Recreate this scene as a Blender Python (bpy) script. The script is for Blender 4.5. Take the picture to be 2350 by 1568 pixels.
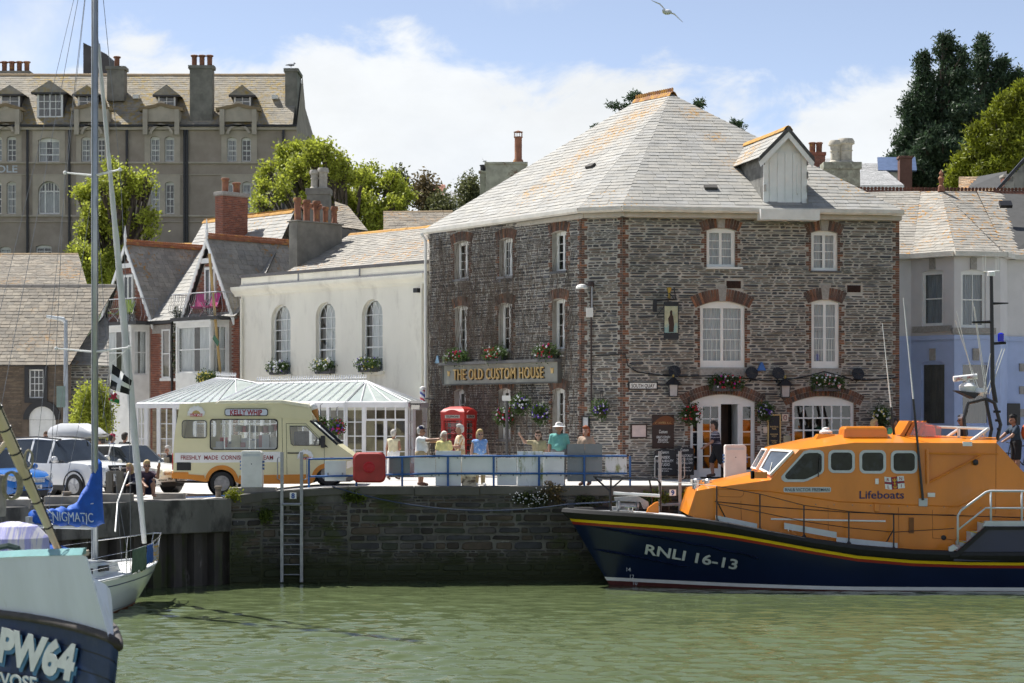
import bpy,math,random
import numpy as np
from mathutils import Vector,Matrix
for _o in list(bpy.data.objects):bpy.data.objects.remove(_o)
SC=bpy.context.scene
COL=SC.collection
rng=random.Random(11)
nrg=np.random.default_rng(5)
# ---------------------------------------------------------------- camera
# reference grid used for measuring: 2350 px wide, focal 4570 px, horizon row 958, eye 4.8 m over the water
F,CX,HY,CZ=4570.0,1175.0,958.0,4.8
cam_d=bpy.data.cameras.new('camera');cam=bpy.data.objects.new('camera',cam_d);COL.objects.link(cam)
cam.location=(0,0,CZ);cam.rotation_euler=(math.radians(90),0,0)
cam_d.sensor_width=36;cam_d.lens=36*F/2350.0
cam_d.shift_y=(HY-784.0)/2350.0
cam_d.clip_start=0.5;cam_d.clip_end=6000
cam_d.dof.use_dof=True;cam_d.dof.focus_distance=62;cam_d.dof.aperture_fstop=2.6
SC.camera=cam
# ---------------------------------------------------------------- light
SUN_AZ=math.radians(-49) # measured from +Y (into the picture), negative = to the left
SUN_EL=math.radians(57)
sun_dir=Vector((math.sin(SUN_AZ)*math.cos(SUN_EL),math.cos(SUN_AZ)*math.cos(SUN_EL),math.sin(SUN_EL)))
sl=bpy.data.lights.new('sun','SUN');sl.energy=3.6;sl.angle=math.radians(0.55);sl.color=(1,0.965,0.9)
so=bpy.data.objects.new('sun',sl);COL.objects.link(so);so.location=(-40,20,80)
so.rotation_euler=(-sun_dir).to_track_quat('-Z','Y').to_euler()
W=bpy.data.worlds.new('World');SC.world=W;W.use_nodes=True
nt=W.node_tree;nt.nodes.clear()
def nd(t,**k):
 n=nt.nodes.new(t)
 for a,b in k.items():setattr(n,a,b)
 return n
def math_n(op,a,b=None,c=None,clamp=False):
 n=nd('ShaderNodeMath',operation=op);n.use_clamp=clamp
 for i,x in enumerate((a,b,c)):
  if x is None:continue
  if isinstance(x,(int,float)):n.inputs[i].default_value=x
  else:nt.links.new(x,n.inputs[i])
 return n.outputs[0]
sky=nd('ShaderNodeTexSky',sky_type='NISHITA');sky.sun_disc=False
sky.sun_elevation=SUN_EL;sky.sun_rotation=SUN_AZ
sky.air_density=0.55;sky.dust_density=0.25;sky.ozone_density=1.2
tc=nd('ShaderNodeTexCoord');sep=nd('ShaderNodeSeparateXYZ');nt.links.new(tc.outputs['Generated'],sep.inputs[0])
# fair-weather cumulus: azimuth/elevation space, flat banks towards the horizon
az=math_n('ARCTAN2',sep.outputs[0],sep.outputs[1])
hl=math_n('SQRT',math_n('ADD',math_n('MULTIPLY',sep.outputs[0],sep.outputs[0]),math_n('MULTIPLY',sep.outputs[1],sep.outputs[1])))
el=math_n('ARCTAN2',sep.outputs[2],hl)
cmb=nd('ShaderNodeCombineXYZ')
nt.links.new(math_n('MULTIPLY',az,1.0),cmb.inputs[0]);nt.links.new(math_n('MULTIPLY',el,1.7),cmb.inputs[1])
def noise(scale,detail,rough,off,dist=0.0):
 m=nd('ShaderNodeMapping');m.inputs['Location'].default_value=off
 nt.links.new(cmb.outputs[0],m.inputs[0])
 n=nd('ShaderNodeTexNoise');n.inputs['Scale'].default_value=scale;n.inputs['Detail'].default_value=detail
 n.inputs['Roughness'].default_value=rough;n.inputs['Distortion'].default_value=dist
 nt.links.new(m.outputs[0],n.inputs['Vector']);return n.outputs[0]
big=noise(4.2,3,0.5,(3.17,0.4,0))
fine=noise(15,8,0.62,(1.3,2.2,0),0.4)
# height of the cloud bank's top above the horizon as it runs round the compass
wave=math_n('ADD',math_n('MULTIPLY',math_n('COSINE',math_n('MULTIPLY_ADD',az,46.9,9.1)),.010),math_n('MULTIPLY',math_n('COSINE',math_n('MULTIPLY_ADD',az,10.5,1.05)),.012))
lump=math_n('ADD',wave,math_n('MULTIPLY_ADD',noise(11.0,6,0.55,(7.7,0.0,0)),0.075,math_n('MULTIPLY_ADD',big,0.04,0.112)))
edge=math_n('ADD',math_n('SUBTRACT',lump,el),math_n('MULTIPLY_ADD',fine,0.075,-0.0375))
mr=nd('ShaderNodeMapRange');mr.interpolation_type='SMOOTHSTEP'
nt.links.new(edge,mr.inputs[0]);mr.inputs[1].default_value=-0.006;mr.inputs[2].default_value=0.014
bank=mr.outputs[0]
# scattered higher clouds over the whole dome
hi=noise(3.1,7,0.6,(4.4,1.9,0),0.3)
mr2=nd('ShaderNodeMapRange');mr2.interpolation_type='SMOOTHSTEP'
nt.links.new(hi,mr2.inputs[0]);mr2.inputs[1].default_value=0.52;mr2.inputs[2].default_value=0.68
cover=math_n('MAXIMUM',bank,math_n('MULTIPLY',mr2.outputs[0],0.75))
cover=math_n('MULTIPLY',cover,math_n('MULTIPLY_ADD',noise(7,6,.6,(9,3,0)),0.40,0.78),clamp=True)
shade=math_n('MULTIPLY_ADD',noise(10,7,.6,(2.2,5.1,0)),1.6,3.4)
cc=nd('ShaderNodeCombineXYZ')
nt.links.new(math_n('MULTIPLY',shade,0.945),cc.inputs[0]);nt.links.new(math_n('MULTIPLY',shade,0.975),cc.inputs[1]);nt.links.new(math_n('MULTIPLY',shade,1.0),cc.inputs[2])
mx=nd('ShaderNodeMix',data_type='RGBA')
nt.links.new(cover,mx.inputs['Factor']);hs=nd('ShaderNodeHueSaturation');hs.inputs['Saturation'].default_value=.74;hs.inputs['Value'].default_value=.74;nt.links.new(sky.outputs[0],hs.inputs['Color']);nt.links.new(hs.outputs[0],mx.inputs['A']);nt.links.new(cc.outputs[0],mx.inputs['B'])
bg=nd('ShaderNodeBackground');bg.inputs[1].default_value=0.105
nt.links.new(mx.outputs['Result'],bg.inputs[0])
wo=nd('ShaderNodeOutputWorld');nt.links.new(bg.outputs[0],wo.inputs[0])
SC.view_settings.view_transform='Standard';SC.view_settings.look='None'
SC.view_settings.exposure=1.16;SC.view_settings.gamma=1.0
SC.view_settings.use_curve_mapping=False
SC.render.engine='CYCLES'
SC.cycles.max_bounces=4;SC.cycles.diffuse_bounces=3;SC.cycles.glossy_bounces=2;SC.cycles.transmission_bounces=2
SC.cycles.transparent_max_bounces=12;SC.cycles.use_adaptive_sampling=True;SC.cycles.adaptive_threshold=.04;SC.cycles.use_denoising=True
SC.cycles.caustics_reflective=False;SC.cycles.caustics_refractive=False
SC.cycles.sample_clamp_indirect=6
# ---------------------------------------------------------------- measuring helpers
def V(u,v,Y):return Vector(((u-CX)/F*Y,Y,CZ+(HY-v)/F*Y))
def XU(u,Y):return(u-CX)/F*Y
def ZV(v,Y):return CZ+(HY-v)/F*Y
class Fr:
 """vertical plane: s runs to the viewer's right, h is world height, d is distance out of the wall"""
 def __init__(self,left,right):
  self.o=Vector((left[0],left[1],0));r=Vector((right[0],right[1],0))
  self.S=(r-self.o).normalized();self.len=(r-self.o).length
  self.n=self.S.cross(Vector((0,0,1)))
 def p(self,s,h,d=0.0):return Vector((self.o.x+self.S.x*s+self.n.x*d,self.o.y+self.S.y*s+self.n.y*d,h))
 def uv(self,u,v,d=0.0):
  r=Vector(((u-CX)/F,1,(HY-v)/F));c=Vector((0,0,CZ));o=self.o+self.n*d
  t=(o-c).dot(self.n)/r.dot(self.n);P=c+r*t
  return(P-self.o).dot(self.S),P.z
 def rect(self,u0,u1,v0,v1):
  s0=self.uv(u0,900)[0];s1=self.uv(u1,900)[0];um=(u0+u1)/2
  return s0,s1,self.uv(um,v1)[1],self.uv(um,v0)[1] # s0,s1,hbottom,htop
 def mat(self,s,h,d,ls,ld,lh,tilt=0.0):
  S,n,z=self.S,self.n,Vector((0,0,1))
  if tilt:
   c,k=math.cos(tilt),math.sin(tilt);S,z=S*c+z*k,z*c-S*k
  p=self.p(s,h,d)
  return Matrix(((S.x*ls,n.x*ld,z.x*lh,p.x),(S.y*ls,n.y*ld,z.y*lh,p.y),(S.z*ls,n.z*ld,z.z*lh,p.z),(0,0,0,1)))
# ---------------------------------------------------------------- mesh builder
class G:
 def __init__(self):self.v=[];self.f=[]
 def add(self,vs,fs):
  b=len(self.v);self.v.extend([tuple(x)for x in vs]);self.f.extend([tuple(b+i for i in f)for f in fs]);return self
 def poly(self,pts):return self.add(pts,[tuple(range(len(pts)))])
 def obox(self,o,a,b,c):
  o,a,b,c=Vector(o),Vector(a),Vector(b),Vector(c)
  vs=[o,o+a,o+a+b,o+b,o+c,o+a+c,o+a+b+c,o+b+c]
  fs=[(0,3,2,1),(4,5,6,7),(0,1,5,4),(1,2,6,5),(2,3,7,6),(3,0,4,7)]
  if a.cross(b).dot(c)<0:fs=[f[::-1]for f in fs]
  return self.add(vs,fs)
 def box(self,x0,x1,y0,y1,z0,z1):return self.obox((x0,y0,z0),(x1-x0,0,0),(0,y1-y0,0),(0,0,z1-z0))
 def fbox(self,fr,s0,s1,h0,h1,d0,d1):
  return self.obox(fr.p(s0,h0,d0),fr.S*(s1-s0),fr.n*(d1-d0),Vector((0,0,h1-h0)))
 def prism(self,pts,vec):
  n=len(pts);pts=[Vector(p)for p in pts];vec=Vector(vec)
  nrm=Vector((0,0,0))
  for i in range(n):nrm+=pts[i].cross(pts[(i+1)%n])
  fs=[tuple(range(n-1,-1,-1)),tuple(range(n,2*n))]+[(i,(i+1)%n,n+(i+1)%n,n+i)for i in range(n)]
  if nrm.dot(vec)<0:fs=[f[::-1]for f in fs]
  return self.add(pts+[p+vec for p in pts],fs)
 def tube(self,path,r,n=6,cap=True):
  path=[Vector(p)for p in path];m=len(path)
  rr=[r]*m if isinstance(r,(int,float))else list(r)
  rings=[];up=None
  for i,p in enumerate(path):
   t=(path[min(i+1,m-1)]-path[max(i-1,0)])
   if t.length<1e-9:t=Vector((0,0,1))
   t.normalize()
   if up is None:
    up=Vector((0,0,1))if abs(t.z)<0.9 else Vector((1,0,0))
   a=t.cross(up)
   if a.length<1e-6:a=t.cross(Vector((1,0.3,0)))
   a.normalize();b=a.cross(t).normalized();up=b
   rings.append([p+(a*math.cos(2*math.pi*k/n)+b*math.sin(2*math.pi*k/n))*rr[i]for k in range(n)])
  return self.loft(rings,cap)
 def loft(self,rings,cap=True,closed=True):
  b=len(self.v);n=len(rings[0])
  for r in rings:self.v.extend([tuple(p)for p in r])
  for i in range(len(rings)-1):
   for k in range(n if closed else n-1):
    k2=(k+1)%n
    self.f.append((b+i*n+k,b+i*n+k2,b+(i+1)*n+k2,b+(i+1)*n+k))
  if cap and closed:
   self.f.append(tuple(b+k for k in range(n-1,-1,-1)));m=b+(len(rings)-1)*n
   self.f.append(tuple(m+k for k in range(n)))
  return self
 def lathe(self,c,prof,n=12,axis=None):
  c=Vector(c)
  A=Vector((0,0,1))if axis is None else Vector(axis).normalized()
  e=A.orthogonal().normalized();f=A.cross(e)
  return self.loft([[c+A*z+(e*math.cos(2*math.pi*k/n)+f*math.sin(2*math.pi*k/n))*max(r,1e-4)for k in range(n)]for r,z in prof])
 def ball(self,c,r,nu=10,nv=7):
  c=Vector(c);rx,ry,rz=(r,r,r)if isinstance(r,(int,float))else r
  return self.loft([[c+Vector((rx*math.sin(t)*math.cos(2*math.pi*k/nu),ry*math.sin(t)*math.sin(2*math.pi*k/nu),-rz*math.cos(t)))for k in range(nu)]for t in[math.pi*(i+0.02)/(nv+0.04)for i in range(nv+1)]])
 def mesh(self,name,mat=None,smooth=False):
  me=bpy.data.meshes.new(name);me.from_pydata(self.v,[],self.f)
  if mat is not None:me.materials.append(mat)
  if smooth:me.shade_smooth()
  return me
 def build(self,name,mat,parent=None,smooth=False,bevel=0,autos=None):
  o=bpy.data.objects.new(name,self.mesh(name,mat,smooth));COL.objects.link(o)
  if autos and smooth:
   try:o.data.set_sharp_from_angle(angle=math.radians(autos))
   except Exception:pass
  if bevel:
   md=o.modifiers.new('bevel','BEVEL');md.width=bevel;md.segments=2;md.limit_method='ANGLE';md.angle_limit=math.radians(40)
  if parent is not None:attach(o,parent)
  return o
INV={}
def attach(o,parent):
 o.parent=parent
 if parent.name in INV:o.matrix_parent_inverse=INV[parent.name]
def tag(o,label,cat,group=None):
 o['label']=label;o['category']=cat
 if group:o['group']=group
 return o
def struct(o):o['kind']='structure';return o
def stuff(o):o['kind']='stuff';return o
def thing(name,label,cat,loc=(0,0,0),rz=0.0,group=None,world=True):
 """an Empty at the base of a thing; world=True: its parts are modelled in world coordinates"""
 o=bpy.data.objects.new(name,None);COL.objects.link(o);o.empty_display_size=0.2
 o.location=loc;o.rotation_euler=(0,0,rz)
 if world:INV[o.name]=Matrix.Translation(-Vector(loc))
 return tag(o,label,cat,group)
def copy_tree(o,parent=None,label=None):
 c=o.copy();COL.objects.link(c)
 if parent is not None:c.parent=parent
 if label:c['label']=label
 for ch in o.children:copy_tree(ch,c)
 return c
# many alike pieces: the largest `limit` become parts that share meshes, the rest one joined part
def np_mesh(name,vs,fs4,mat):
 """vs (n,3) array, fs4 (m,4) int array (quads)"""
 me=bpy.data.meshes.new(name);n,m=len(vs),len(fs4);k=fs4.shape[1]
 me.vertices.add(n);me.vertices.foreach_set('co',np.asarray(vs,np.float32).ravel())
 me.loops.add(m*k);me.loops.foreach_set('vertex_index',np.asarray(fs4,np.int32).ravel())
 me.polygons.add(m);me.polygons.foreach_set('loop_start',np.arange(0,m*k,k,dtype=np.int32))
 me.update(calc_edges=True);me.validate()
 if mat is not None:me.materials.append(mat)
 return me
def pieces(name,parent,mat,units,items,limit=300,rest_name=None):
 """items: list of (size, Matrix, unit index)"""
 items=sorted(items,key=lambda t:-t[0])
 meshes={}
 for sz,M,ui in items[:limit]:
  if ui not in meshes:meshes[ui]=units[ui].mesh(name,mat)
  o=bpy.data.objects.new(name,meshes[ui]);COL.objects.link(o);o.parent=parent
  o.matrix_local=(INV[parent.name]@M)if parent.name in INV else M
 rest=items[limit:]
 if rest:
  g=G()
  for sz,M,ui in rest:
   g.add([M@Vector(p)for p in units[ui].v],units[ui].f)
  stuff(g.build(rest_name or name,mat,parent))
def unit_box():return G().box(-.5,.5,0,1,-.5,.5)
UNIT_BRICK=[unit_box()]
def unit_stone(r,cx=.34,cy=.27,jx=.16,jy=.28):
 g=G();pts=[]
 for x,y in((.5,cy),(cx,.5),(-cx,.5),(-.5,cy),(-.5,-cy),(-cx,-.5),(cx,-.5),(.5,-cy)):
  pts.append((x*(1-r.random()*jx),y*(1-r.random()*jy)))
 g.v=[(x,0,y)for x,y in pts]+[(x*.88,.8+.2*r.random(),y*.82)for x,y in pts]
 g.f=[tuple(range(8,16))[::-1]if False else tuple(range(8,16))]+[(k,(k+1)%8,8+(k+1)%8,8+k)for k in range(8)]
 return g
STONES=[unit_stone(rng)for _ in range(9)];BLOCKS=[unit_stone(rng,.40,.36,.14,.24)for _ in range(9)]
# ---------------------------------------------------------------- materials
MATS={}
def mk(name,col,rough=0.7,var=0.12,scale=3.0,bump=0.0,bscale=30.0,metal=0.0,rnd=0.0,rnd_cols=None,spec=0.5,col2=None,c2=(0.52,0.62),c2scale=2.0,col3=None,c3=(0.56,0.66),c3scale=5.0,coat=0.0,stretch=(1,1,1),trans=0.0,m2=None,spots=None,tide=None):
 """procedural material: base colour with cloudy variation, optional blotches of col2/col3, per-piece random tint, bump"""
 if name in MATS:return MATS[name]
 m=bpy.data.materials.new(name);m.use_nodes=True;t=m.node_tree;t.nodes.clear()
 def N(ty,**k):
  n=t.nodes.new(ty)
  for a,b in k.items():setattr(n,a,b)
  return n
 L=t.links.new
 out=N('ShaderNodeOutputMaterial');bs=N('ShaderNodeBsdfPrincipled');L(bs.outputs[0],out.inputs[0])
 bs.inputs['Roughness'].default_value=rough;bs.inputs['Metallic'].default_value=metal
 bs.inputs['Specular IOR Level'].default_value=spec
 if coat:bs.inputs['Coat Weight'].default_value=coat;bs.inputs['Coat Roughness'].default_value=0.06
 ge=N('ShaderNodeNewGeometry');mp=N('ShaderNodeMapping');L(ge.outputs['Position'],mp.inputs[0]);mp.inputs['Scale'].default_value=stretch
 def noise(sc,det=5,ro=.6,off=0.0):
  n=N('ShaderNodeTexNoise');n.inputs['Scale'].default_value=sc;n.inputs['Detail'].default_value=det;n.inputs['Roughness'].default_value=ro
  if off:
   m2=N('ShaderNodeMapping');m2.inputs['Location'].default_value=(off,off*1.7,off*.3);L(mp.outputs[0],m2.inputs[0]);L(m2.outputs[0],n.inputs['Vector'])
  else:L(mp.outputs[0],n.inputs['Vector'])
  return n.outputs[0]
 def mixc(fac,a,b,mode='MIX'):
  n=N('ShaderNodeMix',data_type='RGBA');n.blend_type=mode
  for key,x in(('Factor',fac),('A',a),('B',b)):
   if isinstance(x,(tuple,list)):n.inputs[key].default_value=(*x[:3],1)
   elif isinstance(x,(int,float)):n.inputs[key].default_value=x
   else:L(x,n.inputs[key])
  return n.outputs['Result']
 def ramp(x,lo,hi):
  n=N('ShaderNodeMapRange');n.interpolation_type='SMOOTHSTEP';L(x,n.inputs[0]);n.inputs[1].default_value=lo;n.inputs[2].default_value=hi;return n.outputs[0]
 base=tuple(col)
 rv=None
 if rnd or rnd_cols:
  oi=N('ShaderNodeObjectInfo')
  ad=N('ShaderNodeMath',operation='MULTIPLY_ADD');L(ge.outputs['Random Per Island'],ad.inputs[0]);ad.inputs[1].default_value=7.31;L(oi.outputs['Random'],ad.inputs[2])
  fr=N('ShaderNodeMath',operation='FRACT');L(ad.outputs[0],fr.inputs[0]);rv=fr.outputs[0]
 if rnd_cols:
  cr=N('ShaderNodeValToRGB');cr.color_ramp.interpolation='CONSTANT'
  els=cr.color_ramp.elements
  while len(els)>1:els.remove(els[-1])
  els[0].position=0;els[0].color=(*rnd_cols[0],1)
  for i,c in enumerate(rnd_cols[1:],1):
   e=els.new(i/len(rnd_cols));e.color=(*c,1)
  L(rv,cr.inputs[0]);cur=cr.outputs[0]
 else:cur=base
 if var:
  lo=1-var;hi=1+var
  n=noise(scale);r1=ramp(n,.3,.7)
  cur=mixc(1.0,cur,mixc(r1,(lo,lo,lo),(hi,hi,hi)),'MULTIPLY')
 if rnd:
  mm=N('ShaderNodeMapRange');L(rv,mm.inputs[0]);mm.inputs[3].default_value=1-rnd;mm.inputs[4].default_value=1+rnd
  cb=N('ShaderNodeCombineXYZ');[L(mm.outputs[0],cb.inputs[i])for i in range(3)]
  cur=mixc(1.0,cur,cb.outputs[0],'MULTIPLY')
 if col2:
  fac=ramp(noise(c2scale,6,.65,3.3),*c2)
  if m2:
   mu=N('ShaderNodeMath',operation='MULTIPLY');L(fac,mu.inputs[0]);L(ramp(noise(m2[0],3,.5,5.7),m2[1],m2[2]),mu.inputs[1]);fac=mu.outputs[0]
  if spots:
   acc=None
   for(px,py,pz,pr)in spots:
    dn=N('ShaderNodeVectorMath',operation='DISTANCE');L(ge.outputs['Position'],dn.inputs[0]);dn.inputs[1].default_value=(px,py,pz)
    q=ramp(dn.outputs['Value'],pr,pr*.25)
    if acc is None:acc=q
    else:mxn=N('ShaderNodeMath',operation='MAXIMUM');L(acc,mxn.inputs[0]);L(q,mxn.inputs[1]);acc=mxn.outputs[0]
   mu=N('ShaderNodeMath',operation='MULTIPLY');L(ramp(noise(c2scale,6,.7,2.2),c2[0]-.09,c2[1]-.06),mu.inputs[0]);L(acc,mu.inputs[1]);ad=N('ShaderNodeMath',operation='MAXIMUM');L(mu.outputs[0],ad.inputs[0]);L(fac,ad.inputs[1]);fac=ad.outputs[0]
  cur=mixc(fac,cur,col2)
 if col3:cur=mixc(ramp(noise(c3scale,7,.7,9.1),*c3),cur,col3)
 if tide: # weed and wet below the high-water mark
  sx=N('ShaderNodeSeparateXYZ');L(ge.outputs['Position'],sx.inputs[0]);ma=N('ShaderNodeMath',operation='MULTIPLY_ADD');L(noise(1.6,5,.6,6.1),ma.inputs[0]);ma.inputs[1].default_value=1.3;L(sx.outputs[2],ma.inputs[2]);cur=mixc(ramp(ma.outputs[0],tide[0]+.9,tide[0]+.3),cur,tide[1])
 if isinstance(cur,tuple):bs.inputs['Base Color'].default_value=(*cur,1)
 else:L(cur,bs.inputs['Base Color'])
 if bump:
  b=N('ShaderNodeBump');b.inputs['Strength'].default_value=bump;b.inputs['Distance'].default_value=0.02
  L(noise(bscale,6,.65,1.1),b.inputs['Height']);L(b.outputs[0],bs.inputs['Normal'])
 if trans:
  tr=N('ShaderNodeBsdfTranslucent');ms=N('ShaderNodeMixShader');ms.inputs[0].default_value=trans
  if isinstance(cur,tuple):tr.inputs[0].default_value=(*cur,1)
  else:L(cur,tr.inputs[0])
  L(bs.outputs[0],ms.inputs[1]);L(tr.outputs[0],ms.inputs[2]);L(ms.outputs[0],out.inputs[0])
 MATS[name]=m;return m
def glass(name,tint=(0.9,0.93,0.92),refl=0.02,rough=0.02):
 if name in MATS:return MATS[name]
 m=bpy.data.materials.new(name);m.use_nodes=True;t=m.node_tree;t.nodes.clear();L=t.links.new
 out=t.nodes.new('ShaderNodeOutputMaterial');tr=t.nodes.new('ShaderNodeBsdfTransparent');gl=t.nodes.new('ShaderNodeBsdfGlossy');mx_=t.nodes.new('ShaderNodeMixShader')
 lw=t.nodes.new('ShaderNodeLayerWeight');lw.inputs[0].default_value=.5;fz=t.nodes.new('ShaderNodeMath');fz.operation='POWER';L(lw.outputs['Facing'],fz.inputs[0]);fz.inputs[1].default_value=4.0
 ad=t.nodes.new('ShaderNodeMath');ad.operation='ADD';ad.use_clamp=True;L(fz.outputs[0],ad.inputs[0]);ad.inputs[1].default_value=refl+.05
 ge=t.nodes.new('ShaderNodeNewGeometry');no=t.nodes.new('ShaderNodeTexNoise');no.inputs['Scale'].default_value=1.7;L(ge.outputs['Position'],no.inputs['Vector'])
 bp=t.nodes.new('ShaderNodeBump');bp.inputs['Strength'].default_value=0.09;L(no.outputs[0],bp.inputs['Height']);L(bp.outputs[0],gl.inputs['Normal'])
 tr.inputs[0].default_value=(*tint,1);gl.inputs['Roughness'].default_value=rough;gl.inputs[0].default_value=(1,1,1,1)
 L(ad.outputs[0],mx_.inputs[0]);L(tr.outputs[0],mx_.inputs[1]);L(gl.outputs[0],mx_.inputs[2]);L(mx_.outputs[0],out.inputs[0])
 MATS[name]=m;return m
M_GLASS=glass('window_glass')
M_WHITE=mk('white_paint',(.80,.80,.78),.45,.04)
M_WHITE2=mk('old_white_paint',(.74,.74,.71),.5,.08,2.0,col2=(.55,.54,.48),c2=(.62,.78),c2scale=3)
M_BLACK=mk('black_paint',(.012,.012,.014),.4,.1)
M_DARK=mk('dark_interior',(.03,.026,.022),.9,.3,1.2)
M_METAL=mk('galvanised_steel',(.32,.33,.34),.45,.12,6,metal=.6)
M_STEEL=mk('polished_steel',(.6,.6,.6),.25,.05,metal=.9)
M_CURT=mk('net_curtain',(.40,.41,.43),.9,.30,9,stretch=(4,4,.2))
M_RUBBER=mk('black_rubber',(.015,.015,.016),.75,.2,5)
# lettering on a plane given by a frame-like (origin, right, up, normal)
def letters(name,txt,P,R,U,size,mat,parent,width=None,ext=0.004,bold=0.0,shear=0.0,align='CENTER',spacing=1.0):
 cu=bpy.data.curves.new(name,'FONT');cu.body=txt;cu.size=1.0;cu.extrude=0.0;cu.offset=bold;cu.align_x=align;cu.shear=shear
 cu.space_character=spacing;cu.resolution_u=3
 ob=bpy.data.objects.new(name,cu);me=bpy.data.meshes.new_from_object(ob)
 bpy.data.objects.remove(ob);bpy.data.curves.remove(cu)
 co=np.array([v.co[:]for v in me.vertices]);n=len(co)
 if n==0:return None
 capm=0.70
 x=co[:,0];y=co[:,1]-capm/2
 sc=size/capm;sx=sc
 if width:sx=width/(x.max()-x.min());x=x-(x.max()+x.min())/2
 R=Vector(R).normalized();U=Vector(U).normalized();Nn=R.cross(U);P=Vector(P)
 g=G();fs=[tuple(p.vertices)for p in me.polygons]
 base=[P+R*(a*sx)+U*(b*sc)for a,b in zip(x,y)]
 fr_=[p+Nn*ext for p in base]
 g.add(fr_,fs)
 edc={}
 for f in fs:
  for i in range(len(f)):
   a,b=f[i],f[(i+1)%len(f)];edc.setdefault((min(a,b),max(a,b)),[]).append((a,b))
 side=[v[0]for v in edc.values()if len(v)==1]
 b0=len(g.v);g.v.extend([tuple(p)for p in base])
 for a,b in side:g.f.append((a,b0+a,b0+b,b))
 bpy.data.meshes.remove(me)
 o=g.build(name,mat,parent);return o
# ---------------------------------------------------------------- building helpers
def wall_cells(g,fr,s0,s1,h0,h1,ops,depth,d=0.0,seg=10):
 """front skin of a wall with rectangular or arched openings (a,b,c,e,rise) and their reveals"""
 ss=sorted({s0,s1,*[x for o in ops for x in o[:2]if s0<x<s1]});hs=sorted({h0,h1,*[x for o in ops for x in o[2:4]if h0<x<h1]})
 for i in range(len(ss)-1):
  for j in range(len(hs)-1):
   sm,hm=(ss[i]+ss[i+1])/2,(hs[j]+hs[j+1])/2
   if any(o[0]<sm<o[1]and o[2]<hm<o[3]for o in ops):continue
   g.poly([fr.p(ss[i],hs[j],d),fr.p(ss[i+1],hs[j],d),fr.p(ss[i+1],hs[j+1],d),fr.p(ss[i],hs[j+1],d)])
 for o in ops:
  a,b,c,e=o[:4];r=o[4]if len(o)>4 else 0
  sp=e-r
  top=arch_pts(a,b,sp,r,seg)if r else[(a,e),(b,e)]
  g.poly([fr.p(a,c,d),fr.p(a,sp,d),fr.p(a,sp,d-depth),fr.p(a,c,d-depth)])
  g.poly([fr.p(b,c,d),fr.p(b,c,d-depth),fr.p(b,sp,d-depth),fr.p(b,sp,d)])
  g.poly([fr.p(a,c,d),fr.p(a,c,d-depth),fr.p(b,c,d-depth),fr.p(b,c,d)])
  for k in range(len(top)-1):
   (x0,y0),(x1,y1)=top[k],top[k+1]
   g.poly([fr.p(x0,y0,d),fr.p(x1,y1,d),fr.p(x1,y1,d-depth),fr.p(x0,y0,d-depth)])
   if r:g.poly([fr.p(x0,y0,d),fr.p(x0,e,d),fr.p(x1,e,d),fr.p(x1,y1,d)][::-1])
def arch_pts(a,b,sp,r,seg=10):
 w=(b-a)/2;R=(w*w+r*r)/(2*r);cx,cy=(a+b)/2,sp+r-R;al=math.asin(min(1,w/R))
 if r>w*0.999:al=math.pi/2
 return[(cx+R*math.sin(-al+2*al*k/seg),cy+R*math.cos(-al+2*al*k/seg))for k in range(seg+1)]
_pane_mesh={}
def pane(parent,fr,s0,s1,h0,h1,d,mat=None):
 mat=mat or M_GLASS
 if mat.name not in _pane_mesh:
  _pane_mesh[mat.name]=G().poly([(-.5,0,-.5),(-.5,0,.5),(.5,0,.5),(.5,0,-.5)]).mesh('pane',mat)
 o=bpy.data.objects.new('pane',_pane_mesh[mat.name]);COL.objects.link(o);o.parent=parent
 o.matrix_local=fr.mat((s0+s1)/2,(h0+h1)/2,d,s1-s0,1,h1-h0);return o
def curtain(parent,fr,s0,s1,h0,h1,d,mat,amp=.025,wl=.09):
 g=G();n=max(6,int((s1-s0)/wl*4));ph=rng.random()*6
 vs=[]
 for k in range(n+1):
  s=s0+(s1-s0)*k/n;q=math.sin(ph+s/wl*6.28)*amp+math.sin(ph*2+s/wl*2.3)*amp*.6
  vs+=[fr.p(s,h0,d+q),fr.p(s,h1,d+q*.7)]
 g.add(vs,[(2*k,2*k+2,2*k+3,2*k+1)for k in range(n)])
 return g.build('curtain',mat,parent,smooth=True)
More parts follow.
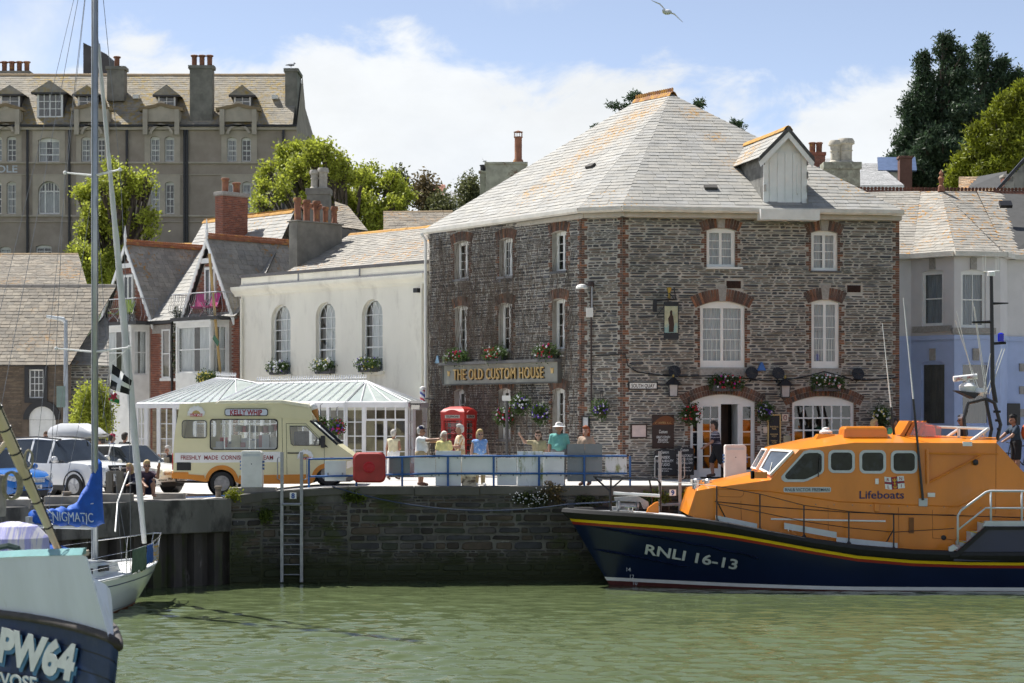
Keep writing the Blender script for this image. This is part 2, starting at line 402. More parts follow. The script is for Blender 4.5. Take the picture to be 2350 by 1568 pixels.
def window(parent,fr,a,b,c,e,rise=0.0,leaf=2,cols=1,rows=4,depth=.16,fw=.065,mun=.022,mat=None,curt=None,bottom=0.0,pmat=None,d=0.0,name='window',sash=False,half=None):
 mat=mat or M_WHITE;g=G();d0,d1=d-depth-.05,d-depth;sp=e-rise
 g.fbox(fr,a,a+fw,c,sp,d0,d1);g.fbox(fr,b-fw,b,c,sp,d0,d1)
 g.fbox(fr,a+fw,b-fw,c,c+fw+bottom,d0,d1-.002);g.fbox(fr,a+fw,b-fw,sp-fw,sp,d0,d1-.002)
 if rise:
  pts=[fr.p(x,y,d1-.004)for x,y in arch_pts(a,b,sp,rise,10)]
  g.prism(pts,-fr.n*.045)
 inner=a+fw,b-fw;lw=(inner[1]-inner[0])/leaf;quads=[]
 y0,y1=c+fw+bottom,sp-fw
 for k in range(leaf):
  l0,l1=inner[0]+k*lw,inner[0]+(k+1)*lw;st=.045 if not sash else .02
  if leaf>1:
   g.fbox(fr,l0,l0+st,y0,y1,d0+.005,d1-.008);g.fbox(fr,l1-st,l1,y0,y1,d0+.005,d1-.008)
   l0+=st;l1-=st
  for i in range(1,cols):
   x=l0+(l1-l0)*i/cols;g.fbox(fr,x-mun/2,x+mun/2,y0,y1,d0+.012,d1-.014)
  for j in range(1,rows):
   y=y0+(y1-y0)*j/rows;t=mun/2*(2.0 if sash and j==rows//2 else 1);g.fbox(fr,l0,l1,y-t,y+t,d0+.012,d1-.012)
  for i in range(cols):
   for j in range(rows):
    quads.append((l0+(l1-l0)*i/cols,l0+(l1-l0)*(i+1)/cols,y0+(y1-y0)*j/rows,y0+(y1-y0)*(j+1)/rows))
 w=g.build(name,mat,parent)
 for q in quads:pane(w,fr,*q,(d0+d1)/2,pmat)
 if curt:
  m=curt if not isinstance(curt,bool)else M_CURT
  if half:
   wd=(inner[1]-inner[0]);curtain(w,fr,inner[0]-.02,inner[0]+wd*half,y0-.05,y1+.05,d0-.12,m);curtain(w,fr,inner[1]-wd*half,inner[1]+.02,y0-.05,y1+.05,d0-.12,m)
  else:curtain(w,fr,inner[0]-.03,inner[1]+.03,y0-.05,y1+.05,d0-.12,m)
 return w
def stone_courses(fr,s0,s1,h0,h1,holes,items,hmin=.042,hmax=.13,lmin=.14,lmax=.62,gap=.021,proud=.042,d=0.0,r=rng):
 h=h0
 while h<h1-.03:
  hh=hmin+(hmax-hmin)*r.random()**1.9*(1.35 if r.random()<.12 else 1)
  if h+hh>h1:hh=h1-h
  segs=[(s0,s1)]
  for(a,b,c,e)in holes:
   if c<h+hh-.01 and e>h+.01:
    ns=[]
    for x,y in segs:
     if b<=x or a>=y:ns.append((x,y));continue
     if a>x:ns.append((x,a))
     if b<y:ns.append((b,y))
    segs=ns
  for x,y in segs:
   p=x+r.random()*.03
   while p<y-.05:
    L=lmin+(lmax-lmin)*r.random()**1.4
    L=min(L*(.6+hh/hmax*.7),y-p)
    if y-(p+L)<.12:L=y-p
    hs=hh*(.75+.25*r.random())
    items.append((L*hs,fr.mat(p+L/2,h+hh/2+(r.random()-.5)*.012,d-.005,max(L-gap*r.uniform(.6,1.4),.04),proud*r.uniform(.5,1.3),max(hs-gap*.8,.025),(r.random()-.5)*.05),r.randrange(len(STONES))))
    p+=L
  h+=hh
def brick_jamb(fr,s,side,h0,h1,items,holes,d=0.0,ch=.078,l0=.09,l1=.19,proud=.028):
 """toothed brick edge at a jamb; side -1: bricks lie left of s"""
 k=0;h=h0
 while h+ch<=h1+.01:
  L=(l0 if k%4<2 else l1)*rng.uniform(.92,1.05)
  c=s+side*L/2
  items.append((L*ch,fr.mat(c,h+ch/2,d-.004,L-.012,proud*rng.uniform(.8,1.15),ch-.013),0))
  holes.append((min(s,s+side*L),max(s,s+side*L),h,h+ch));h+=ch;k+=1
def brick_arch(fr,a,b,sp,rise,hgt,items,holes,keyw=0.0,d=0.0,proud=.03,bw=.082,rows=1):
 w=(b-a)/2;R=(w*w+rise*rise)/(2*rise);cx,cy=(a+b)/2,sp+rise-R;al=math.asin(min(1,w/R))+.09
 n=max(6,int(2*al*R/bw))
 for k in range(n):
  th=-al+2*al*(k+.5)/n
  if keyw and abs(math.sin(th)*R)<keyw/2:continue
  for q in range(rows):
   L=hgt/rows;rr=R+.012+L*(q+.5);wd=2*al*rr/n
   items.append((wd*L,fr.mat(cx+rr*math.sin(th),cy+rr*math.cos(th),d-.004,wd-.014,proud*rng.uniform(.8,1.2),L-.012,-th),0))
 for k in range(24):
  th=-al+2*al*(k+.5)/24;dw=al*R/24+.03;x=cx+R*math.sin(th)
  holes.append((x-dw,x+dw,sp-.1 if abs(th)<al*.9 else cy+R*math.cos(th),cy+(R+hgt)*math.cos(th)+.02))
 return cx,sp+rise
# ---- roofs
def clip_poly(P,a,b,c):
 """keep a*x+b*y+c>=0"""
 out=[]
 for i in range(len(P)):
  p,q=P[i],P[(i+1)%len(P)];dp=a*p[0]+b*p[1]+c;dq=a*q[0]+b*q[1]+c
  if dp>=0:out.append(p)
  if(dp>=0)!=(dq>=0):
   t=dp/(dp-dq);out.append((p[0]+(q[0]-p[0])*t,p[1]+(q[1]-p[1])*t))
 return out
UNIT_SLATE=[G().add([(-.5,0,0),(.5,0,0),(.5,0,1),(-.5,0,1),(-.5,1,0),(.5,1,0),(.5,.35,1),(-.5,.35,1)],[(0,1,2,3),(4,7,6,5),(0,4,5,1),(1,5,6,2),(2,6,7,3),(3,7,4,0)])]
def slate_face(pts,items,rest,gauge=.24,sw=.36,th=.022,jit=.012,under=None,wvar=.25):
 pts=[Vector(p)for p in pts];O=pts[0];ex=(pts[1]-pts[0]).normalized()
 nn=Vector((0,0,0))
 for i in range(len(pts)):nn+=(pts[i]-O).cross(pts[(i+1)%len(pts)]-O)
 nn.normalize()
 if nn.z<0:nn=-nn
 ey=nn.cross(ex)
 if ey.z<0:ey=-ey
 P2=[((p-O).dot(ex),(p-O).dot(ey))for p in pts]
 area=sum(P2[i][0]*P2[(i+1)%len(P2)][1]-P2[(i+1)%len(P2)][0]*P2[i][1]for i in range(len(P2)))
 if area<0:P2=P2[::-1]
 if under is not None:under.poly([p-nn*.03 for p in pts])
 edges=[]
 for i in range(len(P2)):
  (x0,y0),(x1,y1)=P2[i],P2[(i+1)%len(P2)];a,b=-(y1-y0),x1-x0;l=math.hypot(a,b)
  if l>1e-6:edges.append((a/l,b/l,-(a/l*x0+b/l*y0)))
 ymin=min(y for x,y in P2);ymax=max(y for x,y in P2);y=ymin-.02;row=0
 while y<ymax-.02:
  band=clip_poly(clip_poly(P2,0,1,-(y)),0,-1,y+gauge)
  if len(band)>2:
   x0=min(p[0]for p in band);x1=max(p[0]for p in band);x=x0-sw*rng.uniform(.1,.9)
   while x<x1:
    w=sw*rng.uniform(1-wvar,1+wvar);L=gauge*1.12
    R=[(x,y),(x+w,y),(x+w,y+L),(x,y+L)];C=R
    for e in edges:C=clip_poly(C,*e);
    if len(C)>2:
     ar=abs(sum(C[i][0]*C[(i+1)%len(C)][1]-C[(i+1)%len(C)][0]*C[i][1]for i in range(len(C))))/2
     jy=(rng.random()-.5)*jit*2;tt=th*rng.uniform(.75,1.3)
     if ar>w*L*.985 or(ar>w*L*.9 and y+L>ymax-gauge*.2):
      c=O+ex*(x+w/2)+ey*(y+jy)
      ax,az_,ay=ex*(w-.010),nn*tt,ey*L
      M=Matrix(((ax.x,az_.x,ay.x,c.x),(ax.y,az_.y,ay.y,c.y),(ax.z,az_.z,ay.z,c.z),(0,0,0,1)))
      items.append((w*L/(c.y*c.y),M,0))
     elif ar>.0012:
      C3=[O+ex*px+ey*py+nn*(tt*(1-.65*(py-y)/L))for px,py in C];C0=[O+ex*px+ey*py for px,py in C];n=len(C)
      rest.add(C0+C3,[tuple(range(n,2*n))]+[(i,(i+1)%n,n+(i+1)%n,n+i)for i in range(n)])
    x+=w
  y+=gauge;row+=1
 return nn
def slate_roof(parent,faces,mat,gauge=.24,sw=.36,limit=300,under_mat=None,name='slate',th=.022):
 items=[];rest=G();under=G()
 for f in faces:slate_face(f,items,rest,gauge,sw,th=th,under=under)
 u=under.build('roof',under_mat or mk('roof_underlay',(.06,.06,.06),.9),parent)
 pieces_under(name,parent,u,mat,items,rest,limit)
 return u
def pieces_under(name,parent,u,mat,items,rest,limit):
 items=sorted(items,key=lambda t:-t[0]);me=UNIT_SLATE[0].mesh(name,mat)
 for sz,M,ui in items[:limit]:
  o=bpy.data.objects.new(name,me);COL.objects.link(o);o.parent=u;o.matrix_local=M
 for sz,M,ui in items[limit:]:rest.add([M@Vector(p)for p in UNIT_SLATE[0].v],UNIT_SLATE[0].f)
 if rest.v:stuff(rest.build(name+'_field',mat,u))
def ridge_tiles(parent,p0,p1,mat,step=.33,w=.16,crest=0.0,lift=.03,name='ridge_tile'):
 p0,p1=Vector(p0),Vector(p1);d=p1-p0;n=max(1,int(d.length/step));t=d.normalized();sd=t.cross(Vector((0,0,1))).normalized();up=Vector((0,0,1))
 L=d.length/n
 g=G();hw=w
 prof=[(-hw,-hw*.75),(-hw*.5,-.01),(0,.035),(hw*.5,-.01),(hw,-hw*.75)]
 rings=[]
 a,b=Vector((0,0,0)),t*(L*.97)
 for q in(a,b):rings.append([q+sd*x+up*(z+lift)for x,z in prof]+[q+sd*x*.9+up*(z+lift-.02)for x,z in prof[::-1]])
 g.loft(rings)
 if crest:
  k=max(1,round(L/(crest*.95)))
  for i in range(k):
   c=t*(L*(i+.5)/k);r=L/k*.46
   g.prism([c+t*(r*math.cos(x))+up*(lift+.03+crest*.45+crest*.5*math.sin(x))for x in[math.pi*2*j/8 for j in range(8)]],sd*.03)
   g.obox(c-t*r*.5+up*(lift+.01)-sd*.012,t*r,sd*.024,up*crest*.5)
 me=g.mesh(name,mat)
 for i in range(n):
  o=bpy.data.objects.new(name,me);COL.objects.link(o);o.parent=parent
  M=Matrix.Translation(p0+d*(i/n)+Vector((0,0,rng.uniform(-.006,.006))))
  o.matrix_local=INV[parent.name]@M if parent.name in INV else M
def chimney_pot(g,c,h,r,n=12,flare=1.15):
 g.lathe(c,[(r*.95,0),(r*1.0,.05),(r*.86,.1*h),(r*.9,.82*h),(r*flare,.86*h),(r*flare,.96*h),(r*.98,h),(r*.7,h),(r*.65,h*.7)],n)
# ================================================================ SETTING: water, quay, ground, hill
ZQ=2.77
def gz(x,y):
 t=min(1,max(0,(x+9.3)/(4.0)));t=t*t*(3-2*t)
 return 2.45+(ZQ-2.45)*t
EDGE_L=[(-30.0,28.0),(-17.5,45.4),(XU(0,51.4),51.4),(XU(340,55.6),55.6),(XU(527,57.2),57.2)]
EDGE_R=[(XU(527,57.2),57.2),(XU(600,57.7),57.7),(XU(800,57.8),57.8),(XU(1400,58.3),58.3),(XU(2350,60.2),60.2),(28.0,62.0)]
EDGE=EDGE_L+EDGE_R[1:]
M_GROUND=mk('quay_tarmac',(.49,.475,.45),.9,.10,.5,bump=.25,bscale=60,col2=(.36,.345,.32),c2=(.55,.75),c2scale=.6)
M_CONC=mk('quay_concrete',(.11,.105,.092),.9,.16,1.3,bump=.4,bscale=18,col2=(.10,.095,.085),c2=(.5,.66),c2scale=1.4,stretch=(1,1,.6))
def water_mat():
 m=bpy.data.materials.new('harbour_water');m.use_nodes=True;t=m.node_tree;L=t.links.new
 bs=t.nodes['Principled BSDF'];bs.inputs['Roughness'].default_value=0.04;bs.inputs['IOR'].default_value=1.33;bs.inputs['Specular IOR Level'].default_value=.5
 ge=t.nodes.new('ShaderNodeNewGeometry')
 n0=t.nodes.new('ShaderNodeTexNoise');n0.inputs['Scale'].default_value=.12;L(ge.outputs['Position'],n0.inputs['Vector'])
 mxx=t.nodes.new('ShaderNodeMix');mxx.data_type='RGBA';L(n0.outputs[0],mxx.inputs['Factor'])
 mxx.inputs['A'].default_value=(.076,.100,.042,1);mxx.inputs['B'].default_value=(.098,.124,.058,1);L(mxx.outputs['Result'],bs.inputs['Base Color'])
 mp=t.nodes.new('ShaderNodeMapping');mp.inputs['Scale'].default_value=(.42,1.0,1);L(ge.outputs['Position'],mp.inputs[0])
 n1=t.nodes.new('ShaderNodeTexNoise');n1.inputs['Scale'].default_value=9;n1.inputs['Detail'].default_value=4;L(mp.outputs[0],n1.inputs['Vector'])
 bp=t.nodes.new('ShaderNodeBump');bp.inputs['Strength'].default_value=.14;bp.inputs['Distance'].default_value=.05
 L(n1.outputs[0],bp.inputs['Height']);L(bp.outputs[0],bs.inputs['Normal'])
 return m
M_WATER=water_mat()
def build_water():
 x0,x1,y0,y1=-17.0,17.0,27.0,61.0;nx,ny=430,520
 xs=np.linspace(x0,x1,nx);ys=np.linspace(y0,y1,ny);A,B=np.meshgrid(xs,ys)
 z=np.zeros_like(A);r=np.random.default_rng(3)
 for k in range(46):
  wl=0.26*(1.3/0.26)**r.random();th=r.normal(math.pi/2,.38);kx,ky=math.cos(th)*6.283/wl,math.sin(th)*6.283/wl
  amp=.0044*wl**.85
  warp=.6*np.sin(A*.35+r.random()*6)+.5*np.sin(B*.27+A*.2+r.random()*6)
  z+=amp*np.sin(kx*A+ky*B+warp+r.random()*6.283)
 patch=.55+.45*np.sin(A*.23+1.1+np.sin(B*.21)*1.3)*np.sin(B*.33+.4+np.sin(A*.17)*1.2)
 near=np.clip((57.5-B)/9.0,0,1)
 z*=(.16+.84*near+.9*np.clip((48-B)/12,0,1))*(.45+.65*patch)
 edge=np.minimum(np.minimum(A-x0,x1-A),np.minimum(B-y0,y1-B));z*=np.clip(edge/1.0,0,1)
 vs=np.stack([A.ravel(),B.ravel(),z.ravel()],1)
 i=(np.arange(ny-1)[:,None]*nx+np.arange(nx-1)[None,:]).ravel();fs=np.stack([i,i+1,i+nx+1,i+nx],1)
 me=np_mesh('water',vs,fs,M_WATER);me.shade_smooth()
 o=bpy.data.objects.new('water',me);COL.objects.link(o);struct(o)
 g=G()
 for(a,b,c,d)in((-400,400,-300,y0),(-400,x0,y0,y1),(x1,400,y0,y1)):g.poly([(a,c,0),(b,c,0),(b,d,0),(a,d,0)])
 struct(g.build('water_beyond',M_WATER))
build_water()
# ground of the quay: one sheet from the edge back to the foot of the hill
def build_ground():
 g=G();cols=[]
 xs=[-400,-120,-60]+[p[0]for p in EDGE]
 ex=[]
 for i in range(len(EDGE)-1):
  (xa,ya),(xb,yb)=EDGE[i],EDGE[i+1];n=max(1,int(abs(xb-xa)/.7))
  for k in range(n):ex.append((xa+(xb-xa)*k/n,ya+(yb-ya)*k/n))
 ex.append(EDGE[-1]);ex=[(-400,28.0),(-120,28.0),(-60,28.0)]+ex+[(60,66),(120,70),(400,70)]
 dep=[0,.35,2,6,14,30,60,140,700]
 rows=[[(x,y+d,gz(x,y))for d in dep]for x,y in ex]
 g.loft(rows,cap=False,closed=False)
 g.f=[f[::-1]for f in g.f]
 return struct(g.build('quay_ground',M_GROUND))
build_ground()
def build_hill():
 g=G();nx,ny=60,26
 rows=[]
 for j in range(ny):
  y=96+j*14
  row=[]
  for i in range(nx):
   x=-260+i*9;t=min(1,max(0,(y-98)/42));t=t*t*(3-2*t)
   z=2.3+t*(12.5+5*math.sin(x*.02+1)+2*math.sin(x*.06))+max(0,y-150)*.01
   row.append((x,y,z))
  rows.append(row)
 g.loft(rows,cap=False,closed=False);g.f=[f[::-1]for f in g.f]
 struct(g.build('hill',mk('hill_grass',(.06,.085,.03),.95,.3,.2),smooth=True))
build_hill()
# ---- quay wall of rubble stone, right-hand stretch
M_QMORT=mk('quay_mortar',(.125,.12,.108),.95,.3,2.0,bump=.5,bscale=12,col2=(.055,.065,.022),c2=(.52,.66),c2scale=.7,col3=(.30,.30,.29),c3=(.62,.72),c3scale=2.2,tide=(.75,(.04,.046,.018)))
M_QSTONE=mk('quay_stone',(.08,.07,.058),.85,.25,2.5,bump=.5,bscale=14,rnd_cols=[(.040,.034,.030),(.056,.045,.034),(.05,.048,.05),(.075,.058,.042),(.044,.044,.047),(.066,.06,.056),(.036,.04,.028)],rnd=.25,col2=(.045,.055,.018),c2=(.54,.68),c2scale=.7,col3=(.27,.27,.26),c3=(.67,.74),c3scale=6,tide=(.75,(.028,.034,.012)))
def quay_wall():
 root=thing('quay_wall','tall dark rubble stone quay wall rising out of the green water','wall',(EDGE_R[0][0],EDGE_R[0][1],0))
 items=[];g=G();cop=G();weed=G()
 copi=[]
 for i in range(len(EDGE_R)-1):
  fr=Fr(EDGE_R[i],EDGE_R[i+1]);za=gz(*EDGE_R[i]);zb=gz(*EDGE_R[i+1])
  x1=fr.len
  g.poly([fr.p(0,-1.2),fr.p(x1,-1.2),fr.p(x1,zb-.02),fr.p(0,za-.02)])
  lo=min(za,zb)-.26
  if i<4:stone_courses(fr,.01,x1-.01,-.12,lo,[],items,.06,.24,.15,.8,.02,.055)
  n=max(1,int(x1/1.9))
  for k in range(n):
   a,b=x1*k/n,x1*(k+1)/n-.012;ha=za+(zb-za)*a/x1;hb=za+(zb-za)*b/x1;t=.24+rng.uniform(-.06,.06)
   c=G();P=[fr.p(a,ha-t,.06),fr.p(b,hb-t,.06),fr.p(b,hb+.02,.06),fr.p(a,ha+.02,.06)]
   c.prism(P,-fr.n*.62);copi.append(c)
 g.build('wall_core',M_QMORT,root)
 for c in copi:c.build('coping_stone',M_CONC,root,bevel=.02)
 pieces('stone',root,M_QSTONE,BLOCKS,items,300,'stone_field')
quay_wall()
# ---- concrete quay on the left with sheet piling
def concrete_quay():
 root=thing('concrete_quay','grey concrete quay beam on rusty sheet piles at left','quay',(EDGE_L[3][0],EDGE_L[3][1],0))
 M_BEAM=mk('beam_concrete',(.14,.135,.125),.9,.18,1.0,bump=.4,bscale=16,col2=(.045,.043,.04),c2=(.44,.60),c2scale=1.1,stretch=(1,1,.5))
 M_PILE=mk('sheet_pile',(.055,.047,.042),.8,.35,1.5,bump=.4,bscale=10,col2=(.05,.06,.02),c2=(.5,.64),c2scale=1.0,col3=(.16,.145,.135),c3=(.60,.70),c3scale=1.3,stretch=(1.5,1.5,.4))
 for i in range(len(EDGE_L)-1):
  fr=Fr(EDGE_L[i],EDGE_L[i+1]);x1=fr.len;z=2.45
  G().fbox(fr,0,x1,1.52,z+.02,-.7,.12).build('beam',M_BEAM,root,bevel=.03)
  G().poly([fr.p(-.6,-1.5,-.34),fr.p(x1+.5,-1.5,-.34),fr.p(x1+.5,1.6,-.34),fr.p(-.6,1.6,-.34)]).build('pile_backing',M_PILE,root)
# sheet piles: trapezoid corrugation, each pan a part
  if i>=2:
   n=int(x1/.62);w=x1/n
   for k in range(n):
    a=k*w;pr=[(0,-.32),(w*.16,-.32),(w*.30,-.08),(w*.70,-.08),(w*.84,-.32),(w,-.32)]
    g=G();g.loft([[fr.p(a+s,h,d)for s,d in pr]for h in(-1.5,1.525)],cap=False,closed=False)
    g.build('sheet_pile',M_PILE,root)
  else:G().poly([fr.p(0,-1.5,-.2),fr.p(x1,-1.5,-.2),fr.p(x1,1.53,-.2),fr.p(0,1.53,-.2)]).build('sheet_pile',M_PILE,root)
concrete_quay()
# ================================================================ THE STONE CUSTOM HOUSE
CA,CB,CC,CD=(XU(985,72.3),72.3),(XU(1335,65.5),65.5),(XU(1428,65.0),65.0),(XU(2064,66.2),66.2)
FL,FC,FF=Fr(CA,CB),Fr(CB,CC),Fr(CC,CD)
ZE=11.62
M_MORT=mk('lime_mortar',(.47,.445,.40),.95,.14,2.0,bump=.3,bscale=40,col2=(.28,.255,.22),c2=(.5,.7),c2scale=1.2)
SC_COLS=[(.085,.083,.088),(.12,.108,.10),(.07,.072,.08),(.15,.12,.095),(.10,.098,.098),(.13,.13,.138),(.08,.076,.075),(.165,.142,.12),(.06,.06,.064)]
M_STONE=mk('slate_stone',(.15,.14,.13),.8,.22,5,bump=.4,bscale=22,rnd_cols=SC_COLS,rnd=.22,col2=(.24,.22,.19),c2=(.68,.82),c2scale=3)
M_BRICK=mk('old_brick',(.2,.1,.07),.85,.2,8,bump=.35,bscale=40,rnd_cols=[(.13,.07,.05),(.10,.065,.052),(.20,.095,.058),(.15,.08,.056),(.09,.064,.055),(.17,.088,.062),(.25,.115,.065)],rnd=.15,col2=(.12,.10,.09),c2=(.5,.7),c2scale=3)
M_SLATE=mk('pale_slate',(.40,.39,.35),.75,.12,1.6,bump=.25,bscale=30,rnd_cols=[(.30,.293,.272),(.315,.305,.28),(.285,.28,.262),(.325,.312,.283),(.30,.29,.265),(.305,.293,.265),(.29,.285,.27)],rnd=.07,col2=(.40,.21,.03),c2=(.58,.62),c2scale=7,m2=(.30,.56,.66),spots=[(*V(1452,244,72.4),1.5),(*V(1400,288,71.8),1.5),(*V(1345,335,71.2),1.3),(*V(1285,395,70.6),1.0),(*V(1225,445,70.2),.8),(*V(1590,285,71.8),1.0),(*V(1705,345,67.5),1.1),(*V(1640,330,70),.7)],col3=(.23,.22,.195),c3=(.60,.70),c3scale=9)
M_GUTTER=mk('cream_gutter',(.66,.63,.57),.6,.1,3)
M_KEY=mk('granite',(.33,.31,.285),.9,.15,12,bump=.3)
def custom_house():
 root=thing('custom_house','large three storey stone inn with pale slate hipped roof on the quay corner','building',(CC[0],CC[1],ZQ))
 H0,H1=ZQ-.1,ZE-.12
 bricks=[];stones=[]
 wall=G();inner=G()
# ---------- front
 ops=[];holes=[]
 FW=[('top',1621.6,1686.6,524.3,613.9,.08,2,1,4),('top',1861.5,1921.6,530,621.6,.08,2,1,4),('mid',1606.6,1708.5,692,843.4,.16,2,1,5),('mid',1862,1925,688.5,844.8,.09,2,1,5)]
 wins=[]
 for kind,u0,u1,v0,v1,rise,leaf,cols,rows in FW:
  a,b,c,e=FF.rect(u0,u1,v0,v1);ops.append((a,b,c,e,rise));wins.append((kind,a,b,c,e,rise,leaf,cols,rows))
 da,db,_,dtop=FF.rect(1584,1732,906,1085);dop=(da,db,ZQ+.02,dtop,.26);ops.append(dop)
 ga,gb,gc,gt=FF.rect(1818,1959,910,1022);ops.append((ga,gb,gc,gt,.22))
 wall_cells(wall,FF,0,FF.len,H0,H1,ops,.24)
 for k,(a,b,c,e,r)in enumerate(ops):
  holes.append((a-.005,b+.005,c-.01,e+.005))
  big=k>=4
  hgt=.40 if k in(2,3)else(.34 if k<2 else .36)
  cx,crown=brick_arch(FF,a,b,e-r,r,hgt,bricks,holes,keyw=0 if big else .24,rows=1 if not big else 2)
  if not big:
   kg=G().prism([FF.p(cx-.10,crown+.0,-.01),FF.p(cx+.10,crown,-.01),FF.p(cx+.15,crown+hgt+.10,-.01),FF.p(cx-.15,crown+hgt+.10,-.01)],FF.n*.05)
   kg.build('keystone',M_KEY,root);holes.append((cx-.16,cx+.16,crown,crown+hgt+.12))
  brick_jamb(FF,a,-1,c,e-r,bricks,holes);brick_jamb(FF,b,1,c,e-r,bricks,holes)
# corner quoin strips
 brick_jamb(FF,.0,1,H0+.3,H1-.05,bricks,holes,l0=.11,l1=.22);brick_jamb(FF,FF.len,-1,H0,H1-.05,bricks,holes,l0=.14,l1=.24)
 for(u0,u1,v0,v1)in((1606,1709,846,866),(1861,1929,846,866)):
  a,b,c,e=FF.rect(u0,u1,v0,v1);G().fbox(FF,a,b,c,e,-.01,.06).build('window_sill',M_KEY,root);holes.append((a,b,c,e))
 a,b,c,e=FF.rect(1624,1703,613,618);G().fbox(FF,a-.05,b,c,e,-.02,.09).build('window_sill',M_WHITE2,root);holes.append((a-.05,b,c,e))
 a,b,c,e=FF.rect(1861,1930,621.8,626);G().fbox(FF,a-.02,b,c,e,-.02,.07).build('window_sill',mk('dark_slate_sill',(.10,.10,.105),.7),root);holes.append((a,b,c,e))
 for(u0,u1,v0,v1)in((1667,1700,645,662),(1944,1975,655,671)):
  a,b,c,e=FF.rect(u0,u1,v0,v1);vg=G();holes.append((a-.03,b+.03,c-.03,e+.03))
  vg.fbox(FF,a,b,c,e,-.02,.012)
  for q in range(7):vg.fbox(FF,a+.02,b-.02,c+.02+(e-c-.04)*q/7,c+.02+(e-c-.04)*(q+.45)/7,.012,.03)
  vg.build('air_vent',mk('rusty_vent',(.05,.026,.02),.9,.3,6),root)
 stone_courses(FF,.02,FF.len-.02,H0+.05,H1,holes,stones)
 for kind,a,b,c,e,rise,leaf,cols,rows in wins:
  w=window(root,FF,a,b,c,e,rise,leaf,cols,rows,depth=.07,curt=True,bottom=.16 if kind=='mid' else .04,half=.42 if(kind=='top' and a>6)else None)
  if kind=='mid':
   gb_=G()
   for q in range(9):
    x=a+.12+(b-a-.24)*q/8;gb_.fbox(FF,x-.008,x+.008,c+.22,c+.95,-.16,-.145)
   gb_.build('window_bars',M_WHITE2,w)
# front door with side lights
 door_set(root,da,db,ZQ+.02,dtop,.26)
# big ground floor window: 6 x 3 panes
 window(root,FF,ga,gb,gc,gt,.22,1,6,3,depth=.06,fw=.09,mun=.05,pmat=glass('dark_pub_glass',(.55,.55,.55),.05))
 inner.poly([FF.p(.1,H0,-1.6),FF.p(FF.len-.1,H0,-1.6),FF.p(FF.len-.1,H1,-1.6),FF.p(.1,H1,-1.6)])
# ---------- chamfer
 ch=[];wall_cells(wall,FC,0,FC.len,H0,H1,[],.2)
 brick_jamb(FC,.0,1,H0+.3,H1-.05,bricks,ch,l0=.10,l1=.2);brick_jamb(FC,FC.len,-1,H0+.3,H1-.05,bricks,ch,l0=.08,l1=.16)
 stone_courses(FC,.01,FC.len-.01,H0+.05,H1,ch,stones,lmax=.5)
# ---------- left, with creeper
 ops=[];holes=[]
 LW=[(1043,1077,554,640,.06),(1146,1177.5,547,633.6,.06),(1267,1300,530.6,622,.06),(1044,1073,702.7,806.5,.06),(1144,1175,696,805,.06),(1267,1298,686,801,.06),(1043,1069.5,894,1005,.08),(1144,1173,892,1008,.08),(1268,1298,892,1006,.08)]
 for(u0,u1,v0,v1,r)in LW:
  a,b,c,e=FL.rect(u0,u1,v0,v1);ops.append((a,b,c,e,r))
 wall_cells(wall,FL,0,FL.len,H0,H1,ops,.30)
 for(a,b,c,e,r)in ops:
  holes.append((a-.005,b+.005,c-.01,e+.005));brick_arch(FL,a,b,e-r,r,.34,bricks,holes)
  brick_jamb(FL,a,-1,c,e-r,bricks,holes);brick_jamb(FL,b,1,c,e-r,bricks,holes)
 for k,(a,b,c,e,r)in enumerate(ops):
  window(root,FL,a,b,c,e,r,2,1 if k!=1 else 2,4,depth=.20,curt=(k in(1,3)),fw=.07)
  G().fbox(FL,a-.05,b+.05,c-.09,c-.01,-.15,.07).build('window_sill',mk('dark_slate_sill',(.10,.10,.105),.7),root)
  holes.append((a-.05,b+.05,c-.09,c))
 brick_jamb(FL,FL.len,-1,H0,H1-.05,bricks,holes,l0=.12,l1=.2)
 stone_courses(FL,.02,FL.len-.02,H0+.05,H1,holes,stones,lmax=.5)
 inner.poly([FL.p(.1,H0,-1.6),FL.p(FL.len-.6,H0,-1.6),FL.p(FL.len-.6,H1,-1.6),FL.p(.1,H1,-1.6)])
# back walls
 E,F_=(XU(2064,66.2)-.9,80.0),(1.5,81.5)
 for p,q in((CD,E),(E,F_),(F_,CA)):wall.poly([(p[0],p[1],H0),(q[0],q[1],H0),(q[0],q[1],H1),(p[0],p[1],H1)])
 wall.build('wall',M_MORT,root);inner.build('interior',M_DARK,root)
 pieces('brick',root,M_BRICK,UNIT_BRICK,bricks,300,'brickwork')
 pieces('stone',root,M_STONE,STONES,stones,300,'stonework')
# ---------- roof
 A_,B_,C_,D_=(Vector((XU(u,Y),Y,ZE))for u,Y in((971,72.75),(1330,65.05),(1428,64.5),(2073,65.75)))
 R1=V(1540,216,73.0);dr=(A_-B_).normalized();R2=R1+dr*2.0
 E_=Vector((E[0]+.4,80.4,ZE));F2=Vector((1.2,82.0,ZE))
# dormer opening splits the front face: slates behind the dormer are simply under it
 rf=slate_roof(root,[[A_,B_,R1,R2],[B_,C_,R1],[C_,D_,R1]],M_SLATE,.255,.40,300)
 bk=G();bk.poly([D_,E_,R1]);bk.poly([E_,F2,R2,R1]);bk.poly([F2,A_,R2]);bk.build('roof_back',mk('slate_plain',(.34,.33,.30),.8,.15,3),root)
 M_RIDGE=mk('lichen_ridge',(.26,.12,.05),.85,.3,5,bump=.4,col2=(.46,.24,.04),c2=(.45,.6),c2scale=4)
 ridge_tiles(root,R2-dr*-.05,R1-dr*.15,M_RIDGE,.34,.20,crest=.15,lift=.06)
# eaves board and gutter
 gt_=G();sf=G()
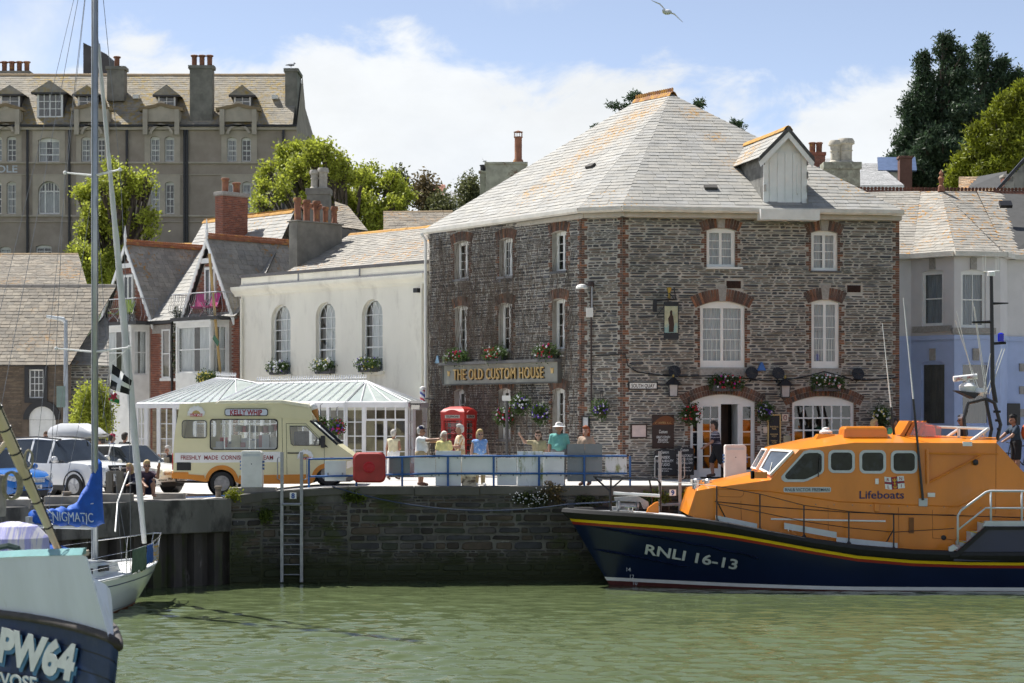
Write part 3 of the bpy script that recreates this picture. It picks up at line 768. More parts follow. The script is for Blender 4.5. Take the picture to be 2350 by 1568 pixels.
 for p,q in((A_,B_),(B_,C_),(C_,D_)):
  fr=Fr((p.x,p.y),(q.x,q.y))
  pr=[(.0,.02),(.02,-.12),(.10,-.16),(.16,-.10),(.16,.02),(.13,.02),(.12,-.08),(.05,-.10)]
  gt_.loft([[fr.p(s,ZE+h,d-.04)for d,h in pr]for s in(0,fr.len)])
  sf.fbox(fr,0,fr.len,ZE-.30,ZE-.145,-.42,-.14)
 gt_.build('gutter',M_GUTTER,root);sf.build('eaves_board',mk('eaves_paint',(.50,.46,.40),.7,.1),root)
# ---------- loft dormer (loading door)
 dormer(root)
# two slipped roof vents
 for(u,v,w,h,face)in((1632,437,30,12,[C_,D_,R1]),(1352,388,24,8,[A_,B_,R1])):
  n=(face[1]-face[0]).cross(face[2]-face[0]).normalized();n=n if n.z>0 else-n
  r=Vector(((u-CX)/F,1,(HY-v)/F));c=Vector((0,0,CZ));P=c+r*((face[0]-c).dot(n)/r.dot(n))
  ex=(face[1]-face[0]).normalized();ey=n.cross(ex);s=F/P.y
  G().obox(P-ex*w/2/s+n*.02,ex*w/s,ey*.22,n*.09).build('roof_vent',mk('lead_vent',(.06,.055,.05),.8),root)
# rain pipe at the left corner
 pp=FL.p(.06,ZE-.2,.10);G().tube([FL.p(-.1,ZE-.15,.30),FL.p(-.03,ZE-.4,.14),FL.p(-.03,ZQ,.14)],.055,8).build('drain_pipe',M_WHITE2,root)
 return root
def door_set(root,a,b,c,e,rise):
 sp=e-rise;g=G();d0,d1=-.16,-.08
 pts=[FF.p(x,y,d1-.004)for x,y in arch_pts(a,b,sp,rise,12)];g.prism(pts+[FF.p(b,sp-.0,d1-.004)][:0],-FF.n*.06)
 W_=b-a
 s1,s2,s3=a+W_*.15,a+W_*.485,a+W_*.77
 for x0,x1 in((a,a+.07),(s1-.03,s1+.03),(s3+.02,s3+.08),(b-.07,b)):g.fbox(FF,x0,x1,c,sp,d0,d1)
 g.fbox(FF,a+.07,b-.07,sp-.05,sp,d0,d1-.003)
 fr_=g.build('door_frame',M_WHITE,root)
 def leafpanel(name,x0,x1,y0,y1,rows,cols,d,sw=.05):
  q=G();q.fbox(FF,x0,x0+sw,y0,y1,d-.05,d);q.fbox(FF,x1-sw,x1,y0,y1,d-.05,d)
  q.fbox(FF,x0+sw,x1-sw,y0,y0+.28,d-.05,d-.003);q.fbox(FF,x0+sw,x1-sw,y1-.08,y1,d-.05,d-.003)
  px0,px1,py0,py1=x0+sw,x1-sw,y0+.28,y1-.08
  for i in range(1,cols):x=px0+(px1-px0)*i/cols;q.fbox(FF,x-.016,x+.016,py0,py1,d-.045,d-.006)
  for j in range(1,rows):y=py0+(py1-py0)*j/rows;q.fbox(FF,px0,px1,y-.016,y+.016,d-.045,d-.006)
  o=q.build(name,M_WHITE,root)
  for i in range(cols):
   for j in range(rows):pane(o,FF,px0+(px1-px0)*i/cols,px0+(px1-px0)*(i+1)/cols,py0+(py1-py0)*j/rows,py0+(py1-py0)*(j+1)/rows,d-.025,glass('dark_pub_glass',(.55,.55,.55),.05))
  return o
 leafpanel('side_light',a+.07,s1-.03,c,sp-.05,5,1,-.09,.04)
 leafpanel('door',s1+.03,s2,c+.05,sp-.05,5,2,-.10,.09)
 leafpanel('side_light',s3+.08,b-.07,c,sp-.05,5,1,-.09,.04)
# open leaf seen edge on
 G().fbox(FF,s3-.05,s3+.018,c+.05,sp-.055,-.95,-.1).build('open_door',M_WHITE,root)
 hl=G();hl.fbox(FF,s2+.02,s3-.06,c,sp-.05,-1.45,-1.40);hl.build('hall_panel',mk('dark_wood',(.045,.022,.012),.5,.3,4,stretch=(3,3,.5)),root)
def dormer(root):
 sL,sR=FF.uv(1752,900)[0],FF.uv(1849,900)[0];zB=FF.uv(1800,487)[1];zE=FF.uv(1800,350)[1];zA=FF.uv(1812,300)[1]
 sm=(sL+sR)/2+.06;d=.03
 back=(-FF.n*math.cos(.10)-FF.S*math.sin(.10)).normalized()*4.4
 g=G();g.poly([FF.p(sL,zB,d),FF.p(sR,zB,d),FF.p(sR,zE,d),FF.p(sm,zA-.02,d),FF.p(sL,zE,d)])
 g.build('dormer_front',M_WHITE,root)
# boarded loading doors
 dg=G();x0,x1=sL+.19,sR-.19;n=4
 for k in range(n):dg=G().fbox(FF,x0+(x1-x0)*k/n,x0+(x1-x0)*(k+1)/n-.012,zB+.05,zE-.02,d-.02,d+.03);dg.build('loading_door_board',M_WHITE,root)
 G().tube([FF.p(x1-.1,zE-.35,d+.03),FF.p(x1-.13,zE-.4,d+.08),FF.p(x1-.13,zE-1.35,d+.08),FF.p(x1-.1,zE-1.4,d+.03)],.018,6).build('grab_handle',M_WHITE2,root)
 for s0,s1 in((sL-.02,sL+.15),(sR-.15,sR+.02)):G().fbox(FF,s0,s1,zB,zE-.03,d,d+.05).build('corner_board',M_WHITE,root)
 a,b,c,e=FF.rect(1732,1866,485,510);G().fbox(FF,a,b,c,e-.02,.3,.80).build('dormer_sill',M_WHITE2,root)
# cheeks hung with slate
 M_CH=mk('cheek_slate',(.20,.195,.18),.75,.2,3,rnd=.25,bump=.3)
 for s,sg in((sL,-1),(sR,1)):
  p0,p1=FF.p(s,zB,d-.02),FF.p(s,zE,d-.02)
  ck=G().poly([p0,p0+back,p1+back,p1]).build('dormer_cheek',mk('cheek_under',(.08,.08,.08),.9),root)
  its=[];fr=Fr((p0.x+back.x,p0.y+back.y),(p0.x,p0.y))if sg<0 else Fr((p0.x,p0.y),(p0.x+back.x,p0.y+back.y))
  h=zB;k=0
  while h<zE-.05:
   x=-.1*(k%2)*2
   while x<fr.len:
    w=rng.uniform(.2,.3);its.append((w,fr.mat(x+w/2,h+.11,.0,w-.01,.015,.225),0));x+=w
   h+=.22;k+=1
  pieces('cheek_slate',root,M_CH,UNIT_BRICK,its,40)
# little pitched roof
 ov=FF.n*.22;fl=Vector((0,0,1))
 eL,eR,ap=FF.p(sL-.22,zE-.22,d),FF.p(sR+.22,zE-.22,d),FF.p(sm,zA+.06,d)
 items=[];rest=G();und=G()
 slate_face([eL+back,eL+ov,ap+ov,ap+back],items,rest,.25,.34,under=und);slate_face([eR+ov,eR+back,ap+back,ap+ov],items,rest,.25,.34,under=und)
 u=und.build('dormer_roof',mk('roof_underlay',(.06,.06,.06),.9),root);pieces_under('slate',root,u,M_SLATE,items,rest,90)
 bb=G()
 for e0,sg in((eL,1),(eR,-1)):
  a_,b_=e0+ov*1.0,ap+ov*1.0;bb.prism([a_+fl*-.30+FF.S*sg*.06,b_+fl*-.34,b_+fl*-.13,a_+fl*-.13],FF.n*.035)
 bb.build('barge_board',M_WHITE,root)
 bk_=G()
 for e0 in(eL,eR):
  a_,b_=e0+ov*1.02,ap+ov*1.02;bk_.prism([a_+fl*-.13,b_+fl*-.13,b_+fl*.03,a_+fl*.03],FF.n*.05)
 bk_.build('verge_slates',mk('dark_verge',(.075,.075,.075),.8,.2,5),root)
 ridge_tiles(root,ap+ov,ap+back*.95,mk('orange_ridge',(.40,.21,.055),.85,.25,5,col2=(.5,.27,.05),c2=(.4,.6)),.4,.17,lift=.04)
custom_house()
# ---- creeper on the left front
def creeper():
 g=G();r=random.Random(4)
 for k in range(620):
  s=r.uniform(.05,FL.len-.1);dens=1 if s<FL.len*.62 else .35
  if r.random()>dens:continue
  h=ZQ+r.uniform(0,1)**1.2*6.5;top=min(ZE-.25,h+r.uniform(1.0,4.5));path=[];x=s;dx=r.uniform(-.25,.25)
  while h<top:
   path.append(FL.p(min(max(x,.02),FL.len-.03),h,.035+r.random()*.05));st=r.uniform(.12,.28);h+=st;dx=dx*.75+r.uniform(-.22,.22);x+=dx*st*1.3
  ok=[p for p in path if not any((a-.0<(p-FL.o).dot(FL.S)<b and c<p.z<e)for a,b,c,e in CREEP_OPEN)]
  if len(ok)>3:g.tube(ok,[.011*(1-.6*i/len(ok))for i in range(len(ok))],3,cap=False)
 for k in range(5200):
  s=r.uniform(.05,FL.len-.3)
  if r.random()>(1 if s<FL.len*.6 else .35):continue
  h=r.uniform(ZQ+1.5,ZE-.35)
  if any(a-.03<s<b+.03 and c-.03<h<e+.03 for a,b,c,e in CREEP_OPEN):continue
  p=FL.p(s,h,.04);q=p+FL.S*r.uniform(-.16,.16)+Vector((0,0,r.uniform(.02,.3)))+FL.n*r.uniform(-.02,.05)
  g.tube([p,(p+q)/2+FL.S*r.uniform(-.03,.03),q],[.007,.006,.003],3,cap=False)
 o=g.build('climbing_creeper',mk('bare_twig',(.155,.125,.102),.9,.3,4));tag(o,'mass of bare brown creeper stems on the side wall of the stone inn','creeper')
CREEP_OPEN=[FL.rect(u0+1,u1,v0,v1)for(u0,u1,v0,v1)in((1043,1077,554,640),(1146,1177.5,547,633.6),(1267,1300,530.6,622),(1044,1073,702.7,806.5),(1144,1175,696,805),(1267,1298,686,801),(1043,1069.5,894,1005),(1144,1173,892,1008),(1268,1298,892,1006),(1020,1292,825,885))]
CREEP_OPEN=[(a,b,c,e)for a,b,c,e in CREEP_OPEN]
creeper()
# ================================================================ OTHER BUILDINGS
WL,WR=(XU(553,80.4),80.4),(XU(983,72.6),72.6)
FW_=Fr(WL,WR)
M_RENDER=mk('cream_render',(.86,.825,.72),.85,.05,.8,bump=.12,bscale=30,col2=(.68,.64,.55),c2=(.50,.74),c2scale=1.3,stretch=(1,1,.4))
M_SLATE2=mk('weathered_slate',(.36,.33,.28),.8,.15,2.5,bump=.3,rnd_cols=[(.295,.277,.243),(.32,.297,.258),(.27,.256,.228),(.335,.31,.27),(.30,.277,.242),(.285,.266,.236)],rnd=.08,col2=(.40,.20,.04),c2=(.56,.59),c2scale=5.5,m2=(.4,.46,.58),col3=(.18,.165,.14),c3=(.56,.68),c3scale=7)
M_SLATE3=mk('brown_slate',(.22,.19,.15),.85,.2,2.0,bump=.3,rnd_cols=[(.20,.175,.14),(.225,.195,.155),(.185,.165,.135),(.24,.21,.165),(.21,.18,.14)],rnd=.10,col2=(.36,.19,.05),c2=(.50,.62),c2scale=5,m2=(.4,.5,.66),col3=(.11,.10,.085),c3=(.58,.7),c3scale=3)
M_TERRA=mk('terracotta',(.24,.105,.062),.85,.2,5,rnd=.12,col2=(.42,.22,.06),c2=(.56,.68),c2scale=3)
M_LEAD=mk('lead',(.20,.205,.22),.7,.12,3)
M_GRENDER=mk('grey_render',(.20,.19,.165),.9,.22,1.6,bump=.3,bscale=20,col2=(.25,.24,.20),c2=(.58,.72),c2scale=1.4)
M_RBRICK=mk('red_brick',(.25,.09,.055),.85,.15,6,bump=.3,rnd_cols=[(.26,.09,.055),(.21,.075,.048),(.30,.11,.065),(.23,.085,.055),(.18,.07,.05)],rnd=.12)
M_BMORT=mk('brick_mortar',(.30,.25,.215),.95,.15,4)
def brick_field(fr,s0,s1,h0,h1,holes,items,L=.225,ch=.078,proud=.012,test=None,d=0.0):
 h=h0;k=0
 while h+ch<=h1+.02:
  s=s0-(L/2 if k%2 else 0)
  while s<s1:
   a,b=max(s,s0),min(s+L,s1)
   if b-a>.05 and not any(a<o[1]-.01 and b>o[0]+.01 and h<o[3]-.01 and h+ch>o[2]+.01 for o in holes)and(test is None or test((a+b)/2,h+ch/2)):
    items.append(((b-a)*ch,fr.mat((a+b)/2,h+ch/2,d-.004,b-a-.012,proud*rng.uniform(.7,1.4),ch-.012),0))
   s+=L
  h+=ch;k+=1
def stack(name,label,o,ex,ey,w,dp,z0,z1,mat,pots=(),potm=None,cap=.12,cat='chimney',capm=None,group=None,crown=True):
 """chimney: corner o (xy), ex along its width w, ey along its depth dp"""
 o=Vector((o[0],o[1],0));ex=Vector((*ex[:2],0)).normalized();ey=Vector((*ey[:2],0)).normalized();up=Vector((0,0,1))
 r=thing(name,label,cat,(o.x,o.y,z0),group=group)
 G().obox(o+up*z0,ex*w,ey*dp,up*(z1-z0-cap)).build('shaft',mat if mat is not M_RBRICK else M_BMORT,r,bevel=.015)
 if mat is M_RBRICK:
  its=[]
  for p_,q_ in((o,o+ex*w),(o+ex*w,o+ex*w+ey*dp),(o+ey*dp,o)):f_=Fr((p_.x,p_.y),(q_.x,q_.y));brick_field(f_,0,f_.len,max(z0,z1-3),z1-cap-.01,[],its)
  pieces('brick',r,M_RBRICK,UNIT_BRICK,its,250)
 if crown:G().obox(o+up*(z1-cap)-ex*.06-ey*.06,ex*(w+.12),ey*(dp+.12),up*cap).build('crown',capm or mat,r,bevel=.02)
 for(fx,fy,rr,h,kind)in pots:
  c=o+ex*w*fx+ey*dp*fy+up*(z1-.03);g=G()
  if kind=='horn':
   chimney_pot(g,c,h,rr)
   for sg in(-1,1):g.tube([c+up*h*.62+ex*sg*rr*.5,c+up*h*.66+ex*sg*rr*1.5,c+up*h*.82+ex*sg*rr*1.9],[rr*.45,rr*.42,rr*.36],8)
  elif kind=='can':g.lathe(c,[(rr*1.4,0),(rr*1.4,.12),(rr,.22),(rr,h*.80),(rr*1.2,h*.80),(rr*1.2,h*.82),(rr*.9,h*.83)],12);
  elif kind=='ring':g.lathe(c,[(rr*1.15,0),(rr*1.15,.08),(rr*.85,.14),(rr*.85,h*.5),(rr*.95,h*.52),(rr*.95,h*.56),(rr*.85,h*.58),(rr*.9,h*.75),(rr*1.2,h*.8),(rr*1.2,h*.9),(rr,h),(rr*.7,h),(rr*.7,h*.8)],14)
  else:chimney_pot(g,c,h,rr)
  p_=g.build('chimney_pot',potm or M_TERRA,r,smooth=True,autos=35)
  if kind=='can':
   q=G()
   for k in range(10):
    a=k*.628;q.tube([c+Vector((math.cos(a)*rr*1.05,math.sin(a)*rr*1.05,h*.81)),c+Vector((math.cos(a)*rr*1.05,math.sin(a)*rr*1.05,h*.96))],.012,4)
   q.lathe(c,[(rr*1.25,h*.96),(rr*1.25,h*.975),(rr*.6,h*1.0),(.02,h*1.02)],12);q.build('cowl',M_TERRA,p_)
 return r
M_NET=mk('white_net',(.72,.72,.72),.9,.15,9,stretch=(4,4,.2))
# ---------------------------------------------------------------- white rendered house
def white_house():
 root=thing('white_house','cream rendered house with three tall arched windows beside the stone inn','building',(WL[0],WL[1],ZQ))
 zc=9.98;g=G();inn=G()
 ops=[]
 for u0,u1,v0,v1 in((622.6,666.6,699.4,859),(724.5,769.6,694,858),(830.5,878,687,852)):
  a,b,c,e=FW_.rect(u0,u1,v0,v1);ops.append((a,b,c,e,(b-a)/2*.98))
 wall_cells(g,FW_,0,FW_.len-.15,ZQ-.3,zc,ops,.24,seg=16)
 g.poly([FW_.p(0,ZQ,0),FW_.p(0,zc,0),FW_.p(0,zc,-7),FW_.p(0,ZQ,-7)])
 g.poly([FW_.p(FW_.len-.15,ZQ,0),FW_.p(FW_.len-.15,ZQ,-7),FW_.p(FW_.len-.15,zc,-7),FW_.p(FW_.len-.15,zc,0)])
 g.build('wall',M_RENDER,root)
 inn.poly([FW_.p(.1,ZQ,-1.3),FW_.p(FW_.len-.2,ZQ,-1.3),FW_.p(FW_.len-.2,zc,-1.3),FW_.p(.1,zc,-1.3)]);inn.build('interior',mk('cream_room',(.35,.33,.29),.9),root)
 for(a,b,c,e,r)in ops:arch_sash(root,FW_,a,b,c,e,r)
 for(a,b,c,e,r)in ops:G().fbox(FW_,a-.06,b+.10,c-.14,c-.01,-.02,.12).build('window_sill',M_RENDER,root)
# cornice with stepped profile and parapet
 pr=[(0,-.30),(.06,-.30),(.08,-.22),(.16,-.16),(.24,-.08),(.27,0),(.27,.07),(.0,.09)]
 G().loft([[FW_.p(s,zc+h,d)for d,h in pr]for s in(-.35,FW_.len-.05)]).build('cornice',M_RENDER,root)
 G().fbox(FW_,0,FW_.len-.15,zc+.08,zc+.16,-.2,.06).build('lead_flashing',M_LEAD,root)
 n=3
 for k in range(n):G().fbox(FW_,(FW_.len-.15)*k/n+.02,(FW_.len-.15)*(k+1)/n-.02,zc+.15,zc+.44,-.35,-.0).build('parapet_block',M_RENDER,root)
 for k in range(1,n):G().fbox(FW_,(FW_.len-.15)*k/n-.04,(FW_.len-.15)*k/n+.04,zc+.15,zc+.44,-.3,.015).build('lead_joint',M_LEAD,root)
 G().fbox(FW_,-.05,FW_.len-.1,zc+.44,zc+.56,-.45,.06).build('coping',mk('dark_coping',(.13,.125,.13),.8,.15,3),root)
 zp=zc+.52;dR=-4.2
 s0=FW_.uv(650,617,-.4)[0];sa,ha=FW_.uv(804,538,dR);sb,hb=FW_.uv(968,524,dR);hr=(ha+hb)/2
 slate_roof(root,[[FW_.p(s0,zp,-.4),FW_.p(FW_.len+.1,zp,-.4),FW_.p(FW_.len+.1,hr,dR),FW_.p(sa,hr,dR)]],M_SLATE2,.22,.30,250)
 G().poly([FW_.p(s0,zp,-.4),FW_.p(sa,hr,dR),FW_.p(s0,zp,-8)]).poly([FW_.p(s0,zp,-8),FW_.p(sa,hr,dR),FW_.p(FW_.len+.1,hr,dR),FW_.p(FW_.len+.1,zp,-8)]).build('roof_back',mk('slate_plain',(.34,.33,.30),.8),root)
 ridge_tiles(root,FW_.p(sa,hr,dR),FW_.p(FW_.len,hr,dR),mk('orange_ridge',(.40,.21,.055),.85,.25),.42,.17)
# pipes
 G().tube([FW_.p(.14,zc-.4,.1),FW_.p(.14,ZQ,.1)],.05,6).build('drain_pipe',M_RENDER,root)
 G().tube([FW_.p(FW_.len-.28,zc-.3,.08),FW_.p(FW_.len-.28,ZQ,.08)],.05,6).build('drain_pipe',M_RENDER,root)
 G().obox(FW_.p(FW_.len-.55,zc-.62,.05),FW_.S*.22,FW_.n*.2,Vector((0,0,.16))).build('wall_lamp',M_BLACK,root)
# big grey stack on the party wall
 sA=FW_.uv(663,560,-1.0)[0]
 o=FW_.p(sA,0,-1.0);z1=ZV(507,o.y)
 stack('chimney_stack','big grey rendered chimney with five terracotta pots above the white house',(o.x,o.y),FW_.S,-FW_.n,.52,2.35,9.0,z1,M_GRENDER,[(.5,.1,.15,.95,'plain'),(.5,.3,.15,.9,'horn'),(.5,.52,.15,.9,'horn'),(.5,.72,.12,.7,'plain'),(.5,.92,.13,.75,'ring')],cap=.06)
def arch_sash(root,fr,a,b,c,e,r):
 d=-.16;sp=e-r;fw=.06;g=G();w=(b-a)
 g.fbox(fr,a,a+fw,c,sp,d-.06,d);g.fbox(fr,b-fw,b,c,sp,d-.06,d);g.fbox(fr,a+fw,b-fw,c,c+.1,d-.06,d)
 A=arch_pts(a+fw/2,b-fw/2,sp,r-fw/2,14);g.tube([fr.p(x,y,d-.03)for x,y in A],fw/2,4)
 rows=5
 ys=[c+.1+(sp-c-.1)*j/rows for j in range(rows+1)]
 for j in range(1,rows+1):g.fbox(fr,a+fw,b-fw,ys[j]-(.028 if j==2 else .014),ys[j]+(.028 if j==2 else .014),d-.05,d-.01)
 xs=[a+fw+(w-2*fw)*i/4 for i in range(5)]
 xs=[xs[0],a+w*.36,a+w*.64,xs[4]]
 for i in(1,2):g.fbox(fr,xs[i]-.011,xs[i]+.011,c+.1,sp,d-.048,d-.012)
 for(x0,sg)in((xs[1],1),(xs[2],-1),(xs[1],-1),(xs[2],1)):
  R=(w-2*fw)*.62;pts=[]
  for k in range(8):
   th=math.radians(68)*k/7;x=x0+sg*R*(1-math.cos(th));y=sp+R*math.sin(th)
   if(abs(x-(a+b)/2)/(w/2-fw))**2+((y-sp)/(r-fw))**2>1:break
   pts.append(fr.p(x,y,d-.03))
  if len(pts)>1:g.tube(pts,.012,4)
 wd=g.build('window',M_WHITE,root)
 for i in range(3):
  for j in range(rows):pane(wd,fr,xs[i],xs[i+1],ys[j],ys[j+1],d-.03)
 G().poly([fr.p(x,y,d-.03)for x,y in arch_pts(a+fw,b-fw,sp,r-fw,12)]).build('pane',M_GLASS,wd)
 curtain(wd,fr,a+w*.28,b-.02,c+.1,e-.08,d-.12,M_NET)
white_house()
# ---------------------------------------------------------------- red brick gabled pair
M_DKG=mk('dark_door_glass',(.05,.055,.065),.08,.3,2,spec=.6)
HD=Vector((-FW_.S.x,-FW_.S.y,0))
HL_=Vector((WL[0],WL[1],0))+HD*16.0
FH=Fr((HL_.x,HL_.y),WL) # s = 16 at the white house corner
def sH(u):return FH.uv(u,900)[0]
def brick_house(peak_u,peak_v,uL,uR,vfoot,label,bay,seats_z,doorcol,ends):
 sm,zp=FH.uv(peak_u,peak_v);sl=sH(uL);sr=sH(uR);zf=FH.uv((uL+uR)/2,vfoot)[1];sm=(sl+sr)/2
 root=thing('brick_house',label,'building',FH.p(sm,ZQ,0))
 back=-FH.n*5.2;e=.22
 g=G();g.poly([FH.p(sl+.1,zf-.1,-.02),FH.p(sr-.1,zf-.1,-.02),FH.p(sm,zp-.25,-.02)])
 lo0,lo1=ends
 bu0,bu1,bv0,bv1=bay
 ba,bb,bc,be=FH.rect(bu0,bu1,bv0,bv1)
 wins=[];its=[]
 g.poly([FH.p(lo0,ZQ-.3,0),FH.p(lo1,ZQ-.3,0),FH.p(lo1,zf,0),FH.p(lo0,zf,0)])
 g.build('wall',M_BMORT,root)
 brick_field(FH,lo0,lo1,ZQ+.2,zf,[(ba-.1,bb+.1,ZQ-1,zf+1)]+[FH.rect(*q)for q in((374,393,756,868),(406,428,756,868))],its)
 brick_field(FH,sl+.15,sr-.15,zf,zp-.4,[(sm-.32,sm+.42,zf,zf+2.1)],its,d=-.02,test=lambda s,h:abs(s-sm)<(sr-sl)/2*(zp-.35-h)/(zp-zf)-.05)
 pieces('brick',root,M_RBRICK,UNIT_BRICK,its,300,'brickwork')
# roof of the gable
 zo=.16;L0,R0=FH.p(sl-.12,zf-.12,zo),FH.p(sr+.12,zf-.12,zo);P0=FH.p(sm,zp+.05,zo)
 slate_roof(root,[[R0,R0+back,P0+back,P0],[L0+back,L0,P0,P0+back]],M_SLATE2,.24,.30,220)
 ridge_tiles(root,P0,P0+back,mk('crest_tile',(.30,.11,.05),.85,.25,4,col2=(.42,.2,.05),c2=(.5,.65)),.36,.15,crest=.11,lift=.05)
# decorated barge boards with finial
 for q0 in(L0,R0):
  bd=G();d_=(P0-q0);n=13
  top=[q0+d_*k/n for k in range(n+1)]
  bot=[]
  for k in range(n*2+1):bot.append(q0+d_*k/(2*n)+Vector((0,0,-.26-(.09 if k%2 else 0))))
  bd.prism(top+bot[::-1],FH.n*.05);bd.build('barge_board',M_WHITE,root)
 G().lathe(P0+Vector((0,0,-.2)),[(.05,0),(.07,.25),(.05,.4),(.075,.5),(.045,.62),(.015,.95)],8).build('finial',M_WHITE,root)
 cb=G();q=.30;cb.obox(FH.p(sm-.42,zp-1.02,zo-.06),FH.S*.84,FH.n*.06,Vector((0,0,.2)));cb.build('collar_beam',M_WHITE,root)
# balcony door
 dr=G();dr.fbox(FH,sm-.30,sm-.22,zf,zf+2.05,-.02,.06);dr.fbox(FH,sm+.32,sm+.40,zf,zf+2.05,-.02,.06);dr.fbox(FH,sm-.22,sm+.32,zf+1.95,zf+2.05,-.02,.06);dr.fbox(FH,sm+.0,sm+.08,zf,zf+1.95,-.01,.05)
 do=dr.build('balcony_door',M_WHITE,root);pane(do,FH,sm-.22,sm,zf,zf+1.95,.03,M_DKG);pane(do,FH,sm+.08,sm+.32,zf,zf+1.95,.03,M_DKG)
# balcony: floor and bulging rail
 G().fbox(FH,sl+.15,sr-.15,zf-.16,zf-.02,-.5,.85).build('balcony_floor',mk('dark_balcony',(.06,.06,.062),.8),root)
 rl=G();zz=zf+.95
 rl.tube([FH.p(sl+.2,zz,-.3),FH.p(sl+.2,zz,.8),FH.p(sr-.2,zz,.8),FH.p(sr-.2,zz,-.3)],.022,5)
 nb=22
 for k in range(nb+1):
  s=sl+.2+(sr-sl-.4)*k/nb
  rl.tube([FH.p(s,zf,.72),FH.p(s,zf+.2,.95),FH.p(s,zf+.42,.98),FH.p(s,zf+.7,.82),FH.p(s,zz,.8)],.010,3,cap=False)
 for k in range(6):
  d=-.3+1.1*k/6
  for s,sg in((sl+.2,-1),(sr-.2,1)):rl.tube([FH.p(s,zf,d),FH.p(s+sg*.15,zf+.3,d),FH.p(s,zz,d)],.010,3,cap=False)
 rl.build('balcony_rail',mk('rail_grey',(.34,.35,.37),.5,metal=.5),root)
# white bay window below
 bd0=.75;zb1=zf-.17;FBl,FBr=FH.p(ba+.25,0,bd0),FH.p(bb-.25,0,bd0);Lb,Rb=FH.p(ba,0,0),FH.p(bb,0,0)
 fs=[Fr((Lb.x,Lb.y),(FBl.x,FBl.y)),Fr((FBl.x,FBl.y),(FBr.x,FBr.y)),Fr((FBr.x,FBr.y),(Rb.x,Rb.y))]
 bw=G();zlo=bc+.1;zhi=zb1-.22
 for k,fr in enumerate(fs):
  wall_cells(bw,fr,0,fr.len,ZQ-.3,zb1,[(.10,fr.len-.10,zlo,zhi)],.05)
  window(root,fr,.10,fr.len-.10,zlo,zhi,0,1,1 if k!=1 else 2,2,depth=.04,fw=.06,curt=M_NET,sash=True,half=.40)
 bw.build('bay',M_WHITE2,root)
 G().prism([FH.p(ba-.06,zb1-.06,-.1),FH.p(ba+.2,zb1-.06,bd0+.08),FH.p(bb-.2,zb1-.06,bd0+.08),FH.p(bb+.06,zb1-.06,-.1)],(0,0,.10)).build('bay_cornice',M_WHITE,root)
 ins=G();ins.fbox(FH,ba+.05,bb-.05,ZQ,zb1,-1.4,-1.35);ins.fbox(FH,sm-.5,sm+.6,zf-.1,zf+2.2,-1.6,-1.55);ins.build('interior',M_DARK,root)
 return root,sl,sr,sm,zf
BH1=brick_house(477,548,424,541,728,'red brick gabled house with pink chairs on its balcony',(429,526,745,862),0,0,(sH(346),15.9))
BH2=brick_house(299,561,236,355,740,'red brick gabled house with green chairs on its balcony',(252,343,750,867),0,0,(sH(243),sH(346)-.01))
def brick_house_extras():
 root=BH1[0]
 zH=FH.uv(380,737)[1];dR=-5.6
 s0,h0=FH.uv(469,505,dR);s1,h1=FH.uv(676,489,dR);hr=(h0+h1)/2
 slate_roof(root,[[FH.p(sH(350),zH,.25),FH.p(15.9,zH,.25),FH.p(15.9,zH+.9,-.85),FH.p(s1,hr,dR),FH.p(s0,hr,dR)],[FH.p(sH(350)-.5,zH,-9),FH.p(sH(350),zH,.25),FH.p(s0,hr,dR)]],M_SLATE,.27,.38,120)
 ridge_tiles(root,FH.p(s0,hr,dR),FH.p(s1,hr,dR),mk('orange_ridge',(.40,.21,.055),.85,.25),.4,.16,crest=.06)
 for q in((374,393,756,868),(406,428,756,868)):
  a,b,c,e=FH.rect(*q);window(root,FH,a,b,c,e,0,1,1,2,depth=.06,curt=M_NET,sash=True,half=.4,d=.13)
  G().fbox(FH,a-.1,b+.1,c-.12,c,-.02,.1).build('window_sill',M_WHITE2,root)
 s=sH(398);G().tube([FH.p(s,zH-.1,.08),FH.p(s,ZQ,.08)],.05,6).build('drain_pipe',M_BLACK,root)
 G().fbox(FH,sH(350),sH(408),zH-.12,zH-.02,0,.3).build('gutter',M_BLACK,root)
 G().fbox(FH,sH(351),sH(421),FH.uv(380,765)[1],zH-.15,.0,.06).build('lintel_band',M_KEY,root)
# brick stack on the main roof
 o=FH.p(FH.uv(494,500,-3.2)[0],0,-3.2);z1=ZV(447,o.y+1)
 st=stack('brick_chimney','red brick chimney with two clay pots on the gabled house roof',(o.x,o.y),FH.S,-FH.n,.55,1.35,10.3,z1,M_RBRICK,[(.5,.25,.16,.65,'plain'),(.5,.7,.17,.5,'plain')],cap=.16,capm=M_KEY)
# far stack with pale pots
 p=V(704,505,96);stack('far_chimney','lichened stone chimney with two pale ringed pots in front of the lime tree',(p.x,p.y),(1,0,0),(0,1,0),1.1,.8,p.z-2,ZV(432,96),M_GRENDER,[(.3,.5,.2,.95,'ring'),(.68,.5,.24,1.05,'ring')],potm=mk('pale_pot',(.42,.39,.33),.85,.15,5),cap=.3)
brick_house_extras()
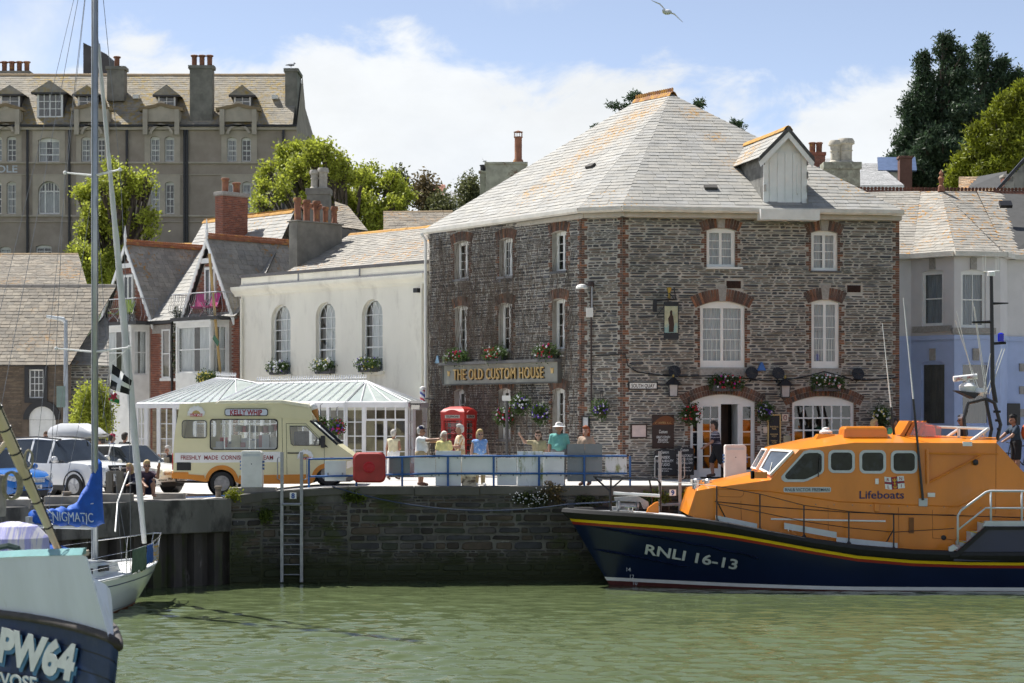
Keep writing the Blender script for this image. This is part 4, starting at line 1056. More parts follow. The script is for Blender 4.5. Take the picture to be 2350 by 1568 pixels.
# gabled slate roof end behind the big stack
def back_roofs():
 def roof_simple(name,label,pts_front,mat,gauge=.26,sw=.36,lim=60,ridge=None,extra=None,wallz=None):
  r=thing(name,label,'building',(pts_front[0].x,pts_front[0].y,wallz if wallz is not None else ZQ))
  slate_roof(r,[pts_front]+(extra or[]),mat,gauge,sw,lim)
  a,b=pts_front[0],pts_front[1];w=G();dn=Vector((0,0,-(a.z-(wallz if wallz is not None else ZQ))))
  w.poly([a+dn,b+dn,b-Vector((0,0,.05)),a-Vector((0,0,.05))]);w.build('wall',M_GRENDER,r)
  if ridge:ridge_tiles(r,pts_front[3],pts_front[2],ridge,.45,.16)
  return r
 OR=mk('orange_ridge',(.40,.21,.055),.85,.25)
 roof_simple('slate_roofed_house','low slate roof between the big chimney and the stone inn roof',[V(880,548,92),V(1040,548,92),V(1040,486,96),V(880,488,96)],M_SLATE3,ridge=mk('tan_ridge',(.26,.19,.11),.9))
 roof_simple('slate_gable_house','small dark slate gable behind the five pot chimney',[V(770,520,90),V(845,530,89),V(800,478,93),V(770,475,94)],M_SLATE3)
# left: long brown roof with stone wall, seen behind the cars
 Y=75.0;r=thing('stone_cottage','long brown slate roofed stone cottage behind the white cars','building',(XU(0,Y),Y,2.4))
 A0,B0=V(-90,838,Y),V(160,838,Y);zr=ZV(656,Y+4.6)
 C0,D0=Vector((XU(268,Y+4.6),Y+4.6,zr)),Vector((XU(-90,Y+4.6),Y+4.6,zr))
 slate_roof(r,[[A0,B0,C0,D0]],M_SLATE3,.235,.30,300)
 ridge_tiles(r,D0,C0,mk('dark_ridge',(.12,.11,.10),.9),.45,.15)
 fr=Fr((A0.x,Y+.25),(B0.x,Y+.25));w=G()
 win=fr.rect(66,100,848,914);dr_=fr.rect(66,128,930,1010)
 wall_cells(w,fr,0,fr.len,2.3,A0.z-.03,[(*win,0),(*dr_,.4)],.2);w.build('wall',mk('brown_wall',(.13,.10,.075),.9,.2,3),r)
 its=[];stone_courses(fr,.02,fr.len-.02,2.4,A0.z-.05,[(win[0]-.16,win[1]+.16,win[2]-.2,win[3]+.15),(dr_[0]-.25,dr_[1]+.25,2.3,dr_[3]+.25)],its,.03,.07,.15,.6,.012,.02)
 pieces('stone',r,mk('brown_thin_stone',(.15,.11,.08),.85,.2,6,rnd_cols=[(.16,.12,.085),(.13,.10,.075),(.19,.145,.10),(.11,.09,.07)],rnd=.12),STONES,its,120,'stonework')
 sur=G();a,b,c,e=win;sur.fbox(fr,a-.15,a,c-.18,e+.14,-.02,.05);sur.fbox(fr,b,b+.15,c-.18,e+.14,-.02,.05);sur.fbox(fr,a,b,e,e+.14,-.02,.05);sur.fbox(fr,a,b,c-.18,c,-.02,.05);sur.build('window_surround',M_BLACK,r)
 window(r,fr,a,b,c,e,0,1,3,4,depth=.08,fw=.05)
 a,b,c,e=dr_;sp=e-.4
 aw=G();P=arch_pts(a-.2,b+.2,sp-.15,.72,14);Q=arch_pts(a,b,sp-.15,.5,14)
 aw.prism([fr.p(x,y,.0)for x,y in P]+[fr.p(x,y,.0)for x,y in Q[::-1]],fr.n*.08);aw.build('door_arch',M_BLACK,r)
 G().prism([fr.p(x,y,-.05)for x,y in Q],fr.n*.03).build('fanlight_board',M_WHITE2,r)
 G().fbox(fr,a,b,c,sp-.16,-.12,-.06).build('door',M_WHITE2,r)
 ii=G();ii.fbox(fr,.1,fr.len-.1,2.4,A0.z,-1.2,-1.15);ii.build('interior',M_DARK,r)
# lean-to with pale mortar at its right
 Y2=76.0;r2=thing('lean_to','small stone lean-to with lit slate roof beside the green chair balcony','building',(XU(200,Y2),Y2,2.4))
 p0,p1=V(150,838,Y2),V(250,840,Y2);q1,q0=V(250,738,Y2+2.6),V(238,722,Y2+2.6)
 slate_roof(r2,[[p0,p1,q1,q0]],M_SLATE2,.22,.28,80)
 f2=Fr((p0.x,Y2+.2),(p1.x,Y2+.2));w2=G();w2.poly([f2.p(0,2.3),f2.p(f2.len,2.3),f2.p(f2.len,p1.z-.03),f2.p(0,p0.z-.03)]);w2.build('wall',mk('pale_mortar',(.42,.40,.36),.95),r2)
 its=[];stone_courses(f2,.02,f2.len-.02,2.4,p0.z-.05,[],its,.06,.16,.2,.55,.03,.03);pieces('stone',r2,M_STONE,STONES,its,100,'stonework')
# roof behind it, higher up
 roof_simple('lichen_roofed_house','brown roof with orange lichen below the hotel at far left',[V(-120,655,92),V(200,655,92),V(180,584,97),V(-120,584,97)],M_SLATE3,.26,.34,100,ridge=mk('tan_ridge',(.26,.19,.11),.9))
 roof_simple('orange_ridged_house','low roof strip behind the left gable ridge',[V(328,580,93),V(470,580,93),V(470,561,95),V(328,561,95)],M_SLATE3,.26,.34,20,ridge=OR)
back_roofs()
# ---------------------------------------------------------------- hotel on the hill
def hotel():
 Y=150.0;uL,uR=-140,681;zb=14.0
 root=thing('hotel','large grey brown pebbledashed hotel with slate mansard dormers on the hill','building',(XU(300,Y),Y,zb))
 fr=Fr((XU(uL,Y),Y),(XU(uR,Y),Y));ze=ZV(292,Y);zr=ZV(171,Y+4.5)
 M_DASH=mk('pebbledash',(.34,.285,.235),.95,.14,.7,bump=.5,bscale=8,col2=(.40,.34,.28),c2=(.55,.7),c2scale=.5)
 M_DRES=mk('dressed_stone',(.44,.385,.315),.9,.12,1.0)
 WN=[(15.6,37.5,312.8,370.6,'a'),(-17,5,312.8,370.6,'a'),(87.5,136.6,316,372,'t'),(186.6,208,314,371,'a'),(223,241.6,314,371,'a'),(344.7,366.6,313,371,'a'),(378,400,313,371,'a'),(521,543,315,371,'a'),(554,576,315,371,'a'),(15.6,37,417,491,'a'),(-18,4,417,491,'a'),(87.5,137.5,416,492,'r'),(186,208,417,491,'a'),(223,242,417,491,'a'),(346,367,418,491,'a'),(379,400,417,491,'a'),(522,544,417,491,'a'),(556,576,417,491,'a'),(0,25,566,590,'a'),(82,118,562,600,'a')]
 ops=[]
 for u0,u1,v0,v1,k in WN:
  a,b,c,e=fr.rect(u0,u1,v0,v1);ops.append((a,b,c,e,{'a':.16,'t':.22,'r':(b-a)*.46}[k]))
 g=G();wall_cells(g,fr,0,fr.len,zb-2,ze,ops,.3);
 xr=XU(708,159);e1=Vector((fr.p(fr.len,0).x,Y,0));
 g.poly([(e1.x,Y,zb-2),(xr+.4,162,zb-2),(xr+.4,162,ze),(e1.x,Y,ze)])
 g.poly([(e1.x,Y,ze),(xr+.4,162,ze),(xr-.2,158.5,zr-2),(e1.x-.05,Y+4.5,zr)])
 g.build('wall',M_DASH,root)
 for(a,b,c,e,r),(u0,u1,v0,v1,k)in zip(ops,WN):
  w=window(root,fr,a,b,c,e,r if k!='r' else .2,1,2 if k=='a' else 3,4 if k=='a' else 3,depth=.2,fw=.09,mun=.05,curt=(rng.random()<.6),half=.35,mat=M_WHITE2,sash=True)if k!='r' else arch_window(root,fr,a,b,c,e,r)
  s=G();s.fbox(fr,a-.15,b+.15,c-.16,c-.01,-.05,.12);s.build('window_sill',M_DRES,root)
 inn=G();inn.fbox(fr,.2,fr.len-.2,zb-2,ze,-1.5,-1.4);inn.build('interior',mk('hotel_room',(.06,.07,.085),.9),root)
# dressed surrounds, string courses, cornice
 for(u0,u1)in((-25,50),(75,150),(175,252),(332,414),(508,590)):
  for(v0,v1,hh)in((300,374,0),(402,494,0)):
   a,b,c,e=fr.rect(u0,u1,v0,v1);q=G()
   os_=[o for o in ops if o[0]>a and o[1]<b and o[2]>c-.3 and o[3]<e+.3]
   wall_cells(q,fr,a,b,c,e,os_,.06,d=.05);q.build('window_surround',M_DRES,root)
 for(v0,v1,d)in((292,299,.25),(372,376,.18),(494,498,.16),(400,402,.08),(508,510,.1)):
  _,_,c,e=fr.rect(0,10,v0,v1);G().fbox(fr,0,fr.len,c,e,0,d).build('string_course',M_DRES,root)
 for u in(64,160,292,424,430,651):s=fr.uv(u,900)[0];G().tube([fr.p(s,ze-.1,.15),fr.p(s,zb,.15)],.10,6).build('drain_pipe',M_BLACK,root)
 G().fbox(fr,0,fr.len,ze+.0,ze+.14,.22,.42).build('gutter',M_BLACK,root)
 M_HS=mk('hotel_slate',(.22,.20,.16),.8,.15,1.2,rnd_cols=[(.30,.265,.205),(.27,.245,.20),(.32,.28,.215),(.285,.26,.215)],rnd=.07,col2=(.36,.25,.07),c2=(.46,.6),c2scale=3,m2=(.25,.42,.62))
 RA,RB,RC,RD=fr.p(0,ze,.3),fr.p(fr.len-.3,ze,.3),fr.p(fr.len-.3,zr,-4.5),fr.p(0,zr,-4.5)
 slate_roof(root,[[RA,RB,RC,RD]],M_HS,.27,.42,300)
 G().poly([RD,RC,RC+Vector((0,9,-4)),RD+Vector((0,9,-4))]).build('roof_back',mk('slate_plain',(.34,.33,.30),.8),root)
 ridge_tiles(root,RD,RC,mk('tan_ridge',(.26,.19,.11),.9),.6,.2)
 slope=(zr-ze)/4.8
 def dormer_(u0,u1,v0,v1,vap):
  a,b,c,e=fr.rect(u0,u1,v0,v1);d=-((c-ze)/slope)+.35;zt=fr.uv((u0+u1)/2,vap)[1];sm=(a+b)/2
  q=G();q.fbox(fr,a,b,c-.4,e,d-3,d-.12);q.build('dormer_cheeks',mk('dormer_dark',(.07,.07,.075),.85),root)
  window(root,fr,a,b,c,e,0,2 if u1-u0>45 else 1,2 if u1-u0<45 else 2,3,depth=.05,fw=.12,mun=.05,d=d,curt=True,half=.4)
  ov=.35;L0,R0,P0=fr.p(a-ov,e-.05,d+.35),fr.p(b+ov,e-.05,d+.35),fr.p(sm,zt,d+.1)
  bk=-fr.n*(3.6);it=[];rs=G();un=G()
  for f in([L0,R0,P0],[R0,R0+bk,P0+bk,P0],[L0+bk,L0,P0,P0+bk]):slate_face(f,it,rs,.25,.36,under=un)
  u_=un.build('dormer_roof',mk('roof_underlay',(.06,.06,.06),.9),root);pieces_under('slate',root,u_,M_HS,it,rs,0)
  G().fbox(fr,a-ov,b+ov,e-.16,e-.06,d,d+.36).build('dormer_eave',mk('dormer_dark',(.07,.07,.075),.85),root)
 for q in((-6,39,212,257,192),(81,141,210,268,183),(173,216,213,258,192),(358,398,214,257,191),(533,572,214,255,191)):dormer_(*q)
 def pediment(u0,u1,v0,vap):
  a,b,c,_=fr.rect(u0,u1,v0,v0-10);zt=fr.uv((u0+u1)/2,vap)[1];sm=(a+b)/2
  G().prism([fr.p(a,c,-.4),fr.p(b,c,-.4),fr.p(b,c+.9,-.4),fr.p(sm,zt,-.4),fr.p(a,c+.9,-.4)],fr.n*.75).build('pediment',M_DRES,root)
  t=G()
  for x,sg in((a,1),(b,-1)):t.prism([fr.p(x-sg*.25,c+.78,-.45),fr.p(sm,zt,-.45),fr.p(sm,zt+.25,-.45),fr.p(x-sg*.25,c+1.02,-.45)],fr.n*.95)
  t.build('pediment_coping',mk('tan_ridge',(.26,.19,.11),.9),root)
  rd=G();rd.lathe(fr.p(sm,c+1.2,.36),[(.32,-.02),(.36,.05),(.28,.05),(.2,.08)],12,axis=fr.n);rd.build('roundel',M_DRES,root)
  ar=G();P=arch_pts(a+.5,b-.5,c-.9,.75,10);Q=arch_pts(a+.7,b-.7,c-.95,.6,10);ar.prism([fr.p(x,y,.3)for x,y in P]+[fr.p(x,y,.3)for x,y in Q[::-1]],fr.n*.12);ar.build('arch_moulding',M_DRES,root)
  for x in(a+.05,b-.4):G().prism([fr.p(x,c-1.0,.3),fr.p(x+.35,c-1.0,.3),fr.p(x+.35,c+.9,.3),fr.p(x,c+.9,.3)],fr.n*.25).build('corbel',M_DRES,root)
 for q in((-18,50,291,246),(172,254,291,246),(329,415,291,246),(505,592,291,247)):pediment(*q)
 for(u,v)in((307,228),(625,229)):
  p=fr.uv(u,v,-2.2);G().fbox(fr,p[0],p[0]+.45,p[1],p[1]+.3,-2.3,-1.8).build('roof_vent',M_WHITE2,root)
 letters('lettering','POLE',fr.p(fr.uv(10,388)[0],fr.uv(10,388)[1],.06),fr.S,(0,0,1),.52,mk('grey_letters',(.55,.58,.62),.6),root,width=2.0,bold=.02)
# chimneys and roof plant: parts of the hotel
 def ch(u0,u1,v0,v1,d,pots,w2=1.2):
  a,b,c,e=fr.rect(u0,u1,v1,v0);c,e=fr.uv((u0+u1)/2,v1,-d)[1],fr.uv((u0+u1)/2,v0,-d)[1];a,b=fr.uv(u0,900,-d)[0],fr.uv(u1,900,-d)[0]
  o=G().fbox(fr,a,b,c,e,-d-w2,-d).build('chimney',M_GRENDER,root,bevel=.05);G().fbox(fr,a-.1,b+.1,e-.25,e,-d-w2-.1,-d+.1).build('chimney_crown',M_GRENDER,o)
  for k in range(pots):
   p=G();chimney_pot(p,fr.p(a+(b-a)*(k+.5)/pots,e,-d-w2/2),.85,.22,flare=1.3);p.build('chimney_pot',M_TERRA,o,smooth=True,autos=35)
 ch(245,285,152,232,1.6,1);ch(435,488,150,287,.2,3,.9);ch(-20,66,163,175,5.5,5)
 ch(654,682,157,290,1.5,0,3.0)
 pl=G();a,b=fr.uv(191,900,-8)[0],fr.uv(279,900,-8)[0];z0=zr-.5;zA,zB=fr.uv(191,98,-8)[1],fr.uv(279,130,-8)[1]
 pl.prism([fr.p(a,z0,-8),fr.p(b-1,z0,-8),fr.p(b-1,zB-.2,-8),fr.p(b-1.2,zB+.2,-8),fr.p(a,zA,-8)],-fr.n*5)
 pl.build('roof_plant_room',mk('dark_cladding',(.075,.07,.07),.8,.2,1),root)
 a,b,c,e=fr.rect(116,170,147,172);c,e=min(c,e),max(c,e);G().fbox(fr,a,b,c,e,-8,-5).build('roof_plant_room',mk('grey_plant',(.11,.115,.125),.8),root)
 gl=G();bird(gl,fr.p(fr.uv(668,152,-2)[0],fr.uv(668,153,-2)[1],-2),1.0);o=gl.build('gull',mk('gull_grey',(.3,.3,.31),.8));tag(o,'gull perched on the end chimney of the hotel','bird')
def bird(g,p,s):
 g.ball(p+Vector((0,0,.12*s)),(.28*s,.1*s,.1*s),8,6);g.ball(p+Vector((.25*s,0,.24*s)),.07*s,6,5);g.tube([p+Vector((.3*s,0,.24*s)),p+Vector((.38*s,0,.22*s))],[.025*s,.008*s],4)
 g.tube([p+Vector((-.2*s,0,.14*s)),p+Vector((-.45*s,0,.10*s))],[.07*s,.02*s],5)
 for q in(-.04,.04):g.tube([p+Vector((0,q*s,.05*s)),p+Vector((0,q*s,-.08*s))],.012*s,4)
def arch_window(root,fr,a,b,c,e,r):
 d=-.2;sp=e-r;g=G();fw=.1
 g.fbox(fr,a,a+fw,c,sp,d-.08,d);g.fbox(fr,b-fw,b,c,sp,d-.08,d);g.fbox(fr,a+fw,b-fw,c,c+.15,d-.08,d-.002);g.fbox(fr,a+fw,b-fw,sp-.06,sp+.06,d-.08,d-.002)
 g.tube([fr.p(x,y,d-.04)for x,y in arch_pts(a+.05,b-.05,sp,r-.05,14)],.05,4)
 for f in(.3,.7):x=a+(b-a)*f;g.fbox(fr,x-.05,x+.05,c+.15,sp+r*.78,d-.07,d-.004)
 for f in(.15,.85,.43,.57):x=a+(b-a)*f;g.fbox(fr,x-.02,x+.02,sp,sp+r*(.55 if abs(f-.5)>.2 else .9),d-.07,d-.006)
 w=g.build('window',M_WHITE2,root);xs=[a+fw,a+(b-a)*.3,a+(b-a)*.7,b-fw]
 for i in range(3):pane(w,fr,xs[i],xs[i+1],c+.15,sp,d-.04)
 G().poly([fr.p(x,y,d-.04)for x,y in arch_pts(a+fw,b-fw,sp,r-fw,12)]).build('pane',M_GLASS,w)
 curtain(w,fr,a+.1,b-.1,c+.2,sp-.1,d-.2,M_CURT);return w
hotel()
# ---------------------------------------------------------------- pale and blue terrace at the right
def terrace():
 pts=[(2060,70.6),(2091,70.5),(2118,69.5),(2190,69.3),(2268,69.4),(2296,70.5),(2450,71.5)]
 root=thing('terrace_house','cream and blue painted terrace house with canted bay at far right','building',(XU(2200,70),70,ZQ))
 xy=[(XU(u,Y),Y)for u,Y in((2056,70.8),(2091,70.8),(2190,69.5),(2296,69.9),(2312,71.0),(2480,72.0))]
 zs=ZV(779,70);ze=ZV(588,70)
 up,lo=G(),G();M_CR=mk('cream_wall',(.64,.62,.62),.85,.06,1.0,bump=.15,bscale=30);M_BL=mk('blue_wall',(.40,.48,.70),.8,.06,1.2,bump=.15,bscale=30)
 M_TG=glass('shop_glass',(.5,.5,.5),.10)
 for k in range(len(xy)-1):
  fr=Fr(xy[k],xy[k+1]);uo,lo_=[],[]
  if k in(1,2):
   a,b,c,e=fr.rect(*((2116,2165,620,748)if k==1 else(2205,2262,620,752)));uo=[(a,b,c,e,.06)]
   a2,b2,c2,e2=fr.rect(*((2114,2168,830,975)if k==1 else(2208,2270,830,975)));lo_=[(a2,b2,c2,e2,.06)]
  wall_cells(up,fr,0,fr.len,zs,ze,uo,.12);wall_cells(lo,fr,0,fr.len,ZQ-.1,zs,lo_,.12)
  for(a,b,c,e,r)in uo:
   window(root,fr,a,b,c,e,r,1,1 if k==1 else 2,2,depth=.06,fw=.10,sash=True,curt=mk('grey_curtain',(.26,.29,.33),.9,.25,8,stretch=(4,4,.2)))
   G().fbox(fr,a-.35,b+.35,c-.22,c-.01,-.02,.10).build('window_sill',M_KEY,root)
   cx=(a+b)/2;G().fbox(fr,cx-.12,cx+.12,e+.02,e+.42,-.01,.05).build('keystone',M_KEY,root)
  for(a,b,c,e,r)in lo_:
   window(root,fr,a,b,c,e,r,1,1,1,depth=.06,fw=.05,pmat=M_TG,mat=M_BL)
   cu=mk('olive_drape',(.10,.09,.045),.8,.5,5,stretch=(3,3,.3))if k==1 else mk('rust_drape',(.10,.04,.02),.8,.5,5,stretch=(3,3,.3));curtain(root,fr,a,b,c,e,-.5,cu,.06,.3)
   cx=(a+b)/2;G().fbox(fr,cx-.12,cx+.12,e+.04,e+.46,-.01,.05).build('keystone',M_KEY,root)
  if k==4:
   s=fr.uv(2344,900)[0]
   for j in range(4):
    h=ZV(835+j*52,71.5);G().fbox(fr,s-.1,s+.35,h-.28,h,-.01,.05).build('quoin',M_KEY,root)
   a,b,c,e=fr.rect(2315,2333,996-20,922+4);G().fbox(fr,a-.1,b+.1,c,e,.0,.08).build('menu_case',M_BLACK,root)
  band=G().fbox(fr,-.03,fr.len+.03,zs-.02,zs+.14,0,.06);band.build('string_band',M_BL,root)
  gt_=G().fbox(fr,-.1,fr.len+.1,ze-.05,ze+.12,.05,.30);gt_.build('gutter',M_GUTTER,root)
 up.build('upper_wall',M_CR,root);lo.build('lower_wall',M_BL,root)
 inn=G();inn.poly([(xy[0][0],72.5,ZQ),(xy[-1][0],73.5,ZQ),(xy[-1][0],73.5,ze),(xy[0][0],72.5,ze)]);inn.build('interior',M_DARK,root)
 E=[Vector((x,y,ze+.08))for x,y in xy]
 for k,e in enumerate(E):e.y-=.25
 zr=ZV(441,76.5);Rl,Rr=Vector((XU(1930,76.5),76.5,zr)),Vector((XU(2500,77),77,zr));AP=Vector((XU(2160,75.8),75.8,ZV(440,75.8)))
 Ml=Vector((XU(2080,70.6)-2.5,70.6,ze+.08));RmL=Vector((XU(2112,76.5),76.5,zr));RmR=Vector((XU(2240,76.6),76.6,zr))
 Er=Vector((XU(2312,70.75),70.75,ze+.08))
 slate_roof(root,[[Ml,E[1],RmL,Rl],[E[1],E[2],AP],[E[2],E[3],AP],[E[3],Er,AP],[Er,E[5],Rr,RmR],[RmL,AP,E[1]],[AP,RmR,Er]],M_SLATE2,.26,.36,300)
 gp=G();gp.poly([Rl,Rr,Rr+Vector((0,6,-4)),Rl+Vector((0,6,-4))]);gp.build('roof_valley',mk('slate_plain',(.34,.33,.30),.8),root)
 MC=mk('dark_crest',(.135,.055,.035),.85,.25,4,col2=(.3,.15,.05),c2=(.58,.7))
 ridge_tiles(root,Rl,Rr,MC,.42,.17,crest=.14,lift=.05)
 G().lathe(AP+Vector((0,0,.0)),[(.14,0),(.12,.2),(.07,.25),(.09,.4),(.13,.5),(.06,.6),(.09,.68),(.02,.82)],8).build('finial',M_TERRA,root)
 p=V(2295,478,73.6);G().obox(p,(.45,0,0),(0,.25,.2),(0,-.08,.1)).build('roof_vent',M_BLACK,root)
terrace()
def right_back():
# lichened stack with two ringed pots behind the inn's right hip
 p=V(1893,430,80);stack('stone_chimney','lichened stone chimney with two tall cream pots at the inn roof right side',(p.x,p.y),(1,0,0),(0,1,0),1.42,.9,p.z-3,ZV(372,80),mk('lichen_stone',(.26,.255,.20),.9,.25,4,col2=(.36,.37,.29),c2=(.5,.6),c2scale=5,col3=(.12,.07,.05),c3=(.6,.68)),[(.36,.5,.25,.95,'ring'),(.64,.5,.30,1.02,'ring')],potm=mk('cream_pot',(.50,.46,.38),.8,.2,5,col2=(.25,.22,.18),c2=(.58,.68),c2scale=6),cap=.28)
 p=V(1855,382,118);stack('small_brick_chimney','small far brick chimney with two red pots beside the loft dormer',(p.x,p.y),(1,0,0),(0,1,0),1.0,.8,p.z-3,ZV(349,118),M_RBRICK,[(.3,.5,.2,.65,'plain'),(.7,.5,.2,.65,'plain')],cap=.2)
# stack left of the inn roof, with tall pipe
 M_ST=mk('green_stack',(.30,.31,.245),.9,.2,3,bump=.3,col2=(.16,.11,.075),c2=(.58,.66),c2scale=2.2)
 p=V(1115,450,86);st=stack('painted_chimney','pale green brick chimney with one tall terracotta pipe left of the inn roof',(p.x,p.y),(1,0,0),(0,1,0),1.75,.8,p.z-3,ZV(372,86),M_ST,[(.80,.5,.165,1.42,'can')],cap=.1)
 p=V(1101,450,87);stack('short_flue','short dark capped flue beside the pale green chimney',(p.x,p.y),(1,0,0),(0,1,0),.3,.3,p.z-3,ZV(392,87),M_ST,[(.5,.5,.15,.3,'plain')],potm=M_BLACK,cap=.1)
 def far_house(label,u0,u1,vr,ve,vb,Y,mat,wmat,vr2=None,hip=0):
  r=thing('far_house',label,'building',(XU((u0+u1)/2,Y),Y,ZV(vb,Y)),group='far houses behind the quay roofs')
  A,B=V(u0,ve,Y),V(u1,ve,Y);k=hip*(u1-u0);C,D=V(u1-k,vr,Y+4),V(u0+k,vr2 or vr,Y+4)
  slate_roof(r,[[A,B,C,D]],mat,.3,.4,20)
  w=G();z=ZV(vb,Y)-3;w.poly([(A.x,A.y,z),(B.x,B.y,z),B,A]);w.poly([B,(B.x,B.y,z),(B.x,B.y+8,z),(B.x,B.y+8,B.z),C]);w.build('wall',wmat,r)
  return r
 MG=mk('pale_far_slate',(.36,.36,.36),.8,.1,1,rnd=.1);MWf=mk('far_white',(.62,.62,.6),.8);MRb=mk('far_brick',(.16,.08,.06),.9)
 far_house('far grey slate roof below the small brick chimney',1860,1960,365,402,420,116,MG,MWf,hip=.35)
 far_house('far pale roof with blue panel left of the dark conifer',1975,2090,375,396,420,124,MG,MWf)
 far_house('far pale hipped roof behind the terrace ridge',1940,2075,393,426,445,112,MG,MWf,hip=.3)
 pn=G();pn.obox(V(2015,394,123.5),(2.4,0,0),(.35,2.2,1.1),(0,-.05,.08));o=pn.build('solar_panel',mk('solar_blue',(.10,.14,.24),.25));tag(o,'blue solar panel on the far pale roof','solar panel')
 p=V(2065,398,121);stack('far_brick_stack','dark brick chimney at the foot of the dark conifer',(p.x,p.y),(1,0,0),(0,1,0),.75,.7,p.z-2,ZV(358,121),MRb,[],cap=.15)
 far_house('far white house with red gable between the lime tree and the inn',968,1022,424,452,480,130,mk('far_red',(.30,.13,.09),.9,rnd=.1),MWf)
 far_house('far pale roofed house right of the red gable',1018,1072,440,462,480,126,MG,MWf)
 r=far_house('far roof with orange lichen at the right edge',2200,2310,392,440,470,96,mk('orange_slate',(.34,.24,.15),.85,.2,1,rnd=.12,col2=(.42,.2,.06),c2=(.5,.62),c2scale=1.2),MRb,vr2=412)
 r=thing('slate_hung_house','grey slate hung gable end at the far right edge','building',(XU(2340,90),90,12))
 a,b,c=V(2285,447,90),V(2470,447,90),V(2400,320,90);G().poly([a+Vector((0,0,-2)),b+Vector((0,0,-2)),b,c,a]).build('gable',mk('gable_slate',(.20,.205,.195),.8,.15,2),r)
 it=[];fr=Fr((a.x,89.98),(b.x,89.98));h=a.z-.6
 while h<c.z:
  s=rng.uniform(-.3,0)
  while s<fr.len:
   w=rng.uniform(.4,.55);X_=fr.p(s+w/2,h);lim=a.z+(X_.x-a.x)/(c.x-a.x)*(c.z-a.z)
   if h+.35<lim and X_.x<c.x+1:it.append((w,fr.mat(s+w/2,h+.2,0,w-.012,.02,.40),0))
   s+=w
  h+=.4
 pieces('wall_slate',r,mk('hung_slate',(.22,.22,.20),.8,.15,2,rnd=.22),UNIT_BRICK,it,120)
 dv=(c-a);G().prism([a-Vector((.15,0,.1)),c+Vector((0,0,.1)),c+Vector((0,0,.3)),a+Vector((-.15,0,.1))],(0,-.25,0)).build('verge',M_BLACK,r)
 p=V(2305,440,94);stack('brick_chimney','short brick chimney with gabled stone cap at the right edge',(p.x,p.y),(1,0,0),(0,1,0),.75,.7,p.z-2,ZV(400,94),M_RBRICK,[],cap=.12,capm=M_KEY)
right_back()
